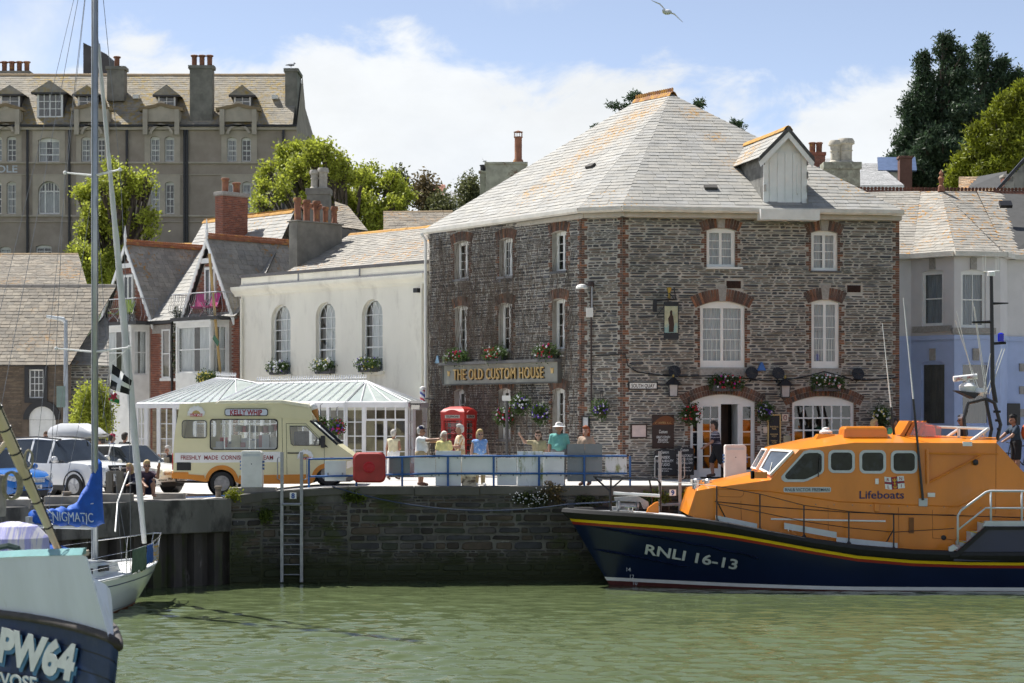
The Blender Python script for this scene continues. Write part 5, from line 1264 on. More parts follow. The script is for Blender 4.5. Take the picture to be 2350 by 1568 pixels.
# ---------------------------------------------------------------- conservatory in front of the white house
def conservatory():
 ze=5.30;S=FW_.S;Z_0=Vector((0,0,1))
 RR=V(840,876,70.6);RL=RR-S*6.2
 def P(u,Y):return Vector((XU(u,Y),Y,ze))
 E1,E2,E4=P(793,68.6),P(934,68.4),P(979,71.6);EL=E1-S*7.4;EL.z=ze
 Lc=P(314,74.6);A2=V(541,871,76.2);L2=V(497,869,77.6)
 root=thing('conservatory','white framed glass conservatory with crested ridge below the white house','conservatory',(E1.x,E1.y,ZQ))
 M_RG=mk('roof_glazing',(.38,.43,.41),.18,.10,1.2,spec=.6,col2=(.46,.50,.48),c2=(.45,.65),c2scale=.8)
 M_FR=mk('conservatory_white',(.74,.74,.76),.5,.05)
# each roof face: glazing sheets between rafters, every sheet a part
 def roof_face(a,b,c,d,n,tri=False):
  bars=G()
  nn=(b-a).cross(d-a).normalized();nn=nn if nn.z>0 else-nn
  for k in range(n):
   f0,f1=k/n,(k+1)/n
   p0,p1=a+(b-a)*f0,a+(b-a)*f1;q0,q1=d+(c-d)*f0,d+(c-d)*f1
   pts=[p0,p1,q1,q0]if(q1-q0).length>.02 else[p0,p1,q0]
   G().poly(pts).build('roof_pane',M_RG,root)
  for k in range(n+1):
   f0=k/n;p0=a+(b-a)*f0;q0=d+(c-d)*f0;bars.tube([p0+nn*.03,q0+nn*.03],.022,4)
  bars.tube([a,b],.05,4);bars.build('rafter_frame',M_FR,root)
 roof_face(EL,E1,RR,RL,14);roof_face(E1,E2,RR,RR,4);roof_face(E2,E4,RR,RR,3)
 BKr=E4+Vector((-.8,1.2,.0));roof_face(E4,BKr,RR,RR,1)
 roof_face(Lc,EL+Vector((.02,0,0)),A2,L2,9);roof_face(EL,RL,A2,A2,2)
# ridge cresting
 for p,q in((RL,RR),(L2,A2)):
  cr=G();d=q-p;n=int(d.length/.13);cr.tube([p,q],.05,5);cr.tube([p+Vector((0,0,.14)),q+Vector((0,0,.14))],.014,4)
  for k in range(n+1):
   c=p+d*(k/n);cr.lathe(c,[(.012,.03),(.012,.14),(.03,.17),(.022,.21),(.004,.27)],5)
  cr.build('ridge_cresting',M_FR,root)
 def glazed(a,b,bays,sill=.55):
  fr=Fr((a.x,a.y),(b.x,b.y));g=G();L=fr.len;z0=gz(a.x,a.y)-.02;zt=ze-.02
  g.fbox(fr,-.06,L+.06,ze-.16,ze+.02,-.08,.06)
  x=0
  for kind,f in bays:
   w=L*f;x0,x1=x,x+w;x=x1
   g.fbox(fr,x0,x0+.07,z0,ze-.16,-.06,.03);g.fbox(fr,x1-.07,x1,z0,ze-.16,-.06,.03)
   if kind=='open':continue
   tz=ze-.62 if kind=='door' else ze-.18
   zb=z0+(.45 if kind=='win' else .35)
   g.fbox(fr,x0+.07,x1-.07,z0,zb,-.05,.01)
   cols=4 if kind=='door' else max(2,round(w/.42));rows=4 if kind=='win' else 3
   if kind=='door':
    g.fbox(fr,x0+.07,x1-.07,tz,tz+.07,-.05,.02);xm=(x0+x1)/2;g.fbox(fr,xm-.06,xm+.06,z0,tz,-.05,.03)
    for i in range(4):
     xa=x0+.07+(w-.14)*i/4;g.fbox(fr,xa-.02,xa+.02,tz+.07,ze-.16,-.05,.01);
    h=G();h.fbox(fr,xm+.09,xm+.11,z0+.95,z0+1.15,.03,.07);h.build('door_handle',mk('brass',(.5,.35,.1),.3,metal=.9),root)
   for i in range(1,cols):xa=x0+.07+(w-.14)*i/cols;g.fbox(fr,xa-.022,xa+.022,zb,tz,-.045,.005)
   for j in range(1,rows):y=zb+(tz-zb)*j/rows;g.fbox(fr,x0+.07,x1-.07,y-.016,y+.016,-.045,.0)
   fo.append((fr,x0+.07,x1-.07,zb,tz,cols,rows))
  return g.build('wall_frame',M_FR,root)
 fo=[]
 for a,b,bays in((E1,E2,[('win',.30),('door',.70)]),(E2,E4,[('win',.3),('win',.35),('win',.35)]),(EL,E1,[('win',.125)]*8),(Lc,EL,[('win',.12),('open',.16),('win',.2),('win',.26),('win',.26)])):
  fo.clear();o=glazed(a,b,bays)
  for fr,x0,x1,zb,tz,c_,r_ in list(fo):
   for i in range(c_):
    for j in range(r_):pane(o,fr,x0+(x1-x0)*i/c_,x0+(x1-x0)*(i+1)/c_,zb+(tz-zb)*j/r_,zb+(tz-zb)*(j+1)/r_,-.02)
# brick pier and board seen inside the left bay
 fr=Fr((Lc.x+.4,Lc.y+1.0),(EL.x,EL.y+1.6));its=[]
 G().fbox(fr,.0,fr.len,2.4,5.1,-.2,-.02).build('inner_wall',mk('tan_mortar',(.42,.36,.28),.95),root)
 brick_field(fr,.0,fr.len,2.4,5.05,[(.75,1.35,3.4,4.9)],its,proud=.012,d=-.02);pieces('brick',root,mk('tan_brick',(.36,.27,.18),.9,.2,5,rnd_cols=[(.38,.28,.18),(.31,.23,.16),(.43,.33,.22),(.27,.20,.15)],rnd=.1),UNIT_BRICK,its,120,'brickwork')
 G().fbox(fr,.78,1.32,3.42,4.88,-.02,.04).build('chalk_board',M_BLACK,root)
 dk=G();n_=Vector((.35,1.0,0)).normalized()
 dk.poly([E1+n_*1.6-Z_0*2.6,E2+n_*1.4-Z_0*2.6,E2+n_*1.4-Z_0*.25,E1+n_*1.6-Z_0*.25]);dk.poly([EL-FW_.n*1.4-Z_0*2.6,E1-FW_.n*1.4-Z_0*2.6,E1-FW_.n*1.4-Z_0*.25,EL-FW_.n*1.4-Z_0*.25]);dk.build('inner_screen',mk('tan_inside',(.20,.17,.13),.9,.4,1.2),root)
# flood light on the eave
 lg=thing('flood_light','black flood light under the conservatory eave by the red telephone box','lamp',E2+Vector((.1,-.1,-.2)))
 p=E2+Vector((.12,-.2,-.22));G().obox(p,(.34,-.06,0),(0,.14,.1),(.02,-.08,.2)).build('housing',M_BLACK,lg);G().obox(p+Vector((.02,-.03,-.005)),(.30,-.05,0),(0,.03,.0),(.02,-.04,.15)).build('lens',glass('lamp_lens',(.8,.8,.75),.3),lg)
 G().tube([p+Vector((.0,.1,.2)),p+Vector((.0,.3,.25))],.03,5).build('bracket',M_BLACK,lg)
conservatory()
# ================================================================ LIFEBOAT
M_NAVY=mk('navy_paint',(.006,.014,.05),.30,.15,.7)
M_ORANGE=mk('orange_paint',(.70,.22,.012),.32,.10,.9,coat=.25,col2=(.60,.20,.03),c2=(.58,.8),c2scale=1.4,stretch=(1,1,.4))
M_YEL=mk('yellow_stripe',(.80,.55,.01),.35,.04)
M_RED=mk('red_stripe',(.30,.025,.015),.4,.06)
M_DECK=mk('deck_grey',(.48,.50,.52),.6,.08,2)
M_LGREY=mk('light_grey_paint',(.55,.58,.60),.5,.05)
M_BGLASS=mk('boat_window_glass',(.014,.018,.012),.05,.6,2.5,spec=.25,col2=(.035,.045,.05),c2=(.5,.65),c2scale=1.6)
def interp(tab,x):
 if x<=tab[0][0]:return tab[0][1]
 for(a,p),(b,q)in zip(tab,tab[1:]):
  if x<=b:return p+(q-p)*(x-a)/(b-a)
 return tab[-1][1]
SHEER=[(1290,1171),(1369,1177),(1515,1186),(1640,1199),(1744,1220),(1866,1242),(1922,1252),(2065,1266),(2189,1271),(2400,1272)]
YTOP=[(1290,1189),(1305,1191),(1515,1207),(1640,1220),(1744,1237),(1866,1258.5),(1922,1271),(2065,1285),(2189,1290.5),(2400,1292)]
YC0,X0=57.0,XU(1296,57.0)
def lifeboat():
 root=thing('lifeboat','orange and navy RNLI lifeboat moored along the stone quay','lifeboat',(X0+5,YC0,0))
 ts=[0,.12,.35,.7,1.1,1.6,2.2,2.9,3.7,4.6,5.6,6.8,8.0,9.5,11.0,12.5,14.0,15.5]
 def yc(t):return YC0-.028*t
 def bs(t):return 2.08*(1-(1-min(1,t/5.6))**2)**.62
 def kw(t):return .10+.74*min(1,t/7.5)**.8
 def pt(t,z,zs,side):
  f=min(1,max(-.5,z/zs));ff=max(0,f)
  x=X0+t+1.28*(1-f)*max(0,1-t/7.0)**1.3
  b=bs(t)*(kw(t)+(1-kw(t))*ff**1.15)if f>=0 else bs(t)*kw(t)*(1+f*1.2)
  return Vector((x,yc(t)-side*b,z))
 rows={}
 lv={}
 for t in ts:
  Ys=yc(t)-bs(t);u=CX+F*(X0+t)/Ys
  zs,zy=ZV(interp(SHEER,u),Ys),ZV(interp(YTOP,u),Ys)
  w1=interp([(0,.235),(4,.17),(8,.12),(16,.10)],t);lv[t]=(zs,zy,zy-.085,zy-.165,w1,w1-.10)
 def band(name,fn,mat,smooth=True):
  g=G()
  for side in(1,-1):
   ringsL=[[pt(t,z,lv[t][0],side)for z in fn(t)]for t in ts]
   if side<0:ringsL=[r[::-1]for r in ringsL]
   g.loft(ringsL,cap=False,closed=False)
  return g.build(name,mat,root,smooth=smooth)
 band('hull',lambda t:[lv[t][3]+(lv[t][4]-lv[t][3])*k/7 for k in range(8)],M_NAVY)
 band('red_stripe',lambda t:[lv[t][2],lv[t][3]],M_RED);band('yellow_stripe',lambda t:[lv[t][1],lv[t][2]],M_YEL)
 band('boot_top',lambda t:[lv[t][4],lv[t][5]],M_WHITE);band('antifouling',lambda t:[lv[t][5],0,-.35,-.7],mk('antifouling_red',(.10,.02,.018),.6))
# rubber fender round the sheer
 g=G()
 for side in(1,-1):
  rings=[]
  for t in ts:
   zs,zy=lv[t][:2];p=pt(t,zs,zs,side);q=pt(t,zy,zs,side);o=Vector((-.10*max(0,1-t/1.2),-side*.13*min(1,t/.8+.25),0));m=(p+q)/2
   ring=[p+Vector((0,side*.16,.03)),p+Vector((0,side*.04,.075)),p+o*.7+Vector((0,0,.05)),p+o+Vector((0,0,-.04)),q+o+Vector((0,0,.06)),q+o*.4,q+Vector((0,side*.1,0))]
   rings.append(ring if side>0 else ring[::-1])
  g.loft(rings)
 g.build('fender',M_RUBBER,root,smooth=True,autos=50)
 d=G();d.loft([[pt(t,lv[t][0],lv[t][0],1)+Vector((0,.06,-.01)),Vector((X0+t,yc(t),lv[t][0]+.03)),pt(t,lv[t][0],lv[t][0],-1)+Vector((0,-.06,-.01))]for t in ts],cap=False,closed=False)
 d.build('deck',M_DECK,root)
# spray chines on the bow
 for(za,zb,t0,t1)in((.80,.55,.5,5.2),(.50,.30,.0,3.0)):
  ch=G();tt=[t0+(t1-t0)*k/10 for k in range(11)];rr=[]
  for t in tt:
   zs=lv[min(ts,key=lambda q:abs(q-t))][0];zz=lv[min(ts,key=lambda q:abs(q-t))][0]*(za+(zb-za)*(t-t0)/(t1-t0))
   p=pt(t,zz,zs,1);w=.07*min(1,(t-t0)/.6+.15)*(1.0 if t<t1-.4 else .8)
   rr.append([p+Vector((0,.05,w*.9)),p+Vector((0,-w,0)),p+Vector((0,.05,-w*.6))])
  ch.loft(rr);ch.build('spray_rail',M_NAVY,root,smooth=False)
# raised after bulwark with steps
 Yb=yc(11.5)-2.12
 def B(u,v):return V(u,v,Yb)
 G().prism([B(2189,1288),B(2189,1272),B(2262,1208),B(2470,1208),B(2470,1288)],(0,.10,0)).build('after_bulwark',M_NAVY,root)
 G().prism([B(2178,1272),B(2190,1272),B(2262,1209),B(2470,1209),B(2470,1215),B(2266,1216),B(2196,1279),B(2180,1279)],(0,-.07,0)).build('bulwark_rim',M_RUBBER,root)
 G().prism([B(2178,1270),B(2178,1256),B(2190,1250),B(2199,1258)],(0,.12,0)).build('bulwark_foot',M_LGREY,root)
 G().prism([B(2255,1208),B(2262,1196),B(2470,1196),B(2470,1208)],(0,.14,0)).build('bulwark_cap',M_LGREY,root)
 for k,(u,v)in enumerate(((2203,1244),(2228,1221),(2253,1200))):
  st=G();p=V(u,v,Yb+.25);st.obox(p,(.36,0,0),(0,.8,0),(0,0,-.3));so_=st.build('step',M_LGREY,root);G().obox(p+Vector((0,-.01,0)),(.26,-.03,-.04),(0,.5,0),(0,0,.02)).build('step_tread',M_YEL,so_)
# ---------- superstructure
 Yw=55.35;Yi=56.15;Yc=56.9
 def far(p):return Vector((p.x,2*Yc-p.y,p.z))
 N={k:V(u,v,Yw)for k,(u,v)in dict(a=(1579,1182),b=(1597,1127),c=(1640,1119),d=(1768,1102),e=(1835,1032),f=(1960,1016),g=(2287,1017),h=(2362,1098),i=(2362,1262),j=(2189,1272),k=(2065,1270),l=(1922,1258),m=(1806,1240),n=(1700,1222)).items()}
 I={k:V(u,v,Yi)for k,(u,v)in dict(b=(1600,1122),c=(1612,1113),d=(1738,1086),e=(1771,1028),f=(1856,1009),g=(1928,998),h=(2075,998),i=(2286,1004)).items()}
 s=G()
 side=[N[k]for k in 'abcdefghijklmn'];s.poly(side);s.poly([far(p)for p in side][::-1])
 s.poly([N['d'],I['d'],I['e'],N['e']]);s.poly([far(N['d']),far(N['e']),far(I['e']),far(I['d'])]) # diagonal front facets
 s.poly([I['d'],far(I['d']),far(I['e']),I['e']]) # centre front
 for A,fl in((lambda p:p,False),(far,True)):
  for q in([N['e'],I['e'],I['f'],N['f']],[N['f'],I['f'],I['g']],[N['f'],I['g'],I['h'],N['g']],[I['h'],I['i'],N['g']]):
   q=[A(p)for p in q];s.poly(q[::-1]if fl else q)
  for q in([N['c'],N['d'],I['d'],I['c']],[N['b'],N['c'],I['c'],I['b']]):
   q=[A(p)for p in q];s.poly(q if not fl else q[::-1])
 for a,b in(('e','f'),('f','g'),('g','h'),('h','i')):s.poly([I[a],I[b],far(I[b]),far(I[a])][::-1])
 s.poly([I['c'],I['d'],far(I['d']),far(I['c'])][::-1]);s.poly([I['b'],I['c'],far(I['c']),far(I['b'])][::-1])
 s.poly([N['a'],N['b'],I['b'],far(I['b']),far(N['b']),far(N['a'])][::-1]);s.poly([N['g'],I['i'],far(I['i']),far(N['g']),far(N['h']),N['h']][::-1])
 s.build('wheelhouse',M_ORANGE,root)
 LB=Fr((0,Yw),(1,Yw))
 def B2(u,v,d=0.0):p=V(u,v,Yw);p.y-=d;return p
# crease strakes pressed in the side
 st=G();st.tube([B2(1640,1121),B2(1768,1128),B2(1922,1151),B2(2065,1158),B2(2200,1163),B2(2262,1130)],.018,4);st.build('side_strake',M_ORANGE,root)
 def rounded(u0,u1,v0,v1,r,n=5):
  P=[]
  for(cx,cy,a0)in((u1-r,v0+r,-90),(u1-r,v1-r,0),(u0+r,v1-r,90),(u0+r,v0+r,180)):
   for k in range(n+1):a=math.radians(a0+90*k/n);P.append((cx+r*math.cos(a),cy+r*math.sin(a)))
  return P
 def port(Pout,Pin,name='window'):
  n=len(Pout);g=G()
  o0=[B2(u,v,.0)for u,v in Pout];o1=[B2(u,v,.035)for u,v in Pout];i1=[B2(u,v,.035)for u,v in Pin];i0=[B2(u,v,.006)for u,v in Pin]
  g.add(o0+o1+i1+i0,[(a*n+k,a*n+(k+1)%n,(a+1)*n+(k+1)%n,(a+1)*n+k)for a in range(3)for k in range(n)])
  w=g.build(name,M_LGREY,root);G().poly([B2(u,v,.012)for u,v in Pin]).build('pane',M_BGLASS,w);return w
 for u0,u1,v0,v1 in((1900.5,1961.4,1032.7,1085.7),(1972,2033,1033,1087),(2044,2105,1034,1087)):port(rounded(u0,u1,v0,v1,13),rounded(u0+6,u1-6,v0+6,v1-6,9))
 c1=[(1774.8+.2732*x,795.6+.2732*y)for x,y in((255,880),(300,868),(385,868),(415,882),(425,905),(424,1040),(412,1062),(360,1092),(285,1128),(250,1137),(95,1137),(70,1120),(66,1095),(80,1075))]
 cc=(sum(p[0]for p in c1)/len(c1)+4,sum(p[1]for p in c1)/len(c1)-2)
 port(c1,[(cc[0]+(u-cc[0])*.86,cc[1]+(v-cc[1])*.83)for u,v in c1])
# wiper on it
 G().tube([B2(1877,1095,.06),B2(1881,1045,.06)],.015,5).build('wiper',M_BLACK,root)
# windscreens: quads inset on the front facets
 def screen(q,m=.16):
  c=sum(q,Vector((0,0,0)))/4;nn=(q[1]-q[0]).cross(q[3]-q[0]).normalized()
  if nn.dot(Vector((0,0,CZ))-c)<0:nn=-nn
  o=[c+(p-c)*.80 for p in q];i=[c+(p-c)*.68 for p in q];g=G();n=4
  g.add([p+nn*.0 for p in o]+[p+nn*.085 for p in o]+[p+nn*.085 for p in i]+[p+nn*.04 for p in i],[(a*n+k,a*n+(k+1)%n,(a+1)*n+(k+1)%n,(a+1)*n+k)for a in range(3)for k in range(4)])
  w=g.build('windscreen',M_WHITE,root);G().poly([p+nn*.06 for p in i]).build('pane',mk('screen_glass',(.10,.12,.15),.05,.2,spec=1.0),w)
  wp=G();wp.tube([i[0]+nn*.09,c+nn*.06+(i[2]-c)*.2],.014,5);wp.build('wiper',M_BLACK,w)
 screen([N['d'],N['e'],I['e'],I['d']]);screen([I['d'],I['e'],far(I['e']),far(I['d'])])
# lettering
 nb=G();nb.prism([B2(u,v,.0)for u,v in rounded(1798,1907,1118,1130,4,3)],(0,-.015,0));nbo=nb.build('name_board',M_LGREY,root)
 X_=Vector((1,0,0));Z_=Vector((0,0,1));M_NT=mk('navy_letters',(.010,.015,.09),.5)
 letters('lettering','RNLB VICTOR FREEMAN',B2(1852.5,1124,.017),X_,Z_,.085,mk('dark_letters',(.01,.02,.04),.5),nbo,width=1.23,bold=.008)
 letters('lettering','Lifeboats',B2(2023.5,1135.5,.006),X_,Z_,.215,M_NT,root,width=1.24,bold=.012)
# house flag: four white squares with R N L I on a red cross with gold anchor
 fl=G();w0,w1,h0,h1=2029,2074,1094,1122
 def FQ(x,y,d):return B2(w0+(w1-w0)*x+2.5*y,h0+(h1-h0)*y+3*math.sin(x*5)*.5,d)
 def sheet(x0,x1,y0,y1,d,n=8):
  g=G();g.loft([[FQ(x0+(x1-x0)*k/n,y0,d),FQ(x0+(x1-x0)*k/n,y1,d)]for k in range(n+1)],cap=False,closed=False);g.f=[f[::-1]for f in g.f];return g
 fo_=sheet(0,1,0,1,.008).build('house_flag',mk('flag_red',(.35,.01,.03),.6),root)
 nvy=G()
 for x in(.34,.62):
  q=sheet(x,x+.035,0,1,.010);nvy.add(q.v,q.f)
 for y in(.40,.56):
  q=sheet(0,1,y,y+.035,.0105);nvy.add(q.v,q.f)
 nvy.build('flag_cross_edge',M_NT,fo_)
 for x0,x1,y0,y1,ch in((0,.34,0,.40,'R'),(.655,1,0,.40,'N'),(0,.34,.595,1,'L'),(.655,1,.595,1,'I')):
  sheet(x0,x1,y0,y1,.012).build('flag_square',M_WHITE,fo_);letters('lettering',ch,FQ((x0+x1)/2,(y0+y1)/2,.018),X_,Z_,.085,mk('flag_red',(.35,.01,.03),.6),fo_,bold=.015)
 an=G();ax=lambda x,y:FQ(x,y,.014)
 an.tube([ax(.51,.12),ax(.51,.9)],.011,4);an.tube([ax(.42,.75),ax(.46,.88),ax(.51,.92),ax(.57,.88),ax(.61,.75)],.011,4);an.tube([ax(.44,.55),ax(.58,.55)],.010,4);an.tube([ax(.42,.15),ax(.45,.33),ax(.58,.33),ax(.61,.15)],.012,4)
 an.build('gold_anchor',mk('flag_gold',(.75,.5,.05),.5),fo_)
# RNLI 16-13 on the bow, following the flare
 def onhull(u,v):
  lo,hi=0.0,15.0
  best=None
  for i in range(400):
   t=1.0+i*.02;zs=None
   k=max(j for j in range(len(ts))if ts[j]<=t);a=(t-ts[k])/(ts[min(k+1,len(ts)-1)]-ts[k]+1e-9);zs=lv[ts[k]][0]*(1-a)+lv[ts[min(k+1,len(ts)-1)]][0]*a
   Yg=yc(t)-bs(t)*.8;z=ZV(v,Yg)
   for _ in range(3):Yg=pt(t,z,zs,1).y;z=ZV(v,Yg)
   p=pt(t,z,zs,1);du=abs(CX+F*p.x/p.y-u)
   if best is None or du<best[0]:best=(du,p)
  return best[1]
 pa,pb=onhull(1482,1258),onhull(1694,1294);pm=onhull(1588,1276);pu=onhull(1588,1262)
 R_=(pb-pa).normalized();U_=(pu-pm).normalized();U_=(U_-R_*U_.dot(R_)).normalized();U_=(U_*.94+R_*.10).normalized()
 Nn=R_.cross(U_)
 lo_=letters('lettering','RNLI 16-13',(pa+pb)/2+Nn*.05,R_,U_,.33,M_LGREY,root,width=(pb-pa).length,bold=.022,ext=.004)
 lo_.data.update()
# press the letters onto the curved plating
 for vtx in lo_.data.vertices:
  p=vtx.co;u=CX+F*p.x/p.y;v=HY-(p.z-CZ)*F/p.y
 for i,(tx,u,v)in enumerate((('14',1388,1307),('12',1397,1323),('10',1405,1338))):
  p=onhull(u,v);letters('draught_mark',tx,p+Vector((-.02,-.03,0)),(1,-.35,0),(0,0,1),.11,M_LGREY,root)
# rails, stanchions, grab rail
 wires=[[],[]];stn=[(1645,1197,1116),(1744,1217,1134),(1845,1234,1160),(1948,1249,1174),(2051,1262,1181)]
 for k,(u,vb,vt)in enumerate(stn):
  Ys=54.98;p0,p1=V(u,vb,Ys),V(u,vt,Ys);r=G();r.tube([p0,p1],.022,6);r.lathe(p0,[(.07,-.02),(.06,.03),(.025,.08)],6)
  if k in(0,4):r.tube([p1+(p0-p1)*.42,V(u+(23 if k==0 else-26),vb-2,Ys+.2)],.018,5)
  r.build('stanchion',M_BLACK,root);wires[0].append(p1);wires[1].append(p1+(p0-p1)*.50)
 for k,w in enumerate(wires):
  w=[V(1515,1104,55.9)]*(k==0)+w+[V(2190,1182+k*31,54.98)];G().tube(w,.010,4).build('guard_wire',M_BLACK,root)
 G().tube([B2(1640,1151,.05),B2(1760,1163,.05),B2(1948,1176,.05),B2(2352,1188,.05)],.011,4).build('grab_line',M_BLACK,root)
 G().tube([B2(1768,1191,.12),B2(2030,1196,.12)],.026,7).build('boat_hook',M_WHITE,root)
 for u,v,w in((1860,1217,120),(1990,1250,140),(1690,1200,95)):
  a,b=V(u-w/2,v-3,55.0),V(u+w/2,v+(interp(SHEER,u+w/2)-interp(SHEER,u-w/2))-3,55.0);G().prism([a,b,b+Vector((0,0,.17)),a+Vector((0,0,.17))],(0,.04,0)).build('toe_board',M_LGREY,root)
 hr=G();Yh=Yb+.08
 hr.tube([V(2198,1250,Yh),V(2198,1184,Yh),V(2205,1172,Yh),V(2262,1130,Yh),V(2272,1127,Yh),V(2470,1128,Yh)],.032,7);hr.tube([V(2199,1216,Yh),V(2250,1176,Yh),V(2262,1166,Yh),V(2470,1167,Yh)],.026,7);hr.tube([V(2274,1127,Yh),V(2274,1198,Yh)],.030,7);hr.tube([V(2345,1127,Yh),V(2345,1198,Yh)],.030,7)
 hr.build('hand_rail',M_LGREY,root,smooth=True)
# deck fittings at the bow
 kb=G();kb.tube([V(1363,1094,56.6),V(1508,1101,56.2),V(1515,1110,56.2),V(1516,1176,56.2)],.028,6);kb.tube([V(1365,1096,56.8),V(1400,1128,56.8),V(1402,1172,56.6)],.03,6);kb.tube([V(1402,1172,56.4),V(1402,1096,56.4)],.03,6);kb.tube([V(1405,1120,56.5),V(1430,1098,56.5)],.026,6);kb.tube([V(1490,1101,57.5),V(1496,1130,57.5),V(1496,1170,57.5)],.028,6);kb.tube([V(1363,1094,57.6),V(1490,1099,57.6)],.028,6);kb.tube([V(1363,1094,56.6),V(1363,1094,57.6)],.028,6)
 kb.build('bow_gantry',M_BLACK,root);wb=G();wb.tube([V(1408,1132,56.4),V(1515,1138,56.2)],.045,7);wb.build('gantry_bar',M_WHITE2,root)
 wn=G();wn.lathe(V(1440,1160,56.7),[(.16,-.3),(.16,-.25),(.09,-.22),(.09,.22),(.16,.25),(.16,.3)],12,axis=(1,.2,0));wn.obox(V(1405,1172,56.8),(.55,0,0),(0,.4,0),(0,0,.1));wn.prism([V(1410,1142,56.6),V(1465,1139,56.6),V(1488,1152,56.6),V(1490,1168,56.6),V(1478,1168,56.6),V(1470,1152,56.6),V(1412,1150,56.6)],(0,.25,0));wn.build('anchor_winch',M_METAL,root)
 G().prism([V(1484,1176,56.2),V(1512,1178,56.2),V(1511,1152,56.2),V(1504,1154,56.2),V(1488,1166,56.2)],(0,.3,0)).build('winch_cover',M_ORANGE,root)
 bp=G();bp.obox(V(1303,1172,57.1),(.18,0,0),(0,.18,0),(0,0,.30));bp.obox(V(1301,1153,57.15),(.22,0,0),(0,.24,0),(0,0,.06));bp.build('bow_bitt',M_BLACK,root)
 cl=G()
 for du in(0,30):cl.prism([V(1587+du,1185,55.6),V(1595+du,1186,55.6),V(1597+du,1172,55.6),V(1602+du,1170,55.6),V(1602+du,1166,55.6),V(1585+du,1164,55.6),V(1585+du,1168,55.6),V(1590+du,1172,55.6)],(0,.12,0))
 cl.build('mooring_bitts',M_LGREY,root)
 for u,v in((1447,1174),(1814,1219)):
  c=G();p=V(u,v,55.15);c.tube([p+Vector((-.16,0,.12)),p+Vector((.16,0,.12))],.022,6);c.tube([p+Vector((-.06,0,0)),p+Vector((-.06,0,.12))],.02,5);c.tube([p+Vector((.06,0,0)),p+Vector((.06,0,.12))],.02,5);c.build('cleat',M_STEEL,root)
# foredeck gear
 dr=G();dr.lathe(V(1600,1122,56.6),[(.14,0),(.14,.25),(.10,.3)],12);dr.lathe(V(1625,1118,56.3),[(.11,0),(.11,.2),(.07,.24)],12);dr.build('vent_drum',M_STEEL,root)
 G().obox(B2(1725,1098,.0),(.42,0,0),(0,-.12,0),(0,0,.18)).build('nav_light_box',M_ORANGE,root);G().obox(B2(1722,1099,.02),(.1,0,0),(0,-.1,0),(0,0,.22)).build('nav_light',M_BLACK,root)
# roof gear
 lt=G();lt.loft([[V(1895,1006,56.4)+Vector((x*sx,y*sx,z))for x,y in((-.30,-.3),(.26,-.3),(.26,.3),(-.30,.3))]for z,sx in((-.12,1.3),(.12,.8))]);lto=lt.build('roof_light_base',M_ORANGE,root)
 G().lathe(V(1895,995,56.4),[(.18,0),(.18,.06),(.11,.1),(.09,.16),(.0,.18)],12).build('roof_light',M_WHITE,lto)
 G().loft([[V(1980,990,56.3)+Vector((x*sx,y*sx,z))for x,y in((-.60,-.45),(.60,-.45),(.60,.45),(-.60,.45))]for z,sx in((-.2,1.05),(.06,1.0),(.14,.9))]).build('life_raft_case',M_ORANGE,root,bevel=.04)
# upper steering position: louvred front and tinted screen
 Yf=56.0;lv_=G()
 for k in range(4):lv_.prism([V(2064+k*13,1003,Yf),V(2074+k*13,1003,Yf),V(2094+k*11,966,Yf+.1),V(2086+k*11,966,Yf+.1)],(0,1.4,0))
 lv_.build('louvre_panel',M_ORANGE,root);G().prism([V(2086,1003,Yf),V(2160,1013,Yf),V(2160,980,Yf),V(2118,968,Yf),V(2104,967,Yf)],(0,.06,0)).build('bridge_screen',glass('tinted_screen',(.95,.45,.35),.06),root)
 G().prism([V(2084,1005,Yf-.05),V(2163,1016,Yf-.05),V(2163,1006,Yf-.05),V(2084,998,Yf-.05)],(0,1.6,0)).build('bridge_coaming',M_ORANGE,root)
 G().prism([V(2115,1004,56.6),V(2150,1006,56.6),V(2146,978,56.6),V(2122,974,56.6)],(0,.6,0)).build('bridge_seat',mk('salmon_seat',(.7,.22,.14),.5),root,bevel=.05)
 wf=G();wf.tube([V(2150,980,56.1),V(2270,984,56.0)],.045,6);wf.tube([V(2268,984,56.0),V(2216,1022,55.6)],.05,6);wf.tube([V(2200,982,56.0),V(2200,1016,56.0)],.045,6);wf.tube([V(2258,984,56.6),V(2262,1016,56.6)],.045,6);wf.tube([V(2155,1016,56.6),V(2200,985,56.6)],.045,6);wf.obox(V(2209,1024,55.36),(.26,0,0),(0,-.04,0),(0,0,.12));wf.build('roof_rail',M_WHITE,root)
# radar mast
 ms=G();Ym=57.0
 for du,y in((0,56.4),(0,57.6)):
  ms.tube([V(2216,1010,y),V(2212,960,y),V(2222,925,y),V(2262,915,y),V(2282,925,y),V(2296,975,y),V(2288,1010,y)],.055,7);ms.tube([V(2262,915,y),V(2276,985,y),V(2270,1012,y)],.05,7)
 for v in(945,965,985):ms.tube([V(2280+.2*(v-945),v,56.3),V(2296,v,56.3)],.04,6)
 ms.tube([V(2285,925,Ym),V(2278,880,Ym),V(2275,632,Ym)],[.07,.065,.05],8);ms.tube([V(2275,697,Ym),V(2314,696,Ym)],[.045,.02],6);ms.tube([V(2275,739,Ym),V(2231,740,Ym)],[.05,.03],6);ms.tube([V(2276,789,Ym),V(2308,787,Ym)],.045,6);ms.prism([V(2195,896,Ym-.3),V(2250,903,Ym-.3),V(2236,915,Ym-.3)],(0,.6,0))
 ms.build('radar_mast',M_BLACK,root)
 G().lathe(V(2275,634,Ym),[(.11,0),(.11,.12),(.07,.14)],10).build('mast_head_unit',M_WHITE,root)
 aw=G()
 for u in(2256,2262,2286,2291):aw.tube([V(u,626,Ym),V(u-.5,585,Ym)],.008,4)
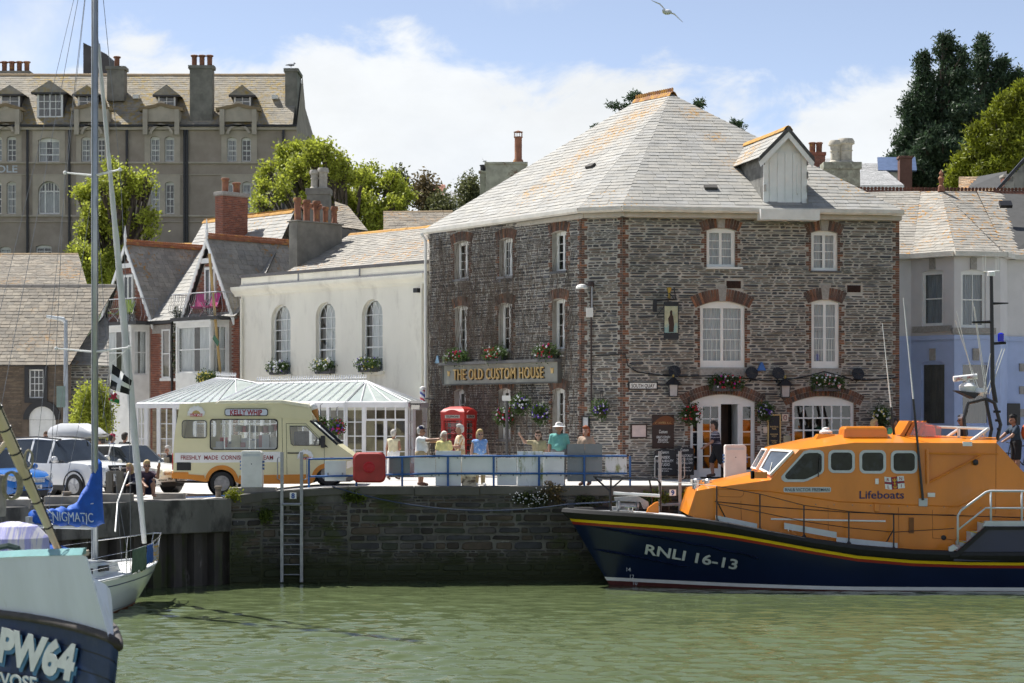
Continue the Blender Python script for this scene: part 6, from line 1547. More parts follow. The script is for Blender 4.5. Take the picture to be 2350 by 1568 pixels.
 aw.tube([V(2256,624,Ym),V(2294,622,Ym)],.015,4);aw.build('wire_aerials',M_WHITE2,root)
 G().lathe(V(2297,784,Ym),[(.09,0),(.09,.22),(.04,.25)],10).build('blue_light',mk('blue_lens',(.0,.01,.55),.2,.1),root)
 rs=G();a,b=V(2188,870,Ym),V(2242,864,Ym);rs.tube([a,b],.085,10);rs.tube([V(2221,880,Ym),V(2220,868,Ym)],.06,8);ro=rs.build('radar_scanner',M_WHITE,root,smooth=True,autos=40)
 letters('lettering','JRC   JRC',V(2215,867.5,Ym-.09),(b-a),(0,0,1),.075,mk('flag_red',(.35,.01,.03),.6),ro,width=.52)
 rd=G();rd.lathe(V(2221,893,Ym),[(.18,-.12),(.24,-.02),(.25,.08),(.17,.16),(.05,.2)],12);rd.lathe(V(2246,900,Ym),[(.14,-.1),(.18,0),(.12,.12)],10);rd.build('radar_base',M_WHITE,root,smooth=True,autos=40)
# whip aerials
 for name,a,m,b in(('whip_aerial',V(2118,1148,55.25),V(2096,916,55.25),V(2073,684,55.25)),('whip_aerial',V(2052,998,56.2),V(2045,935,56.2),V(2025,742,56.2))):
  w=G();w.tube([a,m],[.04,.032],6);wo_=w.build(name,M_BLACK,root);G().tube([m,b],[.022,.010],5).build('whip_tip',M_WHITE,wo_)
 for a,b in(((2242,905),(2195,715)),((2250,905),(2192,735)),((2262,905),(2232,690)),((2266,905),(2236,704)),((2262,905),(2300,800)),((2270,905),(2306,800)),((2255,910),(2275,800))):
  G().tube([V(*a,Ym),V(*b,Ym)],.012,4).build('aerial_wire',M_WHITE2,root)
# folded orange davit on the side
 dv=G();dv.tube([B2(2126,1040,.08),B2(2250,1043,.08)],.035,6);dv.tube([B2(2127,1032,.08),B2(2128,1110,.08)],.04,6);dv.tube([B2(2130,1108,.08),B2(2250,1046,.08)],.032,6);dv.tube([B2(2236,1040,.08),B2(2290,1042,.08)],.02,6);dv.build('davit',M_ORANGE,root)
 fl_=G();fl_.lathe(B2(2238,1061,.10),[(.07,-.08),(.09,0),(.06,.05)],10,axis=(1,0,.1));fl_.build('deck_flood_light',M_BLACK,root)
 for(u,v,w,h,m,nm)in((2091,1206,11,36,mk('amber_vent',(.20,.07,.01),.5),'tool_locker'),(2012,1105,8,13,M_WHITE,'fog_horn'),(2137,1136,17,10,M_WHITE,'notice_plate'),(2012,1165,12,18,M_ORANGE,'hinge_plate'),(2118,1153,20,18,M_LGREY,'aerial_foot')):
  s_=F/Yw;G().obox(B2(u-w/2,v+h/2,0),(w/s_,0,0),(0,-.05,0),(0,0,h/s_)).build(nm,m,root,bevel=.012)
 G().lathe(B2(2165,1234,.0),[(.07,0),(.07,.05),(.03,.06)],10,axis=(0,-1,0)).build('exhaust_port',M_BLACK,root)
 for q in([(2286,1020),(2285,1180)],[(1648,1123),(1648,1136),(1652,1140),(1700,1141),(1706,1136),(1708,1124)],[(2140,1170),(2140,1235),(2200,1240)],[(1700,1150),(1702,1205)],[(1900,1160),(1902,1236)],[(2062,1165),(2063,1255)]):G().tube([B2(u,v,.003)for u,v in q],.006,4).build('panel_seam',mk('seam_orange',(.30,.09,.01),.6),root)
# row of bolt heads along the side
 bo=G()
 for k,u in enumerate(range(1830,2340,42)):bo.lathe(B2(u,1157+(u-1830)*.02,0),[(.014,0),(.014,.02),(.005,.025)],6,axis=(0,-1,0))
 stuff(bo.build('bolt_heads',M_STEEL,root))
lifeboat()
# ================================================================ VEHICLES
from mathutils.geometry import tessellate_polygon
def wheel(parent,c,axis,r,w,rimmat,spokes=0):
 c=Vector(c);t=G().lathe(c-Vector(axis)*w/2,[(r*.60,w*.4),(r*.63,w*.02),(r*.93,0),(r,w*.18),(r,w*.82),(r*.93,w),(r*.63,w*.98),(r*.60,w*.6)],24,axis=axis).build('wheel',M_RUBBER,parent,smooth=True,autos=35)
 g=G();A=Vector(axis).normalized();e=A.orthogonal().normalized();f=A.cross(e)
 g.lathe(c,[(r*.64,w*.40),(r*.64,w*.47),(r*.57,w*.47),(r*.52,w*.30),(r*.2,w*.30),(r*.18,w*.46),(.01,w*.48)],20,axis=A)if not spokes else g.lathe(c,[(r*.66,w*.40),(r*.66,w*.48),(r*.58,w*.48),(r*.58,w*.05),(.01,w*.05)],24,axis=A)
 for k in range(spokes):
  a=2*math.pi*k/spokes;d=e*math.cos(a)+f*math.sin(a);s=e*math.sin(a)-f*math.cos(a)
  g.prism([c+A*w*.28+d*r*.1+s*r*.09,c+A*w*.28+d*r*.6+s*r*.11,c+A*w*.28+d*r*.6-s*r*.11,c+A*w*.28+d*r*.1-s*r*.09],A*w*.17)
 if spokes:g.lathe(c,[(r*.15,w*.28),(r*.15,w*.47),(.01,w*.48)],12,axis=A)
 g.build('rim',rimmat,t,smooth=True,autos=35)
 if not spokes:
  h=G()
  for k in range(10):
   a=2*math.pi*k/10;h.lathe(c+(e*math.cos(a)+f*math.sin(a))*r*.42+A*w*.29,[(r*.05,0),(r*.05,w*.06),(.001,w*.06)],8,axis=A)
  stuff(h.build('wheel_holes',M_BLACK,t))
 return t
M_VAN=mk('van_cream',(.70,.65,.40),.4,.05,.8,coat=.2)
M_VORG=mk('van_orange',(.60,.22,.02),.45,.08,1.5)
def ice_cream_van():
 Yv=59.35;Wd=1.95
 root=thing('ice_cream_van','pale yellow ice cream van with orange skirt and giant cone on the roof','van',(XU(600,Yv),Yv+Wd/2,gz(-7.4,60)))
 def P(x,y,d=0.0):return V(306+.2537*x,826.2+.2537*y,Yv)+Vector((0,d,0))
 def inr(x,y,d):q=P(x,y);return Vector((q.x,Yv+d,q.z))
 out=[(362,1030),(360,840),(378,640),(400,520),(418,400),(770,378),(1340,372),(1590,425),(1612,500),(1600,550),(1690,635),(1845,765),(1990,868),(2010,935),(2012,1030),(1905,1075)]+[(1765+126*math.cos(math.radians(a)),1088-126*math.sin(math.radians(a)))for a in range(5,180,13)]+[(1630,1112),(1600,1115),(960,1115)]+[(800+122*math.cos(math.radians(a)),1105-122*math.sin(math.radians(a)))for a in range(0,181,13)]+[(660,1100),(500,1075),(362,1068)]
 def rr(x0,x1,y0,y1,r,n=4):
  Q=[]
  for(cx,cy,a0)in((x1-r,y0+r,-90),(x1-r,y1-r,0),(x0+r,y1-r,90),(x0+r,y0+r,180)):
   for k in range(n+1):a=math.radians(a0+90*k/n);Q.append((cx+r*math.cos(a),cy+r*math.sin(a)))
  return Q
 h1,h2=rr(443,664,551,703,28),rr(702,1298,543,806,26);h3=[(1418,603),(1560,603),(1680,722),(1680,772),(1450,772),(1428,756)]
 body=G()
 for d,flip in((0.0,False),(Wd,True)):
  loops=[out,h1,h2,h3];flat=[p for l in loops for p in l]
  tris=tessellate_polygon([[Vector((x,-y,0))for x,y in l]for l in loops])
  vs=[inr(x,y,d)for x,y in flat];fs=[]
  for t in tris:
   a,b,c=(vs[i]for i in t);n=(b-a).cross(c-a);want=-1 if not flip else 1
   fs.append(t if n.y*want>0 else t[::-1])
  body.add(vs,fs)
 n=len(out)
 for k in range(n):
  a,b=out[k],out[(k+1)%n]
  if k in(9,10):continue # wind screen opening
  body.poly([inr(*a,0),inr(*a,Wd),inr(*b,Wd),inr(*b,0)])
 body.build('body',M_VAN,root)
 for h in(h1,h2,h3): # inner reveals of the windows
  c=(sum(p[0]for p in h)/len(h),sum(p[1]for p in h)/len(h));k=len(h)
  for d,sg in((0,-1),(Wd,1)):
   fr=G();A=[inr(*p,d+sg*.02)for p in h];B_=[inr(c[0]+(p[0]-c[0])*1.035,c[1]+(p[1]-c[1])*1.07,d+sg*.02)for p in h];C_=[q+Vector((0,-sg*.05,0))for q in A]
   fr.add(B_+A+C_,[(i,(i+1)%k,k+(i+1)%k,k+i)for i in range(k)]+[(k+i,k+(i+1)%k,2*k+(i+1)%k,2*k+i)for i in range(k)])
   w=fr.build('window',M_BLACK,root);G().poly([inr(*p,d+sg*.005)for p in h]).build('pane',glass('van_glass',(.85,.88,.86),.04),w)
# sliding hatch bars
 sb=G()
 for x in(818,1045,1098):sb.obox(P(x,806)+Vector((0,.02,0)),(.035,0,0),(0,.02,0),(0,0,(806-543)*.2537/F*Yv))
 sb.build('hatch_bars',M_STEEL,root)
# windscreen and bonnet
 ws=[inr(1600,552,.10),inr(1600,552,Wd-.10),inr(1842,768,Wd-.06),inr(1842,768,.06)]
 G().poly(ws).build('windscreen',glass('van_screen',(.35,.38,.38),.10),root)
 pl=G()
 for d in(.03,Wd-.03):pl.tube([inr(1598,550,d),inr(1845,768,d)],.045,6)
 pl.tube([inr(1600,552,.05),inr(1600,552,Wd-.05)],.04,6);pl.build('screen_pillars',M_BLACK,root)
# roof fairing, ribs
 G().prism([P(725,402,-.03),P(1345,395,-.03),P(1600,440,-.03),P(1585,400,-.03),P(1335,362,-.03),P(780,368,-.03)],(0,Wd+.06,0)).build('roof_fairing',mk('roof_cream',(.76,.72,.55),.45,.04),root,bevel=.03)
 G().prism([P(1345,525,-.035),P(1620,548,-.035),P(1612,440,-.035),P(1345,405,-.035)],(0,.03,0)).build('cab_fascia',M_VAN,root)
 G().prism([P(405,527,-.02),P(1330,527,-.02),P(1330,520,-.02),P(405,520,-.02)],(0,.03,0)).build('roof_seam',M_VAN,root)
# white stripe, orange skirt with arches, lettering
 G().prism([P(374,840,-.012),P(1330,830,-.012),P(1330,925,-.012),P(372,932,-.012)][::-1],(0,.02,0)).build('white_stripe',M_WHITE,root)
 def skirt():
  top=[];
  def arch(cx,r,y0):
   return[(cx+r*math.cos(math.radians(a)),y0-r*math.sin(math.radians(a))*.95)for a in range(175,4,-10)]
  pts=[(358,1015),(495,1015),(500,1035),(640,1045)]+arch(800,150,1095)+[(960,1045),(1580,1035)]+arch(1765,155,1080)+[(1925,1062)]
  low=[(1925,1075)]+[(x,y)for x,y in arch(1765,122,1090)][::-1]+[(1620,1112),(1600,1122),(960,1122)]+arch(800,118,1105)[::-1]+[(655,1104),(500,1080),(358,1072)]
  g=G();L=pts+low
  tr=tessellate_polygon([[Vector((x,-y,0))for x,y in L]]);vs=[inr(x,y,-.025)for x,y in L];fs=[]
  for t in tr:
   a,b,c=(vs[i]for i in t);fs.append(t if(b-a).cross(c-a).y<0 else t[::-1])
  m=len(L);g.add(vs+[v+Vector((0,.05,0))for v in vs],fs+[(i,m+i,m+(i+1)%m,(i+1)%m)for i in range(m)]);g.build('orange_skirt',M_VORG,root)
 skirt()
 G().prism([P(345,1072,-.03),P(500,1080,-.03),P(500,1015,-.03),P(347,1018,-.03)],(0,Wd+.06,0)).build('rear_bumper',M_VORG,root,bevel=.03)
 G().prism([P(1900,1105,.02),P(2005,1090,.02),P(2018,1000,.02),P(1930,995,.02)],(0,Wd-.04,0)).build('front_bumper',mk('bumper_grey',(.18,.17,.165),.7),root,bevel=.04)
 X_,Z_=Vector((1,0,0)),Vector((0,0,1));M_LT=mk('sign_red',(.28,.015,.025),.5)
 letters('lettering','FRESHLY  MADE  CORNISH  ICE CREAM',P(848,883,-.016),X_,Z_,.125,M_LT,root,width=(1266-431)*.2537/F*Yv,bold=.012)
 bd=G();bd.prism([P(x,y,-.03)for x,y in rr(827,1220,440,508,22)],(0,-.02,0));bo=bd.build('name_board',M_BLACK,root);G().prism([P(x,y,-.05)for x,y in rr(834,1213,447,501,18)],(0,-.008,0)).build('board_face',mk('board_blue',(.55,.60,.68),.5),bo)
 letters('lettering','KELLY WHIP',P(1023,476,-.06),X_,Z_,.155,M_LT,bo,width=(1170-880)*.2537/F*Yv,bold=.03)
 for cx,cy,s in((570,500,1.0),(1557,890,.92)): # crest: cones over a sunburst and ribbon
  cg=G()
  for k in range(9):
   a=math.radians(200-k*27.5+0);a=math.radians(180-k*22.5);c,q=math.cos(a),math.sin(a)
   cg.poly([P(cx+s*10*c,cy-12*s-s*10*q,-.035),P(cx+s*50*math.cos(a+.14),cy-12*s-s*46*math.sin(a+.14),-.035),P(cx+s*50*math.cos(a-.14),cy-12*s-s*46*math.sin(a-.14),-.035)][::-1])
  co=cg.build('crest_sunburst',mk('sun_yellow',(.75,.5,.10),.5),root)
  wg=G()
  for k in range(6):
   a=math.radians(168-k*31);wg.lathe(P(cx+s*58*math.cos(a),cy-12*s-s*52*math.sin(a),-.034),[(.075*s,0),(.075*s,.006),(.001,.008)],9,axis=(0,-1,0));wg.poly([P(cx+s*(58*math.cos(a)-11),cy-14*s-s*52*math.sin(a),-.034),P(cx+s*(58*math.cos(a)+11),cy-14*s-s*52*math.sin(a),-.034),P(cx+s*(64*math.cos(a)),cy-46*s-s*50*math.sin(a),-.034)][::1])
  wg.build('crest_cones',M_WHITE,co)
  rb=G();rb.prism([P(cx-60*s,cy-14*s,-.03),P(cx+60*s,cy-14*s,-.03),P(cx+54*s,cy+12*s,-.03),P(cx-54*s,cy+12*s,-.03)],(0,-.012,0));rb.build('crest_ribbon',mk('ribbon_red',(.45,.03,.03),.5),co)
  letters('lettering','KELLY WHIP',P(cx,cy-1*s,-.044),X_,Z_,.055*s,M_WHITE,co,width=.52*s,bold=.02)
# door lines, handle, lamps, mirror
 dl=G()
 for a,b in(((1383,575),(1390,1040)),((1383,575),(1560,575)),((1560,575),(1715,735)),((1715,735),(1728,800)),((1728,800),(1728,1035)),((1345,528),(1352,1035))):dl.tube([P(*a,-.004),P(*b,-.004)],.006,4)
 dl.build('door_seam',mk('seam_dark',(.12,.11,.07),.8),root);G().obox(P(1395,848,-.0),(.36,0,0),(0,-.035,0),(0,0,.035)).build('door_handle',M_BLACK,root)
 G().obox(P(1698,795,-.02),(.13,0,0),(0,-.16,0),(0,0,.36)).build('wing_mirror',M_BLACK,root,bevel=.03)
 G().prism([P(1680,772,-.006),P(1680,700,-.006),P(1765,795,-.006)],(0,.01,0)).build('mirror_plate',M_BLACK,root)
 G().obox(P(392,1000,-.0),(.43,0,0),(0,-.012,0),(0,0,.25)).build('vent_grille',M_BLACK,root,bevel=.02)
 G().obox(P(1780,892,0),(.1,0,0),(0,-.012,0),(0,0,.035)).build('side_repeater',mk('amber',(.6,.15,.01),.3),root)
 G().prism([P(348,995,.04),P(360,995,.04),P(360,845,.04),P(350,845,.04)],(0,.16,0)).build('tail_light',mk('tail_red',(.5,.02,.02),.3),root)
 G().prism([P(1930,985,-.01),P(1985,965,-.01),P(1995,905,-.01),P(1930,920,-.01)],(0,.3,0)).build('head_light',glass('head_lens',(.8,.6,.6),.3),root)
 tb=G();tb.tube([P(370,1110,.9),P(650,1113,.9)],.04,6);tb.tube([P(345,1080,.9),P(340,1105,.9),P(375,1112,.9)],.03,6);tb.build('tow_bar',M_BLACK,root)
 ck=G();ck.obox(P(560,1105,.25),(4.6,0,0),(0,Wd-.5,0),(0,0,.3));ck.build('chassis',M_BLACK,root)
 M_RIM=mk('van_rim',(.30,.29,.28),.5,.2,8,metal=.6)
 for x in(800,1765):
  u=306+.2537*x;cxx=XU(u,Yv);z=gz(cxx,Yv)
  for d,ax in((.13,(0,-1,0)),(Wd-.13,(0,1,0))):wheel(root,(cxx,Yv+d,z+.36),ax,.365,.22,M_RIM)
  wa=G();wa.lathe((cxx,Yv+.03,z+.38),[(.415,.5),(.415,0),(.43,0),(.43,.5)],20,axis=(0,1,0));wa.build('wheel_arch',M_BLACK,root)
# the giant cone on the front corner
 cn=G();p=P(1632,450,.2);ax=Vector((.35,0,-1)).normalized();cn.lathe(p,[(.11,0),(.095,.06),(.075,.12),(.02,.36),(.005,.38)],12,axis=ax);co=cn.build('giant_cone',mk('wafer',(.40,.18,.05),.7,.2,20),root)
 sc_=G();sc_.lathe(p,[(.12,-.0),(.13,.05),(.10,.10),(.105,.13),(.07,.17),(.02,.24)],12,axis=-ax);sc_.build('soft_ice',M_WHITE,co,smooth=True)
# inside: counter, boxes, stock
 iv=G();iv.obox(inr(705,830,.35),(2.2,0,0),(0,1.2,0),(0,0,.12));iv.build('counter',M_WHITE,root)
 rb_=random.Random(3);cols=[(.7,.7,.72),(.5,.12,.14),(.75,.72,.68),(.35,.4,.5),(.72,.66,.5),(.6,.3,.32)]
 for k in range(16):
  x=715+k*36;y1=800;h=rb_.uniform(.12,.45);g=G();g.obox(inr(x,y1,.4+rb_.random()*.5),(.2+.1*rb_.random(),0,0),(0,.25,0),(0,0,h));g.build('stock_box',mk('stock_%d'%(k%6),cols[k%6],.7),root)
 for k in range(9):
  x=870+k*48;g=G();g.obox(inr(x,640+rb_.random()*20,1.25),(.22,0,0),(0,.1,0),(0,0,.2));g.build('wall_card',mk('stock_%d'%(k%6),cols[k%6],.7),root)
 sw=G();c=inr(1625,760,.6);sw.tube([c+Vector((.12*math.sin(a)*.5,.18*math.cos(a),.18*math.sin(a)))for a in[k*.524 for k in range(13)]],.018,5);sw.build('steering_wheel',M_BLACK,root)
 st=G();st.obox(inr(1440,800,.3),(.35,0,0),(0,1.2,0),(0,0,.5));st.build('cab_seat',mk('seat_grey',(.08,.08,.09),.8),root,bevel=.05)
 G().poly([inr(400,1060,.02),inr(1900,1060,.02),inr(1900,1060,Wd-.02),inr(400,1060,Wd-.02)]).build('floor',M_DARK,root)
ice_cream_van()
# ---- cars: rings along the length, glass and body told apart by band
def car(name,label,loc,yaw,L,W,H,col,st,wheels,wr,glassband,detail=None,plate=None,group=None,spokes=5,black_sill=False,ground=.2):
 root=thing(name,label,'car',loc,yaw,group,world=False)
 mat=mk('car_'+name+str(col),col,.25,.03,.5,coat=.8)
 body,gls=G(),G()
# station: x (front = +L/2), zsill, zbelt, zroof, half width low, half width belt, half width roof
 rings=[]
 for(x,zs,zb,zr,w0,wb,wr_)in st:
  half=[(w0*.90,zs),(w0,zs+.10),(w0*1.01,(zs+zb)*.5),(wb,zb),(wr_,zr-.03 if zr>zb+.1 else zr-.01),(wr_*.82,zr+.01),(0,zr+.03)]
  rings.append([Vector((x,y,z))for y,z in half]+[Vector((x,-y,z))for y,z in half[::-1][1:]])
 n=len(rings[0])
 for i in range(len(rings)-1):
  for k in range(n):
   k2=(k+1)%n;q=[rings[i][k],rings[i+1][k],rings[i+1][k2],rings[i][k2]]
   band=k if k<6 else 11-k if k<12 else 99
   side=band==3;top=band in(4,5)
   g_=gls if(side and i in glassband['side'])or(top and i in glassband['top'])or(side and i in glassband['top'])else body
   g_.poly(q)
 body.poly(rings[0]);body.poly(rings[-1][::-1])
 bo=body.build('body',mat,root,smooth=True,autos=38);
 import bmesh
 for o in(bo,):
  bm=bmesh.new();bm.from_mesh(o.data);bmesh.ops.remove_doubles(bm,verts=bm.verts,dist=.001);bmesh.ops.recalc_face_normals(bm,faces=bm.faces);bm.to_mesh(o.data);bm.free()
  o.data.shade_smooth()
  try:o.data.set_sharp_from_angle(angle=math.radians(35))
  except Exception:pass
 gls.build('windows',mk('car_glass',(.02,.025,.03),.04,.2,2,spec=.9),root)
 for x in wheels:
  for sg in(-1,1):
   wheel(root,(x,sg*(W/2-.10),wr),(0,sg,0),wr,.21,mk('alloy',(.45,.45,.46),.3,metal=.85),spokes)
   a=G();a.lathe((x,sg*(W/2-.30),wr+.02),[(wr+.07,0),(wr+.07,.312),(wr+.035,.318),(wr+.03,.0)],22,axis=(0,sg,0));a.build('wheel_arch',M_BLACK,root)
   a=G();a.lathe((x,sg*(W/2-.24),wr+.02),[(wr+.045,0),(wr+.045,.252),(wr+.06,.252),(wr+.06,0)],22,axis=(0,sg,0));a.build('wheel_well',M_BLACK,root)
 if detail:detail(root,mat)
 if plate:
  px,pz,tx=plate;g=G();g.obox((px,-.26,pz),(.012,0,0),(0,.52,0),(0,0,.11));po=g.build('number_plate',M_WHITE,root)
  letters('lettering',tx,(px+.014,0,pz+.055),(0,1,0),(0,0,1),.075,M_BLACK,po,width=.45,bold=.02)
 return root
def suv_detail(root,mat):
 for sg in(-1,1):
  h=G();h.prism([(2.23,sg*.50,.86),(2.14,sg*.80,.92),(1.98,sg*.915,.97),(2.0,sg*.92,.90),(2.16,sg*.84,.79),(2.26,sg*.60,.76)],(.03,0,.015));h.build('head_light',mk('headlamp',(.55,.57,.6),.08,.3,14,spec=1),root)
  m=G();m.ball((.72,sg*1.05,1.12),(.08,.13,.10),10,7);m.tube([(.72,sg*.9,1.06),(.72,sg*1.0,1.09)],.04,5);m.build('wing_mirror',mat,root,smooth=True)
  f=G();f.lathe((2.24,sg*.66,.50),[(.09,-.02),(.09,.02),(.01,.03)],12,axis=(1,sg*.4,0));f.build('fog_light',M_BLACK,root)
  r=G();r.tube([(.55,sg*.62,1.70),(-.4,sg*.68,1.77),(-1.7,sg*.66,1.72)],.025,6);r.build('roof_rail',M_BLACK,root)
 g=G();g.prism([(2.28,-.44,.96),(2.28,.44,.96),(2.31,.36,.74),(2.31,-.36,.74)],(.035,0,0));go=g.build('grille',M_BLACK,root)
 b=G();b.obox((2.335,-.36,.86),(.012,0,0),(0,.72,0),(0,0,.025));b.lathe((2.335,0,.87),[(.07,0),(.07,.02),(.01,.03)],14,axis=(1,0,0));b.build('badge',M_STEEL,go)
 l=G();l.prism([(2.29,-.60,.50),(2.29,.60,.50),(2.29,.52,.34),(2.29,-.52,.34)],(.06,0,0));l.build('lower_grille',M_BLACK,root)
 s=G()
 for sg in(-1,1):s.obox((-1.0,sg*.90,.24),(2.1,0,0),(0,sg*.04,0),(0,0,.14))
 s.build('sill_trim',M_BLACK,root)
SUV_ST=[(-2.28,.55,.95,1.02,.80,.80,.72),(-2.24,.40,.98,1.35,.88,.86,.60),(-2.05,.34,1.0,1.60,.92,.90,.64),(-1.45,.28,1.02,1.70,.94,.92,.68),(-1.36,.28,1.02,1.71,.94,.92,.68),(-.55,.28,1.01,1.73,.945,.925,.69),(-.47,.28,1.01,1.73,.945,.925,.69),(.28,.28,1.00,1.69,.945,.925,.67),(.36,.28,1.00,1.67,.945,.925,.66),(1.12,.28,1.02,1.06,.94,.90,.80),(1.7,.30,1.00,1.02,.93,.86,.70),(2.08,.32,.92,.95,.88,.78,.60),(2.26,.36,.80,.84,.78,.66,.46),(2.32,.42,.66,.70,.66,.56,.4)]
car('parked_suv','white SUV parked at the quay edge between the masts',(-13.35,59.3,2.45),math.radians(-34),4.6,1.9,1.73,(.78,.78,.77),SUV_ST,(1.42,-1.32),.36,{'side':{2,4,6},'top':{8}},suv_detail,(2.345,.56,'HK09 EYP'))
def polo_detail(root,mat):
 for sg in(-1,1):
  h=G();h.prism([(1.90,sg*.38,.70),(1.80,sg*.62,.76),(1.62,sg*.79,.80),(1.70,sg*.78,.68),(1.90,sg*.55,.60)],(.035,0,.01));h.build('head_light',mk('headlamp',(.55,.57,.6),.08),root)
  m=G();m.ball((.60,sg*.92,.98),(.07,.11,.08),8,6);m.build('wing_mirror',mat,root,smooth=True)
 g=G()
 for k in range(4):g.obox((1.955,-.36,.58+k*.035),(.02,0,0),(0,.72,0),(0,0,.016))
 g.build('grille',M_STEEL,root);b=G();b.lathe((1.965,0,.65),[(.075,0),(.075,.03),(.06,.035),(.055,.02),(.01,.02)],16,axis=(1,0,0));b.build('badge',M_STEEL,root)
 l=G();l.prism([(1.955,-.5,.36),(1.955,.5,.36),(1.965,.42,.22),(1.965,-.42,.22)],(.025,0,0));l.build('lower_grille',M_BLACK,root)
HATCH_ST=[(-1.92,.45,.80,.86,.72,.70,.62),(-1.88,.32,.84,1.15,.78,.76,.56),(-1.62,.26,.87,1.40,.81,.79,.60),(-1.05,.22,.88,1.46,.825,.80,.62),(-.97,.22,.88,1.46,.825,.80,.62),(-.15,.22,.88,1.47,.825,.80,.62),(-.08,.22,.88,1.47,.825,.80,.62),(.28,.22,.88,1.44,.825,.80,.61),(.95,.22,.90,.93,.82,.78,.70),(1.45,.24,.85,.88,.80,.73,.6),(1.78,.26,.74,.77,.74,.64,.5),(1.93,.30,.60,.64,.64,.54,.4),(1.96,.34,.46,.50,.58,.5,.38)]
car('parked_hatchback','white hatchback with grey roof box behind the white SUV',(-11.95,62.0,2.47),math.radians(-36),3.9,1.65,1.47,(.78,.78,.77),HATCH_ST,(1.2,-1.25),.30,{'side':{2,4,6},'top':{7}},polo_detail,(1.978,.40,'FR04 HBN'))
def blue_detail(root,mat):
 polo_detail(root,mat)
car('blue_hatchback','bright blue hatchback at the left edge behind the cream boom',(XU(28,54.6)-.75,55.6,2.45),math.radians(-44),3.9,1.65,1.47,(.005,.13,.46),HATCH_ST,(1.2,-1.25),.30,{'side':{2,4,6},'top':{7}},blue_detail,(1.978,.40,'OV57 KXL'))
def roof_box():
 c=V(178,1003,61.6);yaw=math.radians(-36)
 r=thing('roof_box','pale grey roof box strapped on the white hatchback','roof box',c,yaw,world=False)
 g=G();rings=[]
 for x,w,h0,h1 in((-1.1,.22,.06,.12),(-1.0,.34,.0,.30),(-.5,.40,-.02,.42),(.2,.40,-.02,.42),(.8,.36,0,.28),(1.15,.24,.03,.12),(1.2,.1,.05,.08)):
  rings.append([Vector((x,y,z))for y,z in((-w,h0+.06),(-w*.9,h0),(w*.9,h0),(w,h0+.06),(w*.95,h0+(h1-h0)*.6),(w*.6,h1),(-w*.6,h1),(-w*.95,h0+(h1-h0)*.6))])
 g.loft(rings);g.build('shell',mk('box_grey',(.52,.53,.55),.4,.04),r,smooth=True,autos=40)
 for x in(-.5,.5):
  G().obox((x,-.6,-.10),(.08,0,0),(0,1.2,0),(0,0,.05)).build('cross_bar',M_BLACK,r)
  for y in(-.58,.5):G().obox((x,y,-.2),(.1,0,0),(0,.08,0),(0,0,.12)).build('bar_foot',M_BLACK,r)
roof_box()
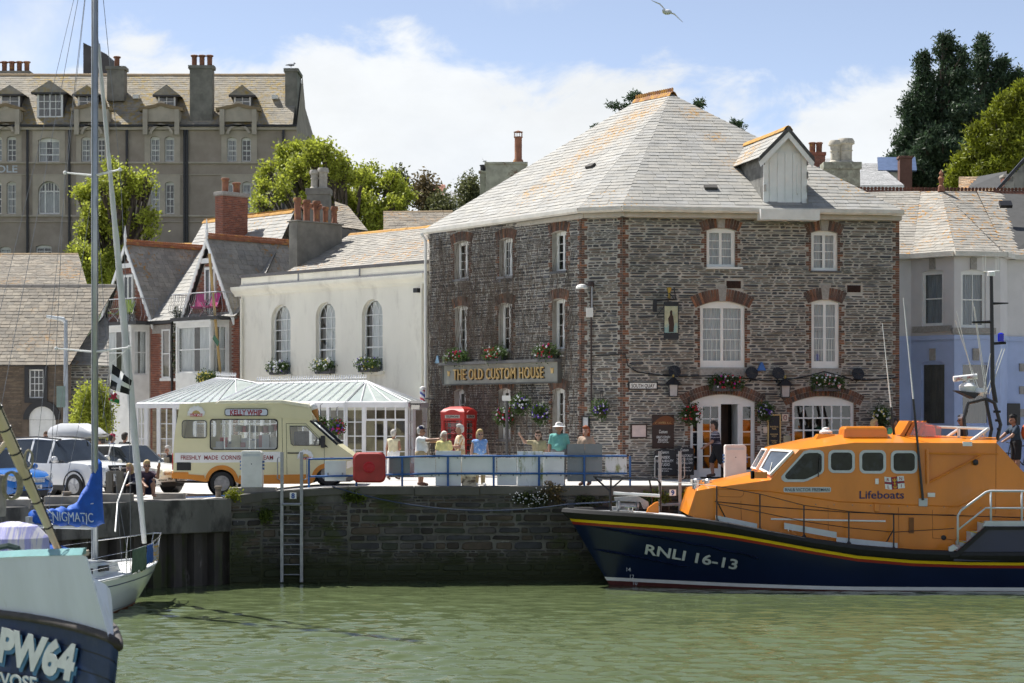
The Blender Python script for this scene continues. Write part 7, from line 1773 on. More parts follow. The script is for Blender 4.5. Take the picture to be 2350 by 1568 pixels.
# ================================================================ YACHT AND FISHING BOAT AT THE LEFT
def yacht():
 bow=Vector((-9.50,52.5,0));hd=Vector((.38,.925,0)).normalized();sb=Vector((hd.y,-hd.x,0));up=Vector((0,0,1))
 root=thing('sailing_yacht','white sailing yacht with blue sail cover moored below the concrete quay','yacht',bow-hd*4)
 def P(a,x,z):return bow-hd*a+sb*x+up*z # a metres aft of the bow, x to starboard
 st=[0,.15,.5,1.0,1.7,2.6,3.6,4.8,6.0,7.2,8.2]
 def hb(a):return 1.42*(1-(1-min(1,a/4.6))**2)**.68*(1-.12*max(0,a-5)/3.2)
 def zs(a):return 1.05-.05*min(a,5)+.03*max(0,a-5)
 M_HULL=mk('yacht_white',(.66,.70,.70),.25,.04,1,coat=.5)
 def pt(a,f,sg):
  z=zs(a)*f if f>=0 else f*.8;fl=max(0,f)
  k=.42+.50*min(1,a/4);b=hb(a)*(k+(1-k)*min(1,fl*1.0)**.6)if f>=0 else hb(a)*k*(1+f*.8)
  return P(a+.85*(1-fl)**1.3*max(0,1-a/5)+(.25*-f if f<0 else 0),sg*b,z)
 def band(name,f0,f1,mat,n=6,off=0):
  g=G()
  for sg in(1,-1):
   rr=[[pt(a,f0+(f1-f0)*k/n,sg)+sb*sg*off for k in range(n+1)]for a in st]
   if sg>0:rr=[r[::-1]for r in rr]
   g.loft(rr,cap=False,closed=False)
  return g.build(name,mat,root,smooth=True)
 M_BLUE=mk('yacht_blue_line',(.02,.03,.12),.4)
 band('hull',.10,1.0,M_HULL,8);band('boot_stripe',.085,.10,M_BLUE,1);band('waterline_band',.03,.085,M_HULL,1);band('antifouling',-.6,.03,mk('antifoul_rust',(.28,.07,.03),.6),4);band('cove_line',.80,.83,M_BLUE,1,.006)
 d=G();d.loft([[pt(a,1,1)-sb*.02,P(a,0,zs(a)+.05),pt(a,1,-1)+sb*.02]for a in st],cap=False,closed=False);d.build('deck',mk('yacht_deck',(.74,.74,.72),.6,.05),root)
 tr=G();
 for sg in(1,-1):tr.tube([pt(a,1.0,sg)+up*.035 for a in st],.03,5)
 tr.build('toe_rail',M_LGREY,root)
# coachroof, sprayhood, cockpit clutter
 cr=G();cr.loft([[P(a,x*w,zs(a)+z)for x,z in((-1,0),(-.9,h),(0,h+.06),(.9,h),(1,0))]for a,w,h in((2.0,.35,.05),(2.4,.6,.22),(3.6,.8,.36),(5.2,.85,.40),(5.3,.85,.38))],closed=True);cr.build('coachroof',M_HULL,root,smooth=True,autos=40)
 for a in(3.2,3.9,4.6):G().obox(P(a,.76,zs(a)+.12),-hd*.4,sb*.06,up*.14).build('cabin_window',M_BLACK,root)
 M_SAIL=mk('sail_cover_blue',(.008,.09,.44),.7,.15,3,bump=.4,bscale=6)
 sh=G();sh.loft([[P(a,x*.95,zs(a)+.38+z*h)for x,z in((-1,0),(-.95,.6),(-.6,.95),(0,1),(.6,.95),(.95,.6),(1,0))]for a,h in((4.3,.05),(4.5,.45),(5.0,.62),(5.6,.58))],cap=False,closed=False);sh.build('spray_hood',M_SAIL,root,smooth=True)
# mast, boom, standing rigging
 mz=16.4;mb=P(2.62,0,zs(2.6)+.2)
 M_MAST=mk('mast_alloy',(.46,.48,.50),.35,.08,2,metal=.5)
 ms=G();ms.loft([[mb+hd*(.105*math.cos(t))+sb*(.075*math.sin(t))+up*z for t in[k*math.pi/6 for k in range(12)]]for z in(0,mz)]);ms.build('mast',M_MAST,root,smooth=True)
 tk=G();tk.tube([mb-hd*.11,mb-hd*.11+up*mz],.018,5);tk.tube([mb+sb*.08+hd*.02,mb+sb*.085+hd*.02+up*mz],.01,4);tk.build('mast_track',M_METAL,root)
 sp=G()
 for v,hw,sweep in((403,.80,.1),(808,1.06,.1)):
  z=ZV(v,mb.y)-.0
  for sg in(1,-1):
   tip=Vector((mb.x,mb.y,z))+sb*sg*hw*1.02-hd*sweep+up*.10;sp.tube([Vector((mb.x,mb.y,z-.0)),tip],[.035,.022],6);sp.ball(tip,.05,6,5)
 sp.build('spreaders',M_WHITE2,root)
 rg=G();top=Vector((mb.x,mb.y,mb.z+mz))
 for sg in(1,-1):
  for v,hw in((403,.80),(808,1.06)):
   z=ZV(v,mb.y);
  t1=Vector((mb.x,mb.y,ZV(808,mb.y)+.1))+sb*sg*1.08-hd*.1;t2=Vector((mb.x,mb.y,ZV(403,mb.y)+.1))+sb*sg*.82-hd*.1
  cp=P(2.9,sg*1.25,zs(2.9)+.05);rg.tube([cp,t1,t2,top],.0075,4,cap=False);rg.tube([cp,Vector((mb.x,mb.y,ZV(815,mb.y)))],.006,4,cap=False);rg.tube([P(3.3,sg*1.28,zs(3)),Vector((mb.x,mb.y,ZV(405,mb.y)))],.006,4,cap=False)
 rg.tube([P(8.1,.3,zs(8)),top],.007,4,cap=False);rg.tube([P(5.0,-.2,2.6),top],.006,4,cap=False);rg.tube([P(8.1,-.6,zs(8)),top],.006,4,cap=False)
 rg.build('standing_rigging',mk('wire',(.20,.205,.21),.5,metal=.5),root)
# furled headsail on the forestay
 fs0=P(.35,0,zs(0)+.45);fs1=Vector((mb.x,mb.y,ZV(98,mb.y)))+hd*.15;n=40
 fu=G();fu.tube([fs0+(fs1-fs0)*(k/n)for k in range(n+1)],[.05+.05*math.sin(math.pi*min(1,(k/n)*1.15+.1))+.006*math.sin(k*2.1)for k in range(n+1)],9);fu.build('furled_sail',mk('sailcloth',(.62,.63,.62),.8,.1,4,bump=.6,bscale=9,stretch=(1,1,.35)),root,smooth=True)
 fd=G();fd.lathe(fs0-up*.28,[(.05,-.12),(.12,-.06),(.12,-.02),(.06,.0),(.12,.04),(.12,.08),(.05,.14)],12);fd.tube([fs0-up*.1,P(.12,0,zs(0))],.025,5);fd.tube([fs1,Vector((mb.x,mb.y,ZV(20,mb.y)))],.02,5);fd.build('furling_drum',M_BLACK,root)
# boom with cover
 b0=mb+up*(ZV(1075,mb.y)-mb.z)-hd*.1;b1=P(5.15,0,0);b1.z=ZV(1190,b1.y);n=30;rings=[]
 gm=mb+up*(ZV(1195,mb.y)-mb.z)
 for k in range(n+1):
  f=k/n;c=gm+(b1-gm)*f-hd*.05;hgt=.16+1.15*max(0,1-f*2.6)**1.7+.24*(1-f)+.03*math.sin(k*1.3);wd=.17+.04*math.sin(k*.8)
  c0=c+(hd*.22*max(0,1-f*3)**2)
  rings.append([c0+sb*(wd*math.sin(t))+up*((-.16 if math.cos(t)<0 else hgt)*abs(math.cos(t))+.03*math.sin(3*t+k*.9))+sb*(.035*math.sin(4*t+k*1.1))for t in[q*math.pi/8 for q in range(16)]])
 G().loft(rings).build('sail_cover',M_SAIL,root,smooth=True)
 bm_=G();bm_.tube([gm-up*.16,b1-up*.14-hd*.25],.07,8);bm_.obox(b1-hd*.2-up*.24,-hd*.14,sb*.1,up*.3);bm_.build('boom',M_MAST,root)
 tp=G();tp.tube([gm+up*.45-hd*.35+sb*.2,gm+up*.38-hd*.4-sb*.2],.012,4)
 for f in(.25,.55,.8):c=gm+(b1-gm)*f;tp.tube([c+sb*.19-up*.1,c+sb*.19+up*.1,c+up*.24],.012,4)
 tp.build('sail_tie',M_WHITE,root)
# name on the cover
 d_=(gm-b1).normalized();c=gm+(b1-gm)*.52+sb*.205+up*.07
 letters('lettering','ENIGMATIC',c,d_,(sb*-.1+up).normalized(),.23,mk('pale_letters',(.6,.68,.75),.7),root,width=1.9,bold=.0)
# pulpit, lifelines, drying towels
 pu=G();zz=.62
 A_=[pt(1.3,1,1)+up*zz,pt(.5,1,1)+up*(zz+.02)+hd*.1,P(-.28,.12,zs(0)+zz+.06),P(-.28,-.12,zs(0)+zz+.06),pt(.5,1,-1)+up*(zz+.02)+hd*.1,pt(1.3,1,-1)+up*zz]
 pu.tube(A_,.018,6)
 for a,sg in((1.3,1),(.5,1),(.5,-1),(1.3,-1)):pu.tube([pt(a,1,sg)+up*zz+(hd*.1 if a<1 else Vector()),pt(a,1,sg)],.016,5)
 pu.tube([P(-.28,.12,zs(0)+zz+.06),P(.05,.06,zs(0))],.016,5);pu.tube([P(-.28,-.12,zs(0)+zz+.06),P(.05,-.06,zs(0))],.016,5)
 pu.tube([pt(1.3,1,1)+up*.3,pt(.5,1,1)+up*.32+hd*.05,P(-.1,.1,zs(0)+.32)],.014,5);pu.build('pulpit',M_STEEL,root)
 ll=G()
 for sg in(1,-1):
  for zz_ in(.6,.32):ll.tube([pt(1.3,1,sg)+up*zz_,pt(3.2,1,sg)+up*zz_,pt(5.2,1,sg)+up*zz_,pt(7.6,1,sg)+up*zz_],.006,4)
  for a in(3.2,5.2,7.0):ll.tube([pt(a,1,sg),pt(a,1,sg)+up*.62],.014,5)
 ll.build('lifelines',M_STEEL,root)
 an=G();an.tube([P(-.1,0,zs(0)+.05),P(.3,0,zs(0)+.08)],.03,5);an.prism([P(.25,-.15,zs(0)+.12),P(.4,0,zs(0)+.04),P(.25,.15,zs(0)+.12)],hd*.05);an.build('anchor',M_METAL,root)
 cl=G();r=random.Random(2)
 for k in range(22):
  a=r.uniform(3.4,6.8);x=r.uniform(-.8,.8);c=P(a,x,zs(a)+.42);cl.ball(c,(.16*r.uniform(.6,1.4),.16*r.uniform(.6,1.4),.08),7,5)
 cl.build('deck_gear',mk('canvas_grey',(.30,.29,.27),.9,.3,4),root,smooth=True)
 def towel(name,label,a0,a1,z0,drop,mat,amp=.03):
  g=G();n,m=10,8;rows=[]
  for i in range(n+1):
   a=a0+(a1-a0)*i/n;col=[]
   for j in range(m+1):col.append(pt(a,1,1)+up*(z0-drop*j/m*(1+.06*math.sin(i*2.1)))+sb*(.03+amp*math.sin(i*1.5+j*.35)*j/m))
   rows.append(col)
  g.loft(rows,cap=False,closed=False);back=G();
  o=g.build(name,mat,smooth=True);md=o.modifiers.new('thickness','SOLIDIFY');md.thickness=.012;tag(o,label,'towel','towels drying on the yacht lifelines')
 M_T1=mk('towel_green',(.10,.15,.105),.95,.12,6,bump=.5);M_T2=mk('towel_blue',(.035,.10,.34),.95,.12,6,bump=.5)
 towel('towel','grey green towel hung over the yacht lifeline',2.05,2.95,.62,.58,M_T1);towel('towel','bright blue towel hung beside the green towel',1.45,1.95,.60,.46,M_T2)
 m3=mk('towel_stripes',(.5,.3,.08),.95,.1,6,stretch=(.3,.3,6),col2=(.35,.35,.42),c2=(.45,.5),c2scale=3);towel('towel','orange and grey striped towel at the yacht pulpit',.55,1.3,.56,.44,m3)
# mooring lines from the bow up to the quay
 q=V(292,1085,57.0);ln=G();ln.tube([P(2.0,.2,zs(1)+.9),V(270,1152,51.5),V(295,1083,54.5)],.022,5);o=ln.build('mooring_line',M_WHITE2);tag(o,'white mooring line from the yacht up to the timber posts','rope')
# flags on the forestay halyard
 fl=thing('cornish_flag','black flag with white cross flying below the yacht spreader','flag',V(262,870,50))
 def flag_sheet(uv,n=10,m=8):
  (u0,v0),(u1,v1),(u2,v2),(u3,v3)=uv;rows=[]
  for i in range(n+1):
   f=i/n;rows.append([V((u0*(1-f)+u1*f)*(1-g_)+(u3*(1-f)+u2*f)*g_,(v0*(1-f)+v1*f)*(1-g_)+(v3*(1-f)+v2*f)*g_,50.0)+Vector((0,.10*math.sin(f*6+g_*2),0))for g_ in[j/m for j in range(m+1)]])
  return rows
 R_=flag_sheet([(258,836),(303,873),(294,906),(250,892)]);g=G();g.loft(R_,cap=False,closed=False);g.build('flag_cloth',mk('flag_black',(.012,.012,.014),.8),fl,smooth=True)
 cg=G();n,m=10,8
 for rows in([R_[i]for i in(4,5,6)],):cg.loft([[p+Vector((0,-.012,0))for p in r]for r in rows],cap=False,closed=False)
 cg.loft([[r[j]+Vector((0,-.014,0))for j in(3,4,5)]for r in R_],cap=False,closed=False);cg.build('white_cross',M_WHITE,fl,smooth=True)
 f2=thing('welsh_flag','small green and white flag with red emblem below the black flag','flag',V(255,910,50))
 R2=flag_sheet([(251,893),(274,908),(272,927),(248,918)]);g=G();g.loft([r[:5]for r in R2],cap=False,closed=False);g.build('white_half',M_WHITE,f2,smooth=True);g=G();g.loft([r[4:]for r in R2],cap=False,closed=False);g.build('green_half',mk('flag_green',(.02,.18,.05),.8),f2,smooth=True)
 e=G();c=R2[5][4]+Vector((0,-.05,0));e.prism([c+Vector((x*.13,0,z*.12))for x,z in((-.9,-.3),(-.2,.1),(-.5,.9),(.1,.5),(.4,1.0),(.9,.6),(.6,.2),(1,-.5),(.4,-.2),(.2,-.9),(-.1,-.3),(-.7,-.8))],(0,-.008,0));e.build('red_emblem',mk('flag_red',(.35,.01,.03),.6),f2)
 hy=G();hy.tube([Vector((mb.x,mb.y,ZV(808,mb.y)+.1))+sb*1.02,V(252,836,50),V(236,960,50)],.006,4);hy.build('flag_halyard',M_WHITE2,root)
yacht()
def fishing_boat():
 root=thing('fishing_boat','navy and white wooden fishing boat PW64 at the lower left','fishing boat',(XU(100,27),27,0))
 M_WB=mk('bulwark_white',(.76,.79,.88),.5,.06,1.2,bump=.1,bscale=6,col2=(.62,.65,.66),c2=(.56,.72),c2scale=1.6,col3=(.30,.24,.17),c3=(.70,.76),c3scale=2.4,stretch=(1,1,.35))
 M_NB=mk('worn_navy',(.012,.032,.10),.4,.2,1.4,bump=.2,bscale=8,col2=(.03,.05,.10),c2=(.55,.7),c2scale=2.0,col3=(.26,.24,.18),c3=(.725,.745),c3scale=5)
# plan: near side runs from far left to the stem at the right; (u at the rail, v at the rail, depth)
 rail=[(-260,1378,29.0),(-120,1393,27.5),(0,1409.5,26.2),(60,1417,25.6),(120,1428,25.0),(181,1442,24.4),(225,1455,24.0),(252,1465,23.75),(267,1475,23.65),(273,1485,23.7),(273,1476,24.2),(269,1462,24.9),(262,1442,25.9),(245,1425,27.2),(190,1402,29.3),(60,1378,32.0)]
 R=[V(*p)for p in rail]
 zavg=[2.05+.10*max(0,1-abs(i-9)/9)for i in range(len(R))]
 stem_top=R[9]
 cen=Vector((R[9].x-2.6,27.6,0))
 def down(i,f): # f 0 rail .. 1 below water; hull draws in towards the stem foot
  p=R[i];near=max(0,1-abs(i-9)/6.0);tgt=Vector((cen.x if i not in()else p.x,cen.y,0));v=Vector((tgt.x-p.x,tgt.y-p.y,0))
  k=(.05+.11*near)*f**1.2
  return Vector((p.x+v.x*k-.05*f*near,p.y+v.y*k,p.z*(1-f)+(-.6)*f))
 nr=11
 for b in range(nr): # strakes: each plank a part
  f0,f1=b/nr,(b+1)/nr-.006
  g=G();g.loft([[down(i,f0),down(i,f1)]for i in range(len(R))],cap=False,closed=False)
  back=[[down(i,f1)+Vector((0,.02,0)),down(i,f1+.006)]for i in range(len(R))]
  o=g.build('plank',M_NB,root,smooth=False);o.data.shade_smooth()
 g=G();g.loft([[down(i,0)*1.0+(cen-R[i])*.012*Vector((1,1,0)).length/10,down(i,1)+(cen-R[i])*.01]for i in range(len(R))],cap=False,closed=False);g.build('hull_inside',M_BLACK,root)
 rs=G();rs.tube([p+Vector((0,0,.0))for p in R],.055,7);rs.build('rubbing_strake',mk('tar_rail',(.05,.04,.035),.7,.3,5,bump=.4),root,smooth=True)
# white raised bulwark: near panel, bow edge, far panel
 T=[V(-260,1292,28.7),V(-120,1285,27.2),V(0,1280,25.9),V(60,1277,25.3),V(120,1275.5,24.7),V(165,1274.5,24.2),V(188,1274,23.9),V(197,1277,23.85)]
 nb=G();nb.loft([[R[i]+Vector((0,.03,.03)),R[i]*.5+T[i]*.5,T[i]]for i in range(8)],cap=False,closed=False);nb.build('bulwark',M_WB,root,smooth=True)
 ed=G();ed.poly([R[7]+Vector((0,.03,.03)),R[8]+Vector((-.10,.04,.05)),V(201,1281,23.9),T[7]]);ed.build('bulwark_edge',M_WB,root)
 Tf=[V(206,1300,29.2),V(222,1331,29.5),V(243,1341,29.8),V(252,1352,29.9),V(256,1380,29.9)]
 fp=G();fp.poly([V(250,1462,24.1),V(261,1462,24.9),V(259,1410,25.4),V(256,1372,25.5),V(252,1352,25.5),V(243,1342,25.3),V(214,1326,25.05)]);fp.build('far_bulwark',M_WB,root)
# turquoise capping and deck
 cp=G();cp.loft([[t+Vector((0,-.02,.0)),t+Vector((.0,.25,.0)),t+Vector((.0,.25,.07)),t+Vector((0,.10,.07))]for t in T[:7]],cap=True);cp.build('capping',mk('turquoise_paint',(.13,.30,.30),.5,.12,3,col2=(.30,.33,.31),c2=(.6,.75)),root)
 dk=G();dk.poly([R[i]+(cen-R[i])*.03+Vector((0,0,.03))for i in range(16)]);dk.build('deck',mk('worn_deck',(.24,.25,.24),.8,.2),root)
 fl=G();a=V(2,1275,26.6);fl.tube([a+Vector((-.1,0,0)),a+Vector((-.06,0,.1)),a+Vector((.1,0,.13)),a+Vector((.22,0,.1)),a+Vector((.26,0,0))],.045,6);fl.build('fairlead',mk('dark_green_iron',(.05,.09,.075),.6),root)
# cream boom with rope whippings, cross arm, blocks
 M_CRM=mk('cream_spar',(.74,.60,.42),.5,.06,2,col2=(.45,.30,.18),c2=(.64,.76),c2scale=3)
 b0=V(136,1266,25.9);b1=V(-30,890,24.6);n=10
 sp=G();sp.tube([b0+(b1-b0)*(k/n)for k in range(n+1)],[.05+.027*min(1,k/6)for k in range(n+1)],12);so_=sp.build('boom',M_CRM,root,smooth=True)
 tie=G();dv=(b1-b0)
 for f in(.16,.32,.47,.62,.76,.88):
  c=b0+dv*f;r=.051+.027*min(1,f*n/6);ax=dv.normalized();tie.lathe(c,[(r+.004,-.012),(r+.012,0),(r+.004,.012)],12,axis=ax)
 tie.tube([b0+dv*.02+Vector((.07,-.1,0)),b0+dv*.5+Vector((.10,-.13,0)),b1+Vector((.1,-.14,0))],.012,4);tie.build('boom_lashing',M_BLACK,so_)
 ar=G();c=b0+dv*.70;ar.tube([V(-30,1068,25.0),c],.035,8);ar.build('cross_arm',M_CRM,root)
 ft=G();ft.obox(b0+Vector((-.15,-.12,-.06)),(.5,0,0),(0,.3,0),(0,0,.07));ft.build('boom_foot',mk('rusty_foot',(.45,.36,.28),.7,.3,6),root)
 rp=G()
 for k in range(3):
  c=V(24+k*3,1085,24.9);rp.tube([c+Vector((.10*math.sin(t)*(1+.1*k),.0,-.16-.17*math.cos(t)))for t in[q*.524 for q in range(13)]],.016,5)
 c=V(66,1055,24.9);rp.tube([c+Vector((.05*math.sin(t),0,-.12*math.cos(t)))for t in[q*.524 for q in range(13)]],.016,5);rp.build('rope_coil',mk('rope_tan',(.30,.26,.18),.9,.3,20),root)
 pp=G();pp.tube([V(4,1090,25.0),V(0,1185,25.0)],.07,10);pp.build('galvanised_post',mk('rust_post',(.30,.26,.25),.7,.3,6),root)
# registration, drawn on the planking
 def onhull(u,v):
  best=None
  for i in range(len(R)-7):
   for a in range(12):
    fa=a/12;
    for b in range(0,40):
     f=b/60;p=down(i,f)*(1-fa)+down(i+1,f)*fa;d=(CX+F*p.x/p.y-u)**2+(HY-(p.z-CZ)*F/p.y-v)**2
     if best is None or d<best[0]:best=(d,p)
  return best[1]
 def painted(txt,u0,v0,u1,v1,size,mat,off,width,shear=0.0,bold=.05,dx=0,dz=0):
  pa,pb=onhull(u0,v0),onhull(u1,v1);pm=onhull((u0+u1)/2,(v0+v1)/2);pu=onhull((u0+u1)/2,(v0+v1)/2-40)
  R_=(pb-pa).normalized();U_=(pu-pm);U_=(U_-R_*U_.dot(R_)).normalized();Nn=R_.cross(U_)
  return letters('lettering',txt,(pa+pb)/2*.35+pm*.65+Nn*off+R_*dx+U_*dz,R_,U_,size,mat,root,width=width,bold=bold,shear=shear,ext=.006)
 w=(onhull(178,1540)-onhull(-2,1489)).length*1.02
 painted('PW64',-2,1478,178,1522,.42,mk('letter_shadow_blue',(.06,.20,.36),.5,.15,5),.035,w,.25,.05,.045,-.05)
 painted('PW64',-2,1478,178,1522,.42,mk('letter_grey',(.52,.56,.55),.5,.08,5),.046,w,.25,.05)
 painted('TREVOSE',-50,1549,94,1571,.18,mk('letter_shadow_blue',(.06,.20,.36),.5),.045,w*.80,.0,.02,.02,-.02)
 painted('TREVOSE',-50,1549,94,1571,.18,mk('letter_grey',(.52,.56,.55),.5),.055,w*.80,.0,.02)
# striped cushion / buoys on deck
 cu=G();cu.lathe(V(30,1272,29.5),[(.55,0),(.52,.25),(.36,.42),(.1,.48)],16);o=cu.build('striped_tub',mk('lilac_stripe',(.34,.34,.60),.7,.1,3,stretch=(6,.3,.3),col2=(.6,.58,.62),c2=(.48,.53),c2scale=3));tag(o,'lilac striped canvas tub on the deck of the fishing boat','tub')
fishing_boat()
# ================================================================ QUAY FURNITURE AND SIGNS
M_RAIL=mk('rail_blue',(.02,.10,.30),.5,.2,5,col2=(.10,.06,.04),c2=(.70,.76),c2scale=6)
X_,Z_=Vector((1,0,0)),Vector((0,0,1))
def one(name,g,mat,label,cat,group=None,**k):return tag(g.build(name,mat,**k),label,cat,group)
def edge_y(x):
 for(xa,ya),(xb,yb)in zip(EDGE,EDGE[1:]):
  if xa<=x<=xb:return ya+(yb-ya)*(x-xa)/(xb-xa)
 return 60.0
def railing():
 def pt(u,v):
  Y=edge_y(XU(u,58))+.28;return V(u,v,Y)
 root=thing('quay_railing','blue tubular railing along the edge of the stone quay','railing',pt(1075,1118))
 us=[709,818,923,1028,1133,1237,1341,1446]
 def zt(u):return interp([(700,1054),(820,1052),(1000,1047),(1446,1047)],u)
 for u in us:
  p=pt(u,1118);p.z=gz(p.x,p.y);G().tube([p,pt(u,zt(u))],.032,7).build('post',M_RAIL,root)
 for dv in(0,40):G().tube([pt(u,zt(u)+dv)for u in range(709,1447,10)]+([pt(1446,zt(1446))]if 0 else[]),.030,7).build('rail',M_RAIL,root,smooth=True)
railing()
def panels():
 M_PB=mk('panel_back',(.74,.77,.78),.5,.05,2,col2=(.32,.34,.22),c2=(.66,.78),c2scale=2.2);M_PS=mk('stained_panel',(.74,.77,.78),.5,.05,2,col2=(.22,.25,.10),c2=(.50,.66),c2scale=2.6,stretch=(2,1,.6));M_PG=mk('panel_grey',(.20,.225,.24),.6,.06)
 for k,(u0,u1,v0,v1,m,lab)in enumerate(((893,941,1051,1095,M_PG,'small dark grey sign back next to the red lifebuoy case'),(951,999,1051,1094,M_PB,'white sign back left of the taller white board'),(999.5,1058,1035,1115,M_PB,'tall white sign back in front of the woman in yellow'),(1059,1139,1044,1091,M_PB,'wide white sign back in front of the woman in blue'),(1141,1186,1051,1114,M_PB,'narrow white sign back right of the woman in blue'),(1187,1246,1036,1116,M_PS,'white sign back with green stains below the pointing woman'),(1246.5,1295,1038,1114,M_PB,'white sign back in front of the man in the teal shirt'),(1302,1382,1019,1105,M_PG,'big grey two part sign back in front of the red haired woman'),(1389,1438,1044,1090,M_PS,'small green stained sign back at the right end of the railing'),(745,794,1058,1104,M_PB,'white sign back below the bonnet of the ice cream van'))):
  Y=edge_y(XU(u0,58))+.36;a=V(u0,v1,Y);b=V(u1,v0,Y);r=thing('railing_sign',lab,'sign',(a+b)/2,group='signs fixed on the quay railing')
  if k==7:
   h=(a.x+b.x)/2;G().box(a.x,h-.006,Y,Y+.025,a.z,b.z).build('board',m,r);G().box(h+.006,b.x,Y,Y+.025,a.z,b.z).build('board',m,r)
  else:G().box(a.x,b.x,Y,Y+.02,a.z,b.z).build('board',m,r,bevel=.006)
  br=G()
  for v in(1049,1089):
   z=ZV(v,Y)
   if a.z<z<b.z:
    for x in(a.x+.08,b.x-.12):br.box(x,x+.04,Y-.03,Y,z-.05,z+.05)
  if br.v:br.build('clamp',M_METAL,r)
 o=G();Y=edge_y(-.5)+.5;o.box(XU(1060,Y),XU(1092,Y),Y,Y+.3,ZQ,ZV(1091,Y));one('concrete_block',o,mk('stained_block',(.50,.46,.36),.9,.2,3,col2=(.10,.08,.06),c2=(.52,.66),c2scale=3),'low stained concrete block behind the wide white sign','block')
 r=thing('lifebuoy_case','red plastic lifebuoy case hung on the blue railing','lifebuoy case',V(847,1108,57.9));Y=57.78
 def rr(u0,u1,v0,v1,q):return[(cx+q*math.cos(math.radians(a0+k*18)),cy+q*math.sin(math.radians(a0+k*18)))for(cx,cy,a0)in((u1-q,v0+q,-90),(u1-q,v1-q,0),(u0+q,v1-q,90),(u0+q,v0+q,180))for k in range(6)]
 M_LR=mk('case_red',(.38,.035,.03),.55,.12,3)
 G().loft([[V(*p,Y+d)for p in rr(810+i,885-i,1038+i,1108-i,13)]for d,i in((.22,0),(.06,0),(0,4))]).build('case',M_LR,r)
 G().lathe(V(847,1073,Y),[(.17,-.01),(.17,.02),(.14,.03),(.14,.01),(.12,.0),(.02,.01)],20,axis=(0,-1,0)).build('boss',mk('boss_red',(.5,.01,.02),.5),r)
 for u in(815,869):G().box(XU(u,Y),XU(u+10,Y),Y-.03,Y,ZV(1078,Y),ZV(1068,Y)).build('latch',M_LR,r)
panels()
def pedestal(u0,u1,v0,v1,Y,lab,col):
 r=thing('power_pedestal',lab,'pedestal',V((u0+u1)/2,v1,Y+.2),group='white power pedestals on the quay');a,b=V(u0,v1,Y),V(u1,v0,Y)
 G().prism([a,(b.x,Y,a.z),(b.x,Y,b.z-.06),(b.x-.06,Y,b.z),(a.x+.03,Y,b.z),(a.x,Y,b.z-.05)],(0,.42,0)).build('cabinet',col,r,bevel=.015)
 w=b.x-a.x;G().box(a.x+.09,b.x-.09,Y-.008,Y,a.z+.15,a.z+.38).build('hatch',col,r);G().box(a.x+.06,b.x-.06,Y-.01,Y,b.z-.16,b.z-.09).build('vent',M_LGREY,r);G().lathe((a.x+w*.5,Y,b.z-.38),[(.016,0),(.016,.01),(.002,.012)],8,axis=(0,-1,0)).build('lock',M_BLACK,r)
 for k in range(3):
  for x in(a.x-.05,b.x):G().box(x,x+.05,Y+.12,Y+.22,b.z-.55+k*.1,b.z-.49+k*.1).build('socket',mk('socket_blue',(.05,.12,.3),.5),r)
pedestal(553,601,1035,1119,57.75,'white power pedestal in front of the ice cream van',M_WHITE2)
pedestal(1664,1713,1021,1104,60.6,'pale power pedestal in front of the inn door',mk('pink_white',(.70,.62,.58),.5,.05))
def ladder(ul,ur,w,vt,vb,lab,num,nu,nv):
 Y=edge_y(XU(ul,57.8))-.12;r=thing('quay_ladder',lab,'ladder',V((ul+ur)/2,vb,Y),group='steel ladders on the quay wall');s=F/Y
 for u in(ul,ur):
  x=XU(u,Y);G().box(x-w/s/2,x+w/s/2,Y-.03,Y+.06,max(-.4,ZV(vb,Y)),ZV(vt,Y)).build('stile',M_METAL,r)
  sg=-1 if u==ul else 1;z0=ZV(vt+12,Y);G().tube([(x,Y,z0),(x+sg*.12,Y+.1,z0),(x+sg*.14,Y+.1,z0-.05),(x+sg*.14,Y+.1,z0-.62),(x+sg*.02,Y,z0-.66)],.018,6).build('hand_loop',M_METAL,r)
 z=ZV(1158,Y);k=0
 while z>-.3:
  g=G();g.tube([(XU(ul,Y),Y,z),(XU(ur,Y),Y,z)],.018 if k else .05,6);g.build('rung',M_METAL,r);z-=.29;k+=1
 p=thing('berth_number','white plate with number %s on the quay wall %s'%(num,'between the ladder rails below the van' if num=='8' else 'behind the lifeboat bow'),'sign',V(nu,nv,Y));q=V(nu,nv,Y-.06);G().box(q.x-.095,q.x+.095,q.y,q.y+.02,q.z-.09,q.z+.09).build('plate',M_WHITE,p)
 letters('lettering',num,q+Vector((0,-.002,0)),X_,Z_,.14,mk('plate_blue',(.02,.08,.30),.5),p,bold=.04)
ladder(647,692,7,1038,1336,'grey steel ladder down the quay wall below the van','8',672.5,1138);ladder(1514.5,1560.5,7,1036,1300,'grey steel ladder behind the lifeboat bow','9',1544,1131)
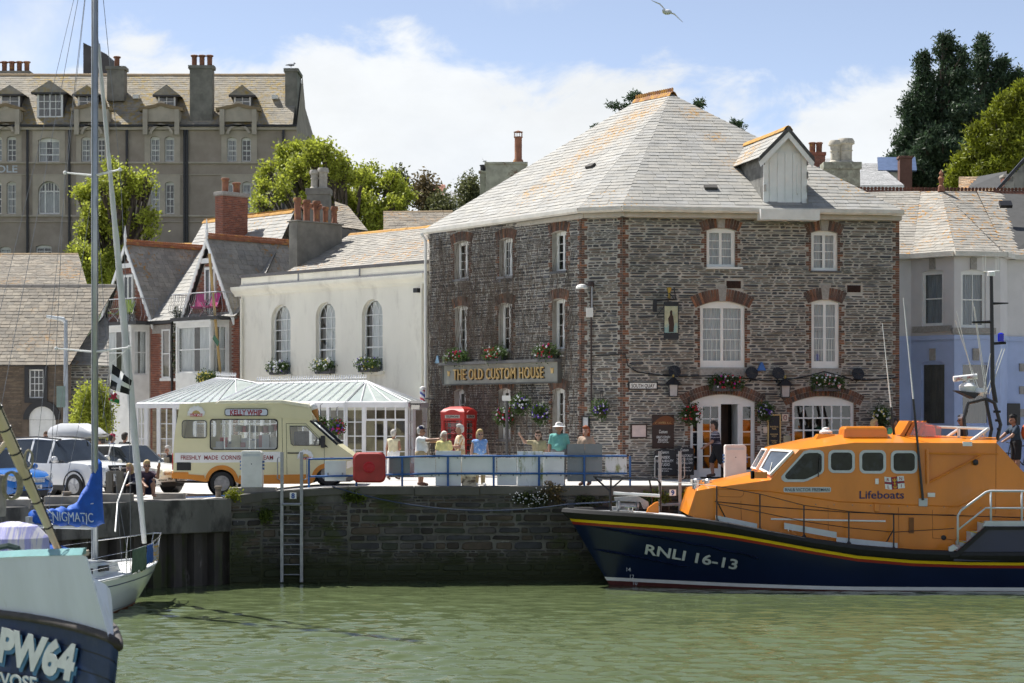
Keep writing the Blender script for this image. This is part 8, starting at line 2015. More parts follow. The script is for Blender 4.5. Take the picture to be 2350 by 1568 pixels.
def kerbs():
 M_K=mk('kerb_concrete',(.27,.25,.22),.9,.15,3,bump=.3)
 for k,(u0,u1,v0,v1,Y,dp,lab)in enumerate(((525,632,1119,1139,57.75,.5,'long kerb block under the white power pedestal'),(350,420,1129,1143,57.0,.5,'kerb block left of the rusty bollard'),(205,300,1137,1157,54.9,.5,'kerb block between the timber posts'),(100,200,1146,1166,53.4,.5,'kerb block below the blue car bonnet'),(10,68,1150,1168,52.0,.5,'kerb block at the left edge below the blue car'),(1590,1716,1103,1113,60.2,.9,'low round topped plinth under the pale pedestal'))):
  a,b=V(u0,v1,Y),V(u1,v0,Y);z=gz(a.x,Y);one('kerb_block',G().box(a.x,b.x,Y,Y+dp,z-.05,z+max(.12,b.z-a.z)),M_K,lab,'kerb','concrete kerb blocks along the quay',bevel=.03)
 M_RB=mk('rusty_bollard',(.17,.14,.11),.85,.3,6)
 for u,v,Y,r,h,lab in((501,1143,57.4,.09,.34,'small rusty bollard beside the weeds at the wall corner'),(153,1152,53.6,.10,.36,'small bollard in front of the SUV wheel')):
  p=V(u,v,Y);p.z=gz(p.x,Y);one('bollard',G().lathe(p,[(r*.9,0),(r*.9,h*.75),(r*1.25,h*.82),(r*1.25,h*.95),(r,h)],12),M_RB,lab,'bollard','small mooring bollards')
 M_TB=mk('grey_timber',(.17,.15,.125),.9,.2,5,stretch=(4,4,.5),bump=.3)
 r=thing('timber_posts','pair of weathered timber posts with cross beam by the yacht rigging','posts',V(262,1155,55.4));Y=55.3
 for u in(250,274):p=V(u,1157,Y);G().box(p.x-.09,p.x+.09,Y,Y+.18,p.z-.3,ZV(1084,Y)).build('post',M_TB,r)
 G().box(XU(246,Y),XU(279,Y),Y+.02,Y+.16,ZV(1088,Y),ZV(1083,Y)+.02).build('cross_beam',M_TB,r)
 p=V(383,1119,62.0);p.z=gz(p.x,62);one('timber_post',G().box(p.x-.07,p.x+.07,61.9,62.04,p.z,ZV(1050,62)),M_TB,'single timber post behind the van rear bumper','post')
kerbs()
def phone_box():
 c=V(1053,1085,68.6);c.z=ZQ;a=math.radians(-27);r=thing('telephone_box','red cast iron telephone box against the inn wall','telephone box',c,a,world=False)
 M_PR=mk('phone_red',(.40,.022,.018),.4,.12,2);h=.45;H=2.4
 g=G()
 for sx in(-1,1):
  for sy in(-1,1):g.box(min(sx*h,sx*(h-.10)),max(sx*h,sx*(h-.10)),min(sy*h,sy*(h-.10)),max(sy*h,sy*(h-.10)),.1,2.0)
 g.box(-h-.02,h+.02,-h-.02,h+.02,0,.12);g.box(-h-.01,h+.01,-h-.01,h+.01,1.92,2.16);g.build('body',M_PR,r)
 d=G();n=8
 d.loft([[Vector((x*s,y*s,2.16+z))for x,y in((-h,-h),(0,-h),(h,-h),(h,0),(h,h),(0,h),(-h,h),(-h,0))]for s,z in((1.05,0),(1.05,.05),(1.0,.08),(.85,.16),(.5,.235),(.02,.25))]);d.build('domed_roof',M_PR,r)
 fs=[(Fr((-h,-h),(h,-h)),1),(Fr((-h,h),(-h,-h)),1),(Fr((h,-h),(h,h)),1)]
 for fr,_ in fs:
  q=G();q.fbox(fr,.10,.80,.12,.30,-.06,-.01)
  for k in range(9):z=.30+k*.195;q.fbox(fr,.10,.80,z-.014,z+.014,-.06,-.02)
  for s in(.10,.20,.70,.78):q.fbox(fr,s,s+.025,.3,1.92,-.06,-.02)
  w=q.build('glazed_side',M_PR,r)
  for k in range(8):pane(w,fr,.22,.70,.31+k*.195,.49+k*.195,-.04)
  t=G();t.fbox(fr,.16,.74,2.0,2.11,.01,.02);to=t.build('sign_light',mk('sign_opal',(.45,.42,.38),.5),r);letters('lettering','TELEPHONE',fr.p(.45,2.055,.022),fr.S,Z_,.07,M_BLACK,to,width=.5,bold=.02)
  t=G();P_=arch_pts(.12,.78,2.17,.12,8);t.prism([fr.p(x,y,.0)for x,y in P_],fr.n*.03);t.build('pediment',M_PR,r)
 G().box(-.2,.2,.28,.40,.9,1.8).build('telephone',M_BLACK,r)
phone_box()
def inn_signs():
# fascia board with raised letters
 a,b,c,e=FL.rect(1026,1289,835,879);r=thing('inn_sign','long grey board reading THE OLD CUSTOM HOUSE in gold letters','sign',FL.p((a+b)/2,c,.1))
 G().fbox(FL,a,b,c,e,.03,.16).build('board',mk('sign_grey_green',(.27,.27,.235),.5,.12,1.2,col2=(.36,.35,.30),c2=(.5,.7),c2scale=.8),r);G().fbox(FL,a-.05,b+.05,e,e+.10,.0,.36).build('ledge',mk('ledge_dark',(.12,.12,.12),.7),r)
 f=G();f.fbox(FL,a-.04,a,c-.03,e,.02,.2);f.fbox(FL,b,b+.04,c-.03,e,.02,.2);f.fbox(FL,a,b,c-.05,c,.02,.2);f.build('frame',mk('sign_frame',(.10,.10,.09),.6),r)
 sw=FL.uv(1258,850)[0]-FL.uv(1051,850)[0];sm=(FL.uv(1258,850)[0]+FL.uv(1051,850)[0])/2;zc_=(c+e)/2
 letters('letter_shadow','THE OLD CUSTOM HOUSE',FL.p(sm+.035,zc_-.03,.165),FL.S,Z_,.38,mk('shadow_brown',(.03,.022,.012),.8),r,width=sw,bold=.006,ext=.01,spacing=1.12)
 letters('lettering','THE OLD CUSTOM HOUSE',FL.p(sm,zc_,.18),FL.S,Z_,.38,mk('gold_letters',(.62,.43,.17),.5,.08),r,width=sw,bold=.0,ext=.05,spacing=1.12)
 for s in(a+.28,b-.35):G().prism([FL.p(s,zc_-.05,.165),FL.p(s+.11,zc_-.05,.165),FL.p(s+.13,zc_+.14,.165),FL.p(s+.07,zc_+.10,.165),FL.p(s-.02,zc_+.14,.165)],FL.n*.02).build('emblem',mk('gold_letters',(.62,.43,.17),.5,.08),r)
 def board(name,lab,cat,u0,u1,v0,v1,mat,lines=(),d=.06,fr=FF,frame=None,arch=0.0):
  a,b,c,e=fr.rect(u0,u1,v0,v1);r=thing(name,lab,cat,fr.p((a+b)/2,c,d));g=G()
  if arch:g.prism([fr.p(a,c,d-.03),fr.p(b,c,d-.03)]+[fr.p(x,y,d-.03)for x,y in arch_pts(a,b,e-arch,arch,8)][::-1],fr.n*.03)
  else:g.fbox(fr,a,b,c,e,d-.04,d)
  g.build('board',mat,r)
  if frame:
   q=G();t=.04
   for x0,x1,y0,y1 in((a-t,a,c-t,e+t),(b,b+t,c-t,e+t),(a,b,c-t,c),(a,b,e,e+t)):q.fbox(fr,x0,x1,y0,y1,d-.05,d+.02)
   q.build('frame',frame,r)
  for(txt,fy,sz,wd,m)in lines:letters('lettering',txt,fr.p((a+b)/2,c+(e-c)*fy,d+.003),fr.S,Z_,sz,m,r,width=(b-a)*wd,ext=.003,bold=.012)
  return r,a,b,c,e
 MW,MG=mk('chalk_white',(.7,.7,.68),.8),mk('gold_letters',(.62,.43,.17),.5,.08);M_CB=mk('board_black',(.018,.020,.024),.6,.2);M_BR=mk('board_brown',(.035,.018,.013),.6,.2)
 board('street_sign','white street name plate reading SOUTH QUAY','sign',1444,1506,879,892,M_WHITE2,[('SOUTH QUAY',.5,.12,.86,M_BLACK)],frame=M_BLACK)
 r,a,b,c,e=board('ale_poster','tall brown poster board offering a great Cornish breakfast','poster',1496,1546,952,1029,M_BR,[('ST AUSTELL ALES',.76,.06,.75,MG),('Custom',.50,.11,.38,MW),('GREAT CORNISH',.335,.075,.62,MW),('BREAKFAST',.25,.075,.44,MW),('SERVED FROM 10am',.185,.045,.5,MW)])
 G().prism([FF.p(a,e-(e-c)*.30,.062)]+[FF.p(a+(b-a)*k/8,e-(e-c)*(.27-.24*math.sin(math.pi*k/8*.8)),.062)for k in range(9)]+[FF.p(b,e-(e-c)*.30,.062)],FF.n*.004).build('orange_crest',mk('crest_orange',(.16,.05,.012),.6),r)
 board('chalk_board','black arched chalkboard for a unisex hair and beauty studio','chalkboard',1497,1544,1030,1090,M_CB,[('Custom',.88,.09,.4,MW),('UNISEX',.68,.085,.5,MW),('HAIR & BEAUTY',.54,.085,.86,MW),('STUDIO',.40,.085,.5,MW),('SEE INSIDE FOR DETAILS',.24,.04,.7,MW),('OR CALL',.16,.04,.4,MW)],d=.35,arch=.07)
 board('chalk_board','black arched chalkboard for fresh locally sourced food','chalkboard',1545,1588,1026,1090,M_CB,[('Custom',.90,.09,.42,MW),('FRESH LOCALLY',.70,.08,.85,MW),('SOURCED FOOD',.57,.08,.85,MW),('SERVED ALL DAY',.44,.08,.88,MW),('Ask about our',.28,.05,.6,MW),("'catch of the day'",.17,.05,.75,MW)],d=.30,arch=.06)
 board('menu_case','wooden wall case holding two pale menu sheets','menu case',1449,1481,976,1003,mk('menu_paper',(.62,.50,.47),.8),d=.09,frame=M_BR)
 board('menu_case','small glazed notice case on the creeper wall end','menu case',1307,1329,958,987,mk('notice_paper',(.5,.52,.55),.7),d=.10,fr=FC if False else FL,frame=M_BLACK)if False else None
 board('notice_case','small black notice case between the basket and the red haired woman','notice case',1340,1352,958,990,mk('notice_paper',(.5,.52,.55),.7),d=.10,fr=FC,frame=M_BLACK)
 board('gilt_board','tall black board with gold lettering beside the pub window','sign',1763,1788,954,1021,M_CB,[('TRADITIONAL',.62,.05,.8,MG),('ALES',.55,.05,.4,MG),('GOOD BAR',.36,.05,.7,MG),('FOOD',.29,.05,.4,MG),('FAMILY',.14,.05,.6,MG),('ROOM',.07,.05,.4,MG)],frame=MG)
 board('round_badge_plate','square cream plate with round red badge','sign',1794,1808,950,967,mk('cream_plate',(.66,.55,.45),.6),[('O',.5,.18,.62,mk('badge_red',(.25,.05,.06),.6))])
 board('small_notice','small cream notice left of the gilt board','notice',1751,1760,979,994,mk('cream_plate',(.66,.55,.45),.6))
 board('wall_ashtray','cream wall bin below the round badge plate','bin',1796,1812,1000,1021,mk('bin_cream',(.42,.38,.26),.5),d=.14)
# hanging picture sign: a plain cloaked figure on a pale sky
 r=thing('hanging_sign','painted hanging pub sign of a dark cloaked figure on an iron bracket','pub sign',FF.p(FF.uv(1539,780)[0],FF.uv(1539,780)[1],.6))
 s,zt=FF.uv(1540,693,.6);zb=FF.uv(1540,778,.6)[1];w=.23;fr=Fr((FF.p(s-w,0,.5).x,FF.p(s-w,0,.5).y-.05),(FF.p(s+w,0,.75).x,FF.p(s+w,0,.75).y+.1));L=fr.len
 G().fbox(fr,0,L,zb,zt,-.025,.025).build('board',M_CB,r);G().fbox(fr,.03,L-.03,zb+.20,zt-.14,.025,.03).build('picture',mk('picture_sky',(.42,.42,.28),.7,.25,3,col2=(.25,.38,.36),c2=(.5,.6),c2scale=2),r)
 m=L*.5;z0=zb+.22;k=(zt-zb-.4)/1.0
 G().prism([fr.p(m+x*L,z0+y*k,.031)for x,y in((-.16,0),(.16,0),(.20,.3),(.14,.62),(.07,.72),(.08,.84),(0,.90),(-.09,.82),(-.07,.70),(-.20,.55),(-.14,.3))],fr.n*.006).build('painted_figure',mk('cloak_brown',(.045,.025,.018),.8),r)
 ir=G();q=FF.p(s-.35,FF.uv(1515,690)[1],.03);ir.tube([q,q+FF.n*.75+FF.S*.5],.025,5);ir.tube([q+Z_*.25+FF.S*-.2,FF.p(s-.05,zt+.28,.6),FF.p(s+.1,zt+.1,.62)],.015,5);ir.tube([FF.p(s+.22,zt+.5,.05),FF.p(s+.15,zt+.08,.62)],.015,5);ir.fbox(FF,s-.48,s-.36,zt-.3,zt+.12,.0,.06);ir.tube([q+Z_*-.5,q+FF.n*.5+FF.S*.3],.014,5);ir.build('iron_bracket',M_BLACK,r)
 G().lathe(FF.p(s-.05,zt+.10,.55),[(.02,0),(.07,.04),(.03,.12),(.05,.22),(.085,.36),(.06,.38),(.02,.36)],8).build('gilt_finial',mk('brass',(.5,.35,.1),.3,metal=.9),r)
# lanterns
 for u,v,lab in((1545,895,'black wall lantern right of the street name plate'),(1802,897,'black wall lantern between the door and the pub window')):
  s,z=FF.uv(u,v,.3);r=thing('wall_lantern',lab,'lantern',FF.p(s,z-.2,.3),group='wall lanterns on the inn');p=FF.p(s,z,.3)
  for sg,nm in((0,'pane'),):
   q=G();
   for k in range(4):a0=math.pi/4+k*math.pi/2;a1=a0+math.pi/2;q.poly([p+Vector((math.cos(x)*rr_,math.sin(x)*rr_,zz))for x,rr_,zz in((a0,.17,-.2),(a1,.17,-.2),(a1,.20,.16),(a0,.20,.16))])
   q.build('opal_panes',mk('opal',(.42,.40,.40),.5),r)
  c=G()
  for k in range(4):a0=math.pi/4+k*math.pi/2;c.tube([p+Vector((math.cos(a0)*.175,math.sin(a0)*.175,-.21)),p+Vector((math.cos(a0)*.205,math.sin(a0)*.205,.17))],.014,4)
  c.lathe(p,[(.30,.16),(.28,.18),(.12,.34),(.05,.40)],8);c.lathe(p,[(.18,-.23),(.18,-.20),(.05,-.2)],8);c.tube([p+Z_*.3,p+Z_*.3-FF.n*.3],.03,5);c.build('cage',M_BLACK,r);G().lathe(p+Z_*.40,[(.03,0),(.05,.04),(.03,.10)],8).build('gilt_knob',mk('brass',(.5,.35,.1),.3,metal=.9),r)
 for k,u in enumerate((1548,1725,1786,1969)):
  s,z=FF.uv(u,interp([(1548,853),(1725,856),(1969,858)],u),.25);r=thing('dish_lamp',('round black dish lamp above the left wall lantern','round black dish lamp beside the blue alarm box','round black dish lamp above the right wall lantern','round black dish lamp at the right of the flower box')[k],'lamp',FF.p(s,z,.25),group='round black dish lamps on the inn front');ax=(FF.n*.9+Z_*.35)
  G().lathe(FF.p(s,z,.25),[(.21,.02),(.21,.0),(.17,-.03),(.05,-.06),(.03,-.08)],18,axis=ax).build('dish',M_BLACK,r);sp=G()
  for q in range(6):a0=q*math.pi/6;e1=FF.S;e2=ax.normalized().cross(FF.S);d=e1*math.cos(a0)+e2*math.sin(a0);cc=FF.p(s,z,.25)+ax.normalized()*.025;sp.tube([cc-d*.2,cc+d*.2],.008,3)
  sp.build('guard',mk('guard_grey',(.05,.05,.05),.6),r);G().tube([FF.p(s,z-.05,.2),FF.p(s,z-.25,.1),FF.p(s,z-.3,.0)],.02,5).build('arm',M_BLACK,r)
 for fr,u,v,lab in((FF,1747,842,'blue triangular alarm box on the inn front'),(FL,1007,826,'pale blue triangular alarm box at the left end of the sign')):
  s,z=fr.uv(u,v);one('alarm_box',G().prism([fr.p(s-.15,z-.13,0),fr.p(s+.15,z-.13,0),fr.p(s+.03,z+.15,0),fr.p(s-.03,z+.15,0)],fr.n*.08),mk('alarm_blue' if fr is FF else 'alarm_pale',(.02,.13,.42)if fr is FF else(.2,.33,.45),.4),lab,'alarm box',bevel=.015)
# cables and pipes
 w=G();w.tube([FL.p(FL.uv(1290,818)[0],FL.uv(1290,818)[1],.08),FC.p(FC.len*.5,FF.uv(1430,815)[1]+.0,.06),FF.p(.1,FF.uv(1430,813)[1],.05)]+[FF.p(FF.uv(u,v)[0],FF.uv(u,v)[1],.06)for u,v in((1440,840),(1462,854),(1520,862),(1580,864),(1640,862),(1700,868),(1760,874),(1800,873),(1850,864),(1890,853),(1925,862),(1955,872),(2000,872),(2060,866))],.02,5);one('wall_cable',w,M_BLACK,'black cable looping across the front of the stone inn','cable')
 p=G();p.tube([FC.p(.35,FC.uv(1357,655)[1],.08),FC.p(.36,ZQ+2.2,.08)],.03,6);p.lathe(FC.p(.35,FC.uv(1357,655)[1],.1),[(.10,-.06),(.12,0),(.10,.1),(.02,.12)],8);one('waste_pipe',p,mk('pipe_brown',(.06,.04,.035),.7),'dark pipe with hopper on the chamfered corner','pipe')
 q=V(1335,660,64.9);r=thing('wall_lamp','white dished wall lamp on a bracket at the inn corner','lamp',q);G().lathe(q+Z_*-.02,[(.20,-.02),(.20,.02),(.15,.10),(.04,.13)],12).build('shade',M_WHITE2,r);G().tube([q+Vector((.1,.1,.02)),q+Vector((.35,.3,.05)),q+Vector((.35,.3,-.65))],.03,6).build('bracket',M_METAL,r);G().obox(q+Vector((.16,.2,-.95)),(.22,0,0),(0,.15,0),(0,0,.3)).build('control_box',M_WHITE2,r)
inn_signs()
def misc():
# barber pole
 p=FL.p(FL.uv(1002,910)[0]-.1,FL.uv(999,915)[1],.55);r=thing('barber_pole','red white and blue barber pole beside the telephone box','barber pole',p);n=18
 cols=[mk('pole_white',(.68,.68,.7),.4),mk('pole_red',(.42,.03,.05),.4),mk('pole_white',(.68,.68,.7),.4),mk('pole_blue',(.04,.07,.30),.4)]
 gs=[G()for _ in range(3)];N_=16;H=.62
 for i in range(20):
  for k in range(N_):
   a0,a1=2*math.pi*k/N_,2*math.pi*(k+1)/N_;z0,z1=-H/2+H*i/20,-H/2+H*(i+1)/20;c=int((k/N_*2+i/20*3.2)*2)%4;gs[{0:0,1:1,2:0,3:2}[c]].poly([p+Vector((math.cos(a0)*.095,math.sin(a0)*.095,z0)),p+Vector((math.cos(a1)*.095,math.sin(a1)*.095,z0)),p+Vector((math.cos(a1)*.095,math.sin(a1)*.095,z1)),p+Vector((math.cos(a0)*.095,math.sin(a0)*.095,z1))])
 for g,nm,m in zip(gs,('white_spiral','red_spiral','blue_spiral'),(cols[0],cols[1],cols[3])):g.build(nm,m,r)
 c=G();c.lathe(p+Z_*H/2,[(.11,0),(.11,.05),(.09,.10),(.03,.13)],12);c.lathe(p-Z_*H/2,[(.04,-.12),(.10,-.06),(.11,0)],12);c.build('caps',M_WHITE2,r);G().tube([p+FL.S*.0,p-FL.n*.5],.03,5).build('bracket',M_METAL,r)
# street lamp at the left
 b=V(151,1000,66.0);b.z=2.45;r=thing('street_lamp','grey street lamp with curved head in front of the stone cottage','street lamp',b);t=ZV(735,66)
 G().tube([b,(b.x,b.y,4.2),(b.x,b.y,t)],[.11,.09,.06],8).build('pole',mk('lamp_grey',(.33,.36,.40),.5,metal=.3),r);G().tube([(b.x,b.y,t-.1),(b.x-.08,b.y,t+.03),(b.x-.62,b.y-.1,t+.12)],[.06,.08,.05],8).build('lamp_head',mk('lamp_head',(.55,.58,.60),.4),r);G().obox((b.x-.28,b.y-.12,ZV(935,66)),(.28,0,0),(0,.2,0),(0,0,.7)).build('control_box',mk('box_green',(.16,.22,.20),.6),r)
# sign post and lamp post by the inn wall
 b=V(1233,1090,65.2);b.z=ZQ;r=thing('sign_post','dark post with small white plate in front of the creeper wall','post',b+Vector((-1.6,2,0)));b+=Vector((-1.0,1.5,0));G().tube([b,(b.x,b.y,ZV(915,b.y))],.05,7).build('pole',mk('post_grey',(.07,.07,.07),.6),r);G().box(b.x-.16,b.x+.12,b.y-.06,b.y-.04,ZV(920,b.y),ZV(908,b.y)).build('plate',M_WHITE2,r)
# mooring rope from the quay to the lifeboat
 a,e=V(763,1117,57.7),V(1305,1157,57.1);pts=[a+(e-a)*t+Z_*(-.50*4*t*(1-t)*.8)for t in[k/30 for k in range(31)]]+[V(1420,1151,57.0)];one('mooring_rope',G().tube(pts,.022,6),mk('rope_blue',(.035,.05,.09),.8,.2,20),'dark blue mooring rope sagging from the quay to the lifeboat bow','rope')
 pts=[V(u,v,57.5)for u,v in((395,1138),(430,1133),(470,1137),(500,1141),(520,1128),(545,1120))];one('blue_rope',G().tube([Vector((q.x,q.y,gz(q.x,q.y)+.04))for q in pts],.02,5),mk('rope_bright',(.03,.12,.35),.8),'loose blue rope lying by the rusty bollard','rope')
# cafe table
 b=V(357,1095,68.5);b.z=gz(b.x,68);r=thing('cafe_table','small cafe table laid with cups outside the conservatory','table',b);G().box(b.x-.55,b.x+.55,b.y-.35,b.y+.35,b.z+.72,b.z+.75).build('top',mk('table_wood',(.40,.28,.20),.6),r)
 for sx in(-.45,.45):
  for sy in(-.28,.28):G().tube([(b.x+sx,b.y+sy,b.z),(b.x+sx,b.y+sy,b.z+.72)],.02,5).build('leg',M_METAL,r)
 for k in range(6):one('cup',G().lathe((b.x-.45+k*.18,b.y-.1+.15*(k%2),b.z+.75),[(.04,0),(.05,.09),(.045,.09),(.035,.02)],10),M_WHITE,'%s white cup from the left on the cafe table'%('first','second','third','fourth','fifth','sixth')[k],'cup','cups on the cafe table')
# folding chairs on the balconies
 def chair(p,yaw,cm,lab,grp):
  r=thing('folding_chair',lab,'chair',p,yaw,grp,world=False)
  sl=G();sl.prism([(-.24,-.02,.42),(.24,-.02,.42),(.24,.44,.36),(-.24,.44,.36)],(0,0,.02));sl.build('seat',cm,r);sl=G();sl.prism([(-.24,.42,.42),(.24,.42,.42),(.24,.66,1.0),(-.24,.66,1.0)],(0,.02,0));sl.build('backrest',cm,r)
  for x in(-.26,.26):G().tube([(x,-.12,0),(x,.42,.5),(x,.68,1.02)],.014,5).build('leg',M_STEEL,r);G().tube([(x,.5,0),(x,.0,.58),(x,.45,.62)],.014,5).build('leg',M_STEEL,r)
 MP,MGn=mk('chair_pink',(.50,.045,.22),.7),mk('chair_green',(.36,.48,.07),.7);_,sl,sr,sm,zf=BH1;ya=math.atan2(FH.S.y,FH.S.x)
 chair(FH.p(sm-.15,zf-.02,.62),ya+.5,MP,'left pink folding chair on the balcony','pink balcony chairs');chair(FH.p(sm+.62,zf-.02,.66),ya+.2,MP,'right pink folding chair on the balcony','pink balcony chairs')
 _,sl,sr,sm,zf=BH2;chair(FH.p(sm-.6,zf-.02,.62),ya-.6,MGn,'left green folding chair on the balcony','green balcony chairs');chair(FH.p(sm+.6,zf-.02,.62),ya+.6,MGn,'right green folding chair on the balcony','green balcony chairs')
# timber pole leaning on the brick house, posters in its windows
 one('timber_pole',G().tube([FH.p(sH(531),FH.uv(531,862)[1],.55),FH.p(sH(517),FH.uv(517,585)[1],.8)],.06,6),mk('pine_pole',(.50,.34,.14),.7),'long pale timber pole standing between brick and white houses','pole')
 for u0,v0,u1,v1 in((488,778,500,790),):a=FH.uv(u0,v0,.85);c=FH.uv(u1,v1,.85);one('window_placard',G().prism([FH.p(a[0],a[1],.85),FH.p(a[0]+.12,a[1]+.16,.85),FH.p(c[0]+.1,c[1]+.1,.85),FH.p(c[0],c[1]-.1,.85)],FH.n*.01),mk('placard_green',(.04,.13,.07),.6),'tilted green placard in the bay window under the pink chairs','placard')
# gull in flight
 p=V(1531,28,45);g=G();g.ball(p,(.11,.08,.06),10,7);g.ball(p+Vector((-.08,-.05,.02)),.04,8,6)
 for tip in((-.36,0,.26),(.36,0,-.24)):
  t=Vector(tip);m=t*.45+Z_*.06;g.prism([p+Vector((0,-.03,0)),p+m+Vector((0,-.04,0)),p+t,p+m+Vector((0,.06,0)),p+Vector((0,.06,0))],(.0,0,.012))
 one('gull',g,mk('gull_white',(.62,.62,.64),.8),'white gull gliding in the blue sky at the top','bird');p=V(1112,370,110);g=G();g.ball(p,(.12,.08,.06),6,5);g.prism([p,p+Vector((-.2,0,.22)),p+Vector((-.1,.05,.1))],(0,.02,0));g.prism([p,p+Vector((.25,0,-.1)),p+Vector((.1,.05,.0))],(0,.02,0));one('gull',g,mk('gull_white',(.62,.62,.64),.8),'tiny distant gull beside the terracotta pipe','bird')
misc()
# ================================================================ PEOPLE: one continuous skin from blended limbs, clothes as children
def blend_mesh(name,caps,mat,parent,res=.016,k=.022):
 """surface of smoothly blended tapered capsules (a, b, ra, rb) by surface nets"""
 A=np.array([c[0]for c in caps],float);B=np.array([c[1]for c in caps],float);ra=np.array([c[2]for c in caps]);rb=np.array([c[3]for c in caps]);m=np.maximum(ra,rb)[:,None]+.05
 lo=np.minimum(A-m,B-m).min(0);hi=np.maximum(A+m,B+m).max(0);n=np.ceil((hi-lo)/res).astype(int)+1;D=np.full(n,1.0)
 ax=[lo[i]+np.arange(n[i])*res for i in range(3)]
 for a,b,r0,r1 in zip(A,B,ra,rb):
  q=max(r0,r1)+.045;i0=np.maximum(((np.minimum(a,b)-q-lo)/res).astype(int),0);i1=np.minimum(((np.maximum(a,b)+q-lo)/res).astype(int)+2,n)
  X,Y,Z=np.meshgrid(*[ax[i][i0[i]:i1[i]]for i in range(3)],indexing='ij');d=b-a;L=max(d@d,1e-9)
  t=np.clip(((X-a[0])*d[0]+(Y-a[1])*d[1]+(Z-a[2])*d[2])/L,0,1);e=np.sqrt((X-a[0]-t*d[0])**2+(Y-a[1]-t*d[1])**2+(Z-a[2]-t*d[2])**2)-(r0+t*(r1-r0))
  s=D[i0[0]:i1[0],i0[1]:i1[1],i0[2]:i1[2]];h=np.clip(.5+.5*(s-e)/k,0,1);s[...]=s*(1-h)+e*h-k*h*(1-h)
 S=D<0;c=[n[i]-1 for i in range(3)];acc=np.zeros((*c,3));cnt=np.zeros(c)
 for axi in range(3):
  for o1 in(0,1):
   for o2 in(0,1):
    off=[0,0,0];oth=[j for j in range(3)if j!=axi];off[oth[0]]=o1;off[oth[1]]=o2;o2_=off.copy();o2_[axi]=1
    d0=D[off[0]:off[0]+c[0],off[1]:off[1]+c[1],off[2]:off[2]+c[2]];d1=D[o2_[0]:o2_[0]+c[0],o2_[1]:o2_[1]+c[1],o2_[2]:o2_[2]+c[2]]
    x=(d0<0)!=(d1<0);t=np.where(x,d0/np.where(x,d0-d1,1),0);cnt+=x
    for j in range(3):acc[...,j]+=np.where(x,t if j==axi else off[j],0)
 idx=-np.ones(c,int);act=cnt>0;idx[act]=np.arange(act.sum());P=np.argwhere(act)+acc[act]/cnt[act][:,None];vs=lo+P*res;fs=[]
 for axi in range(3):
  b_,c_=(axi+1)%3,(axi+2)%3;sl0=[slice(1,n[i]-1)for i in range(3)];sl0[axi]=slice(0,n[axi]-1);sl1=list(sl0);sl1[axi]=slice(1,n[axi])
  for s0,flip in((S[tuple(sl0)]&~S[tuple(sl1)],False),(~S[tuple(sl0)]&S[tuple(sl1)],True)):
   e=np.argwhere(s0)
   if not len(e):continue
   e[:,b_]+=1;e[:,c_]+=1;Q=[]
   for db,dc in((1,1),(0,1),(0,0),(1,0)):
    w=e.copy();w[:,b_]-=db;w[:,c_]-=dc;Q.append(idx[w[:,0],w[:,1],w[:,2]])
   Q=np.stack(Q,1);fs.append(Q[:,::-1]if flip else Q)
 me=np_mesh(name,vs,np.concatenate(fs),mat);me.shade_smooth();o=bpy.data.objects.new(name,me);COL.objects.link(o);o.parent=parent;return o
SKIN=mk('skin',(.34,.18,.12),.55,.06,8);SKIN2=mk('pale_skin',(.42,.25,.19),.55,.06,8)
def cloth(n,c,**k):return mk('cloth_'+n,c,.9,.10,9,bump=.25,bscale=14,**k)
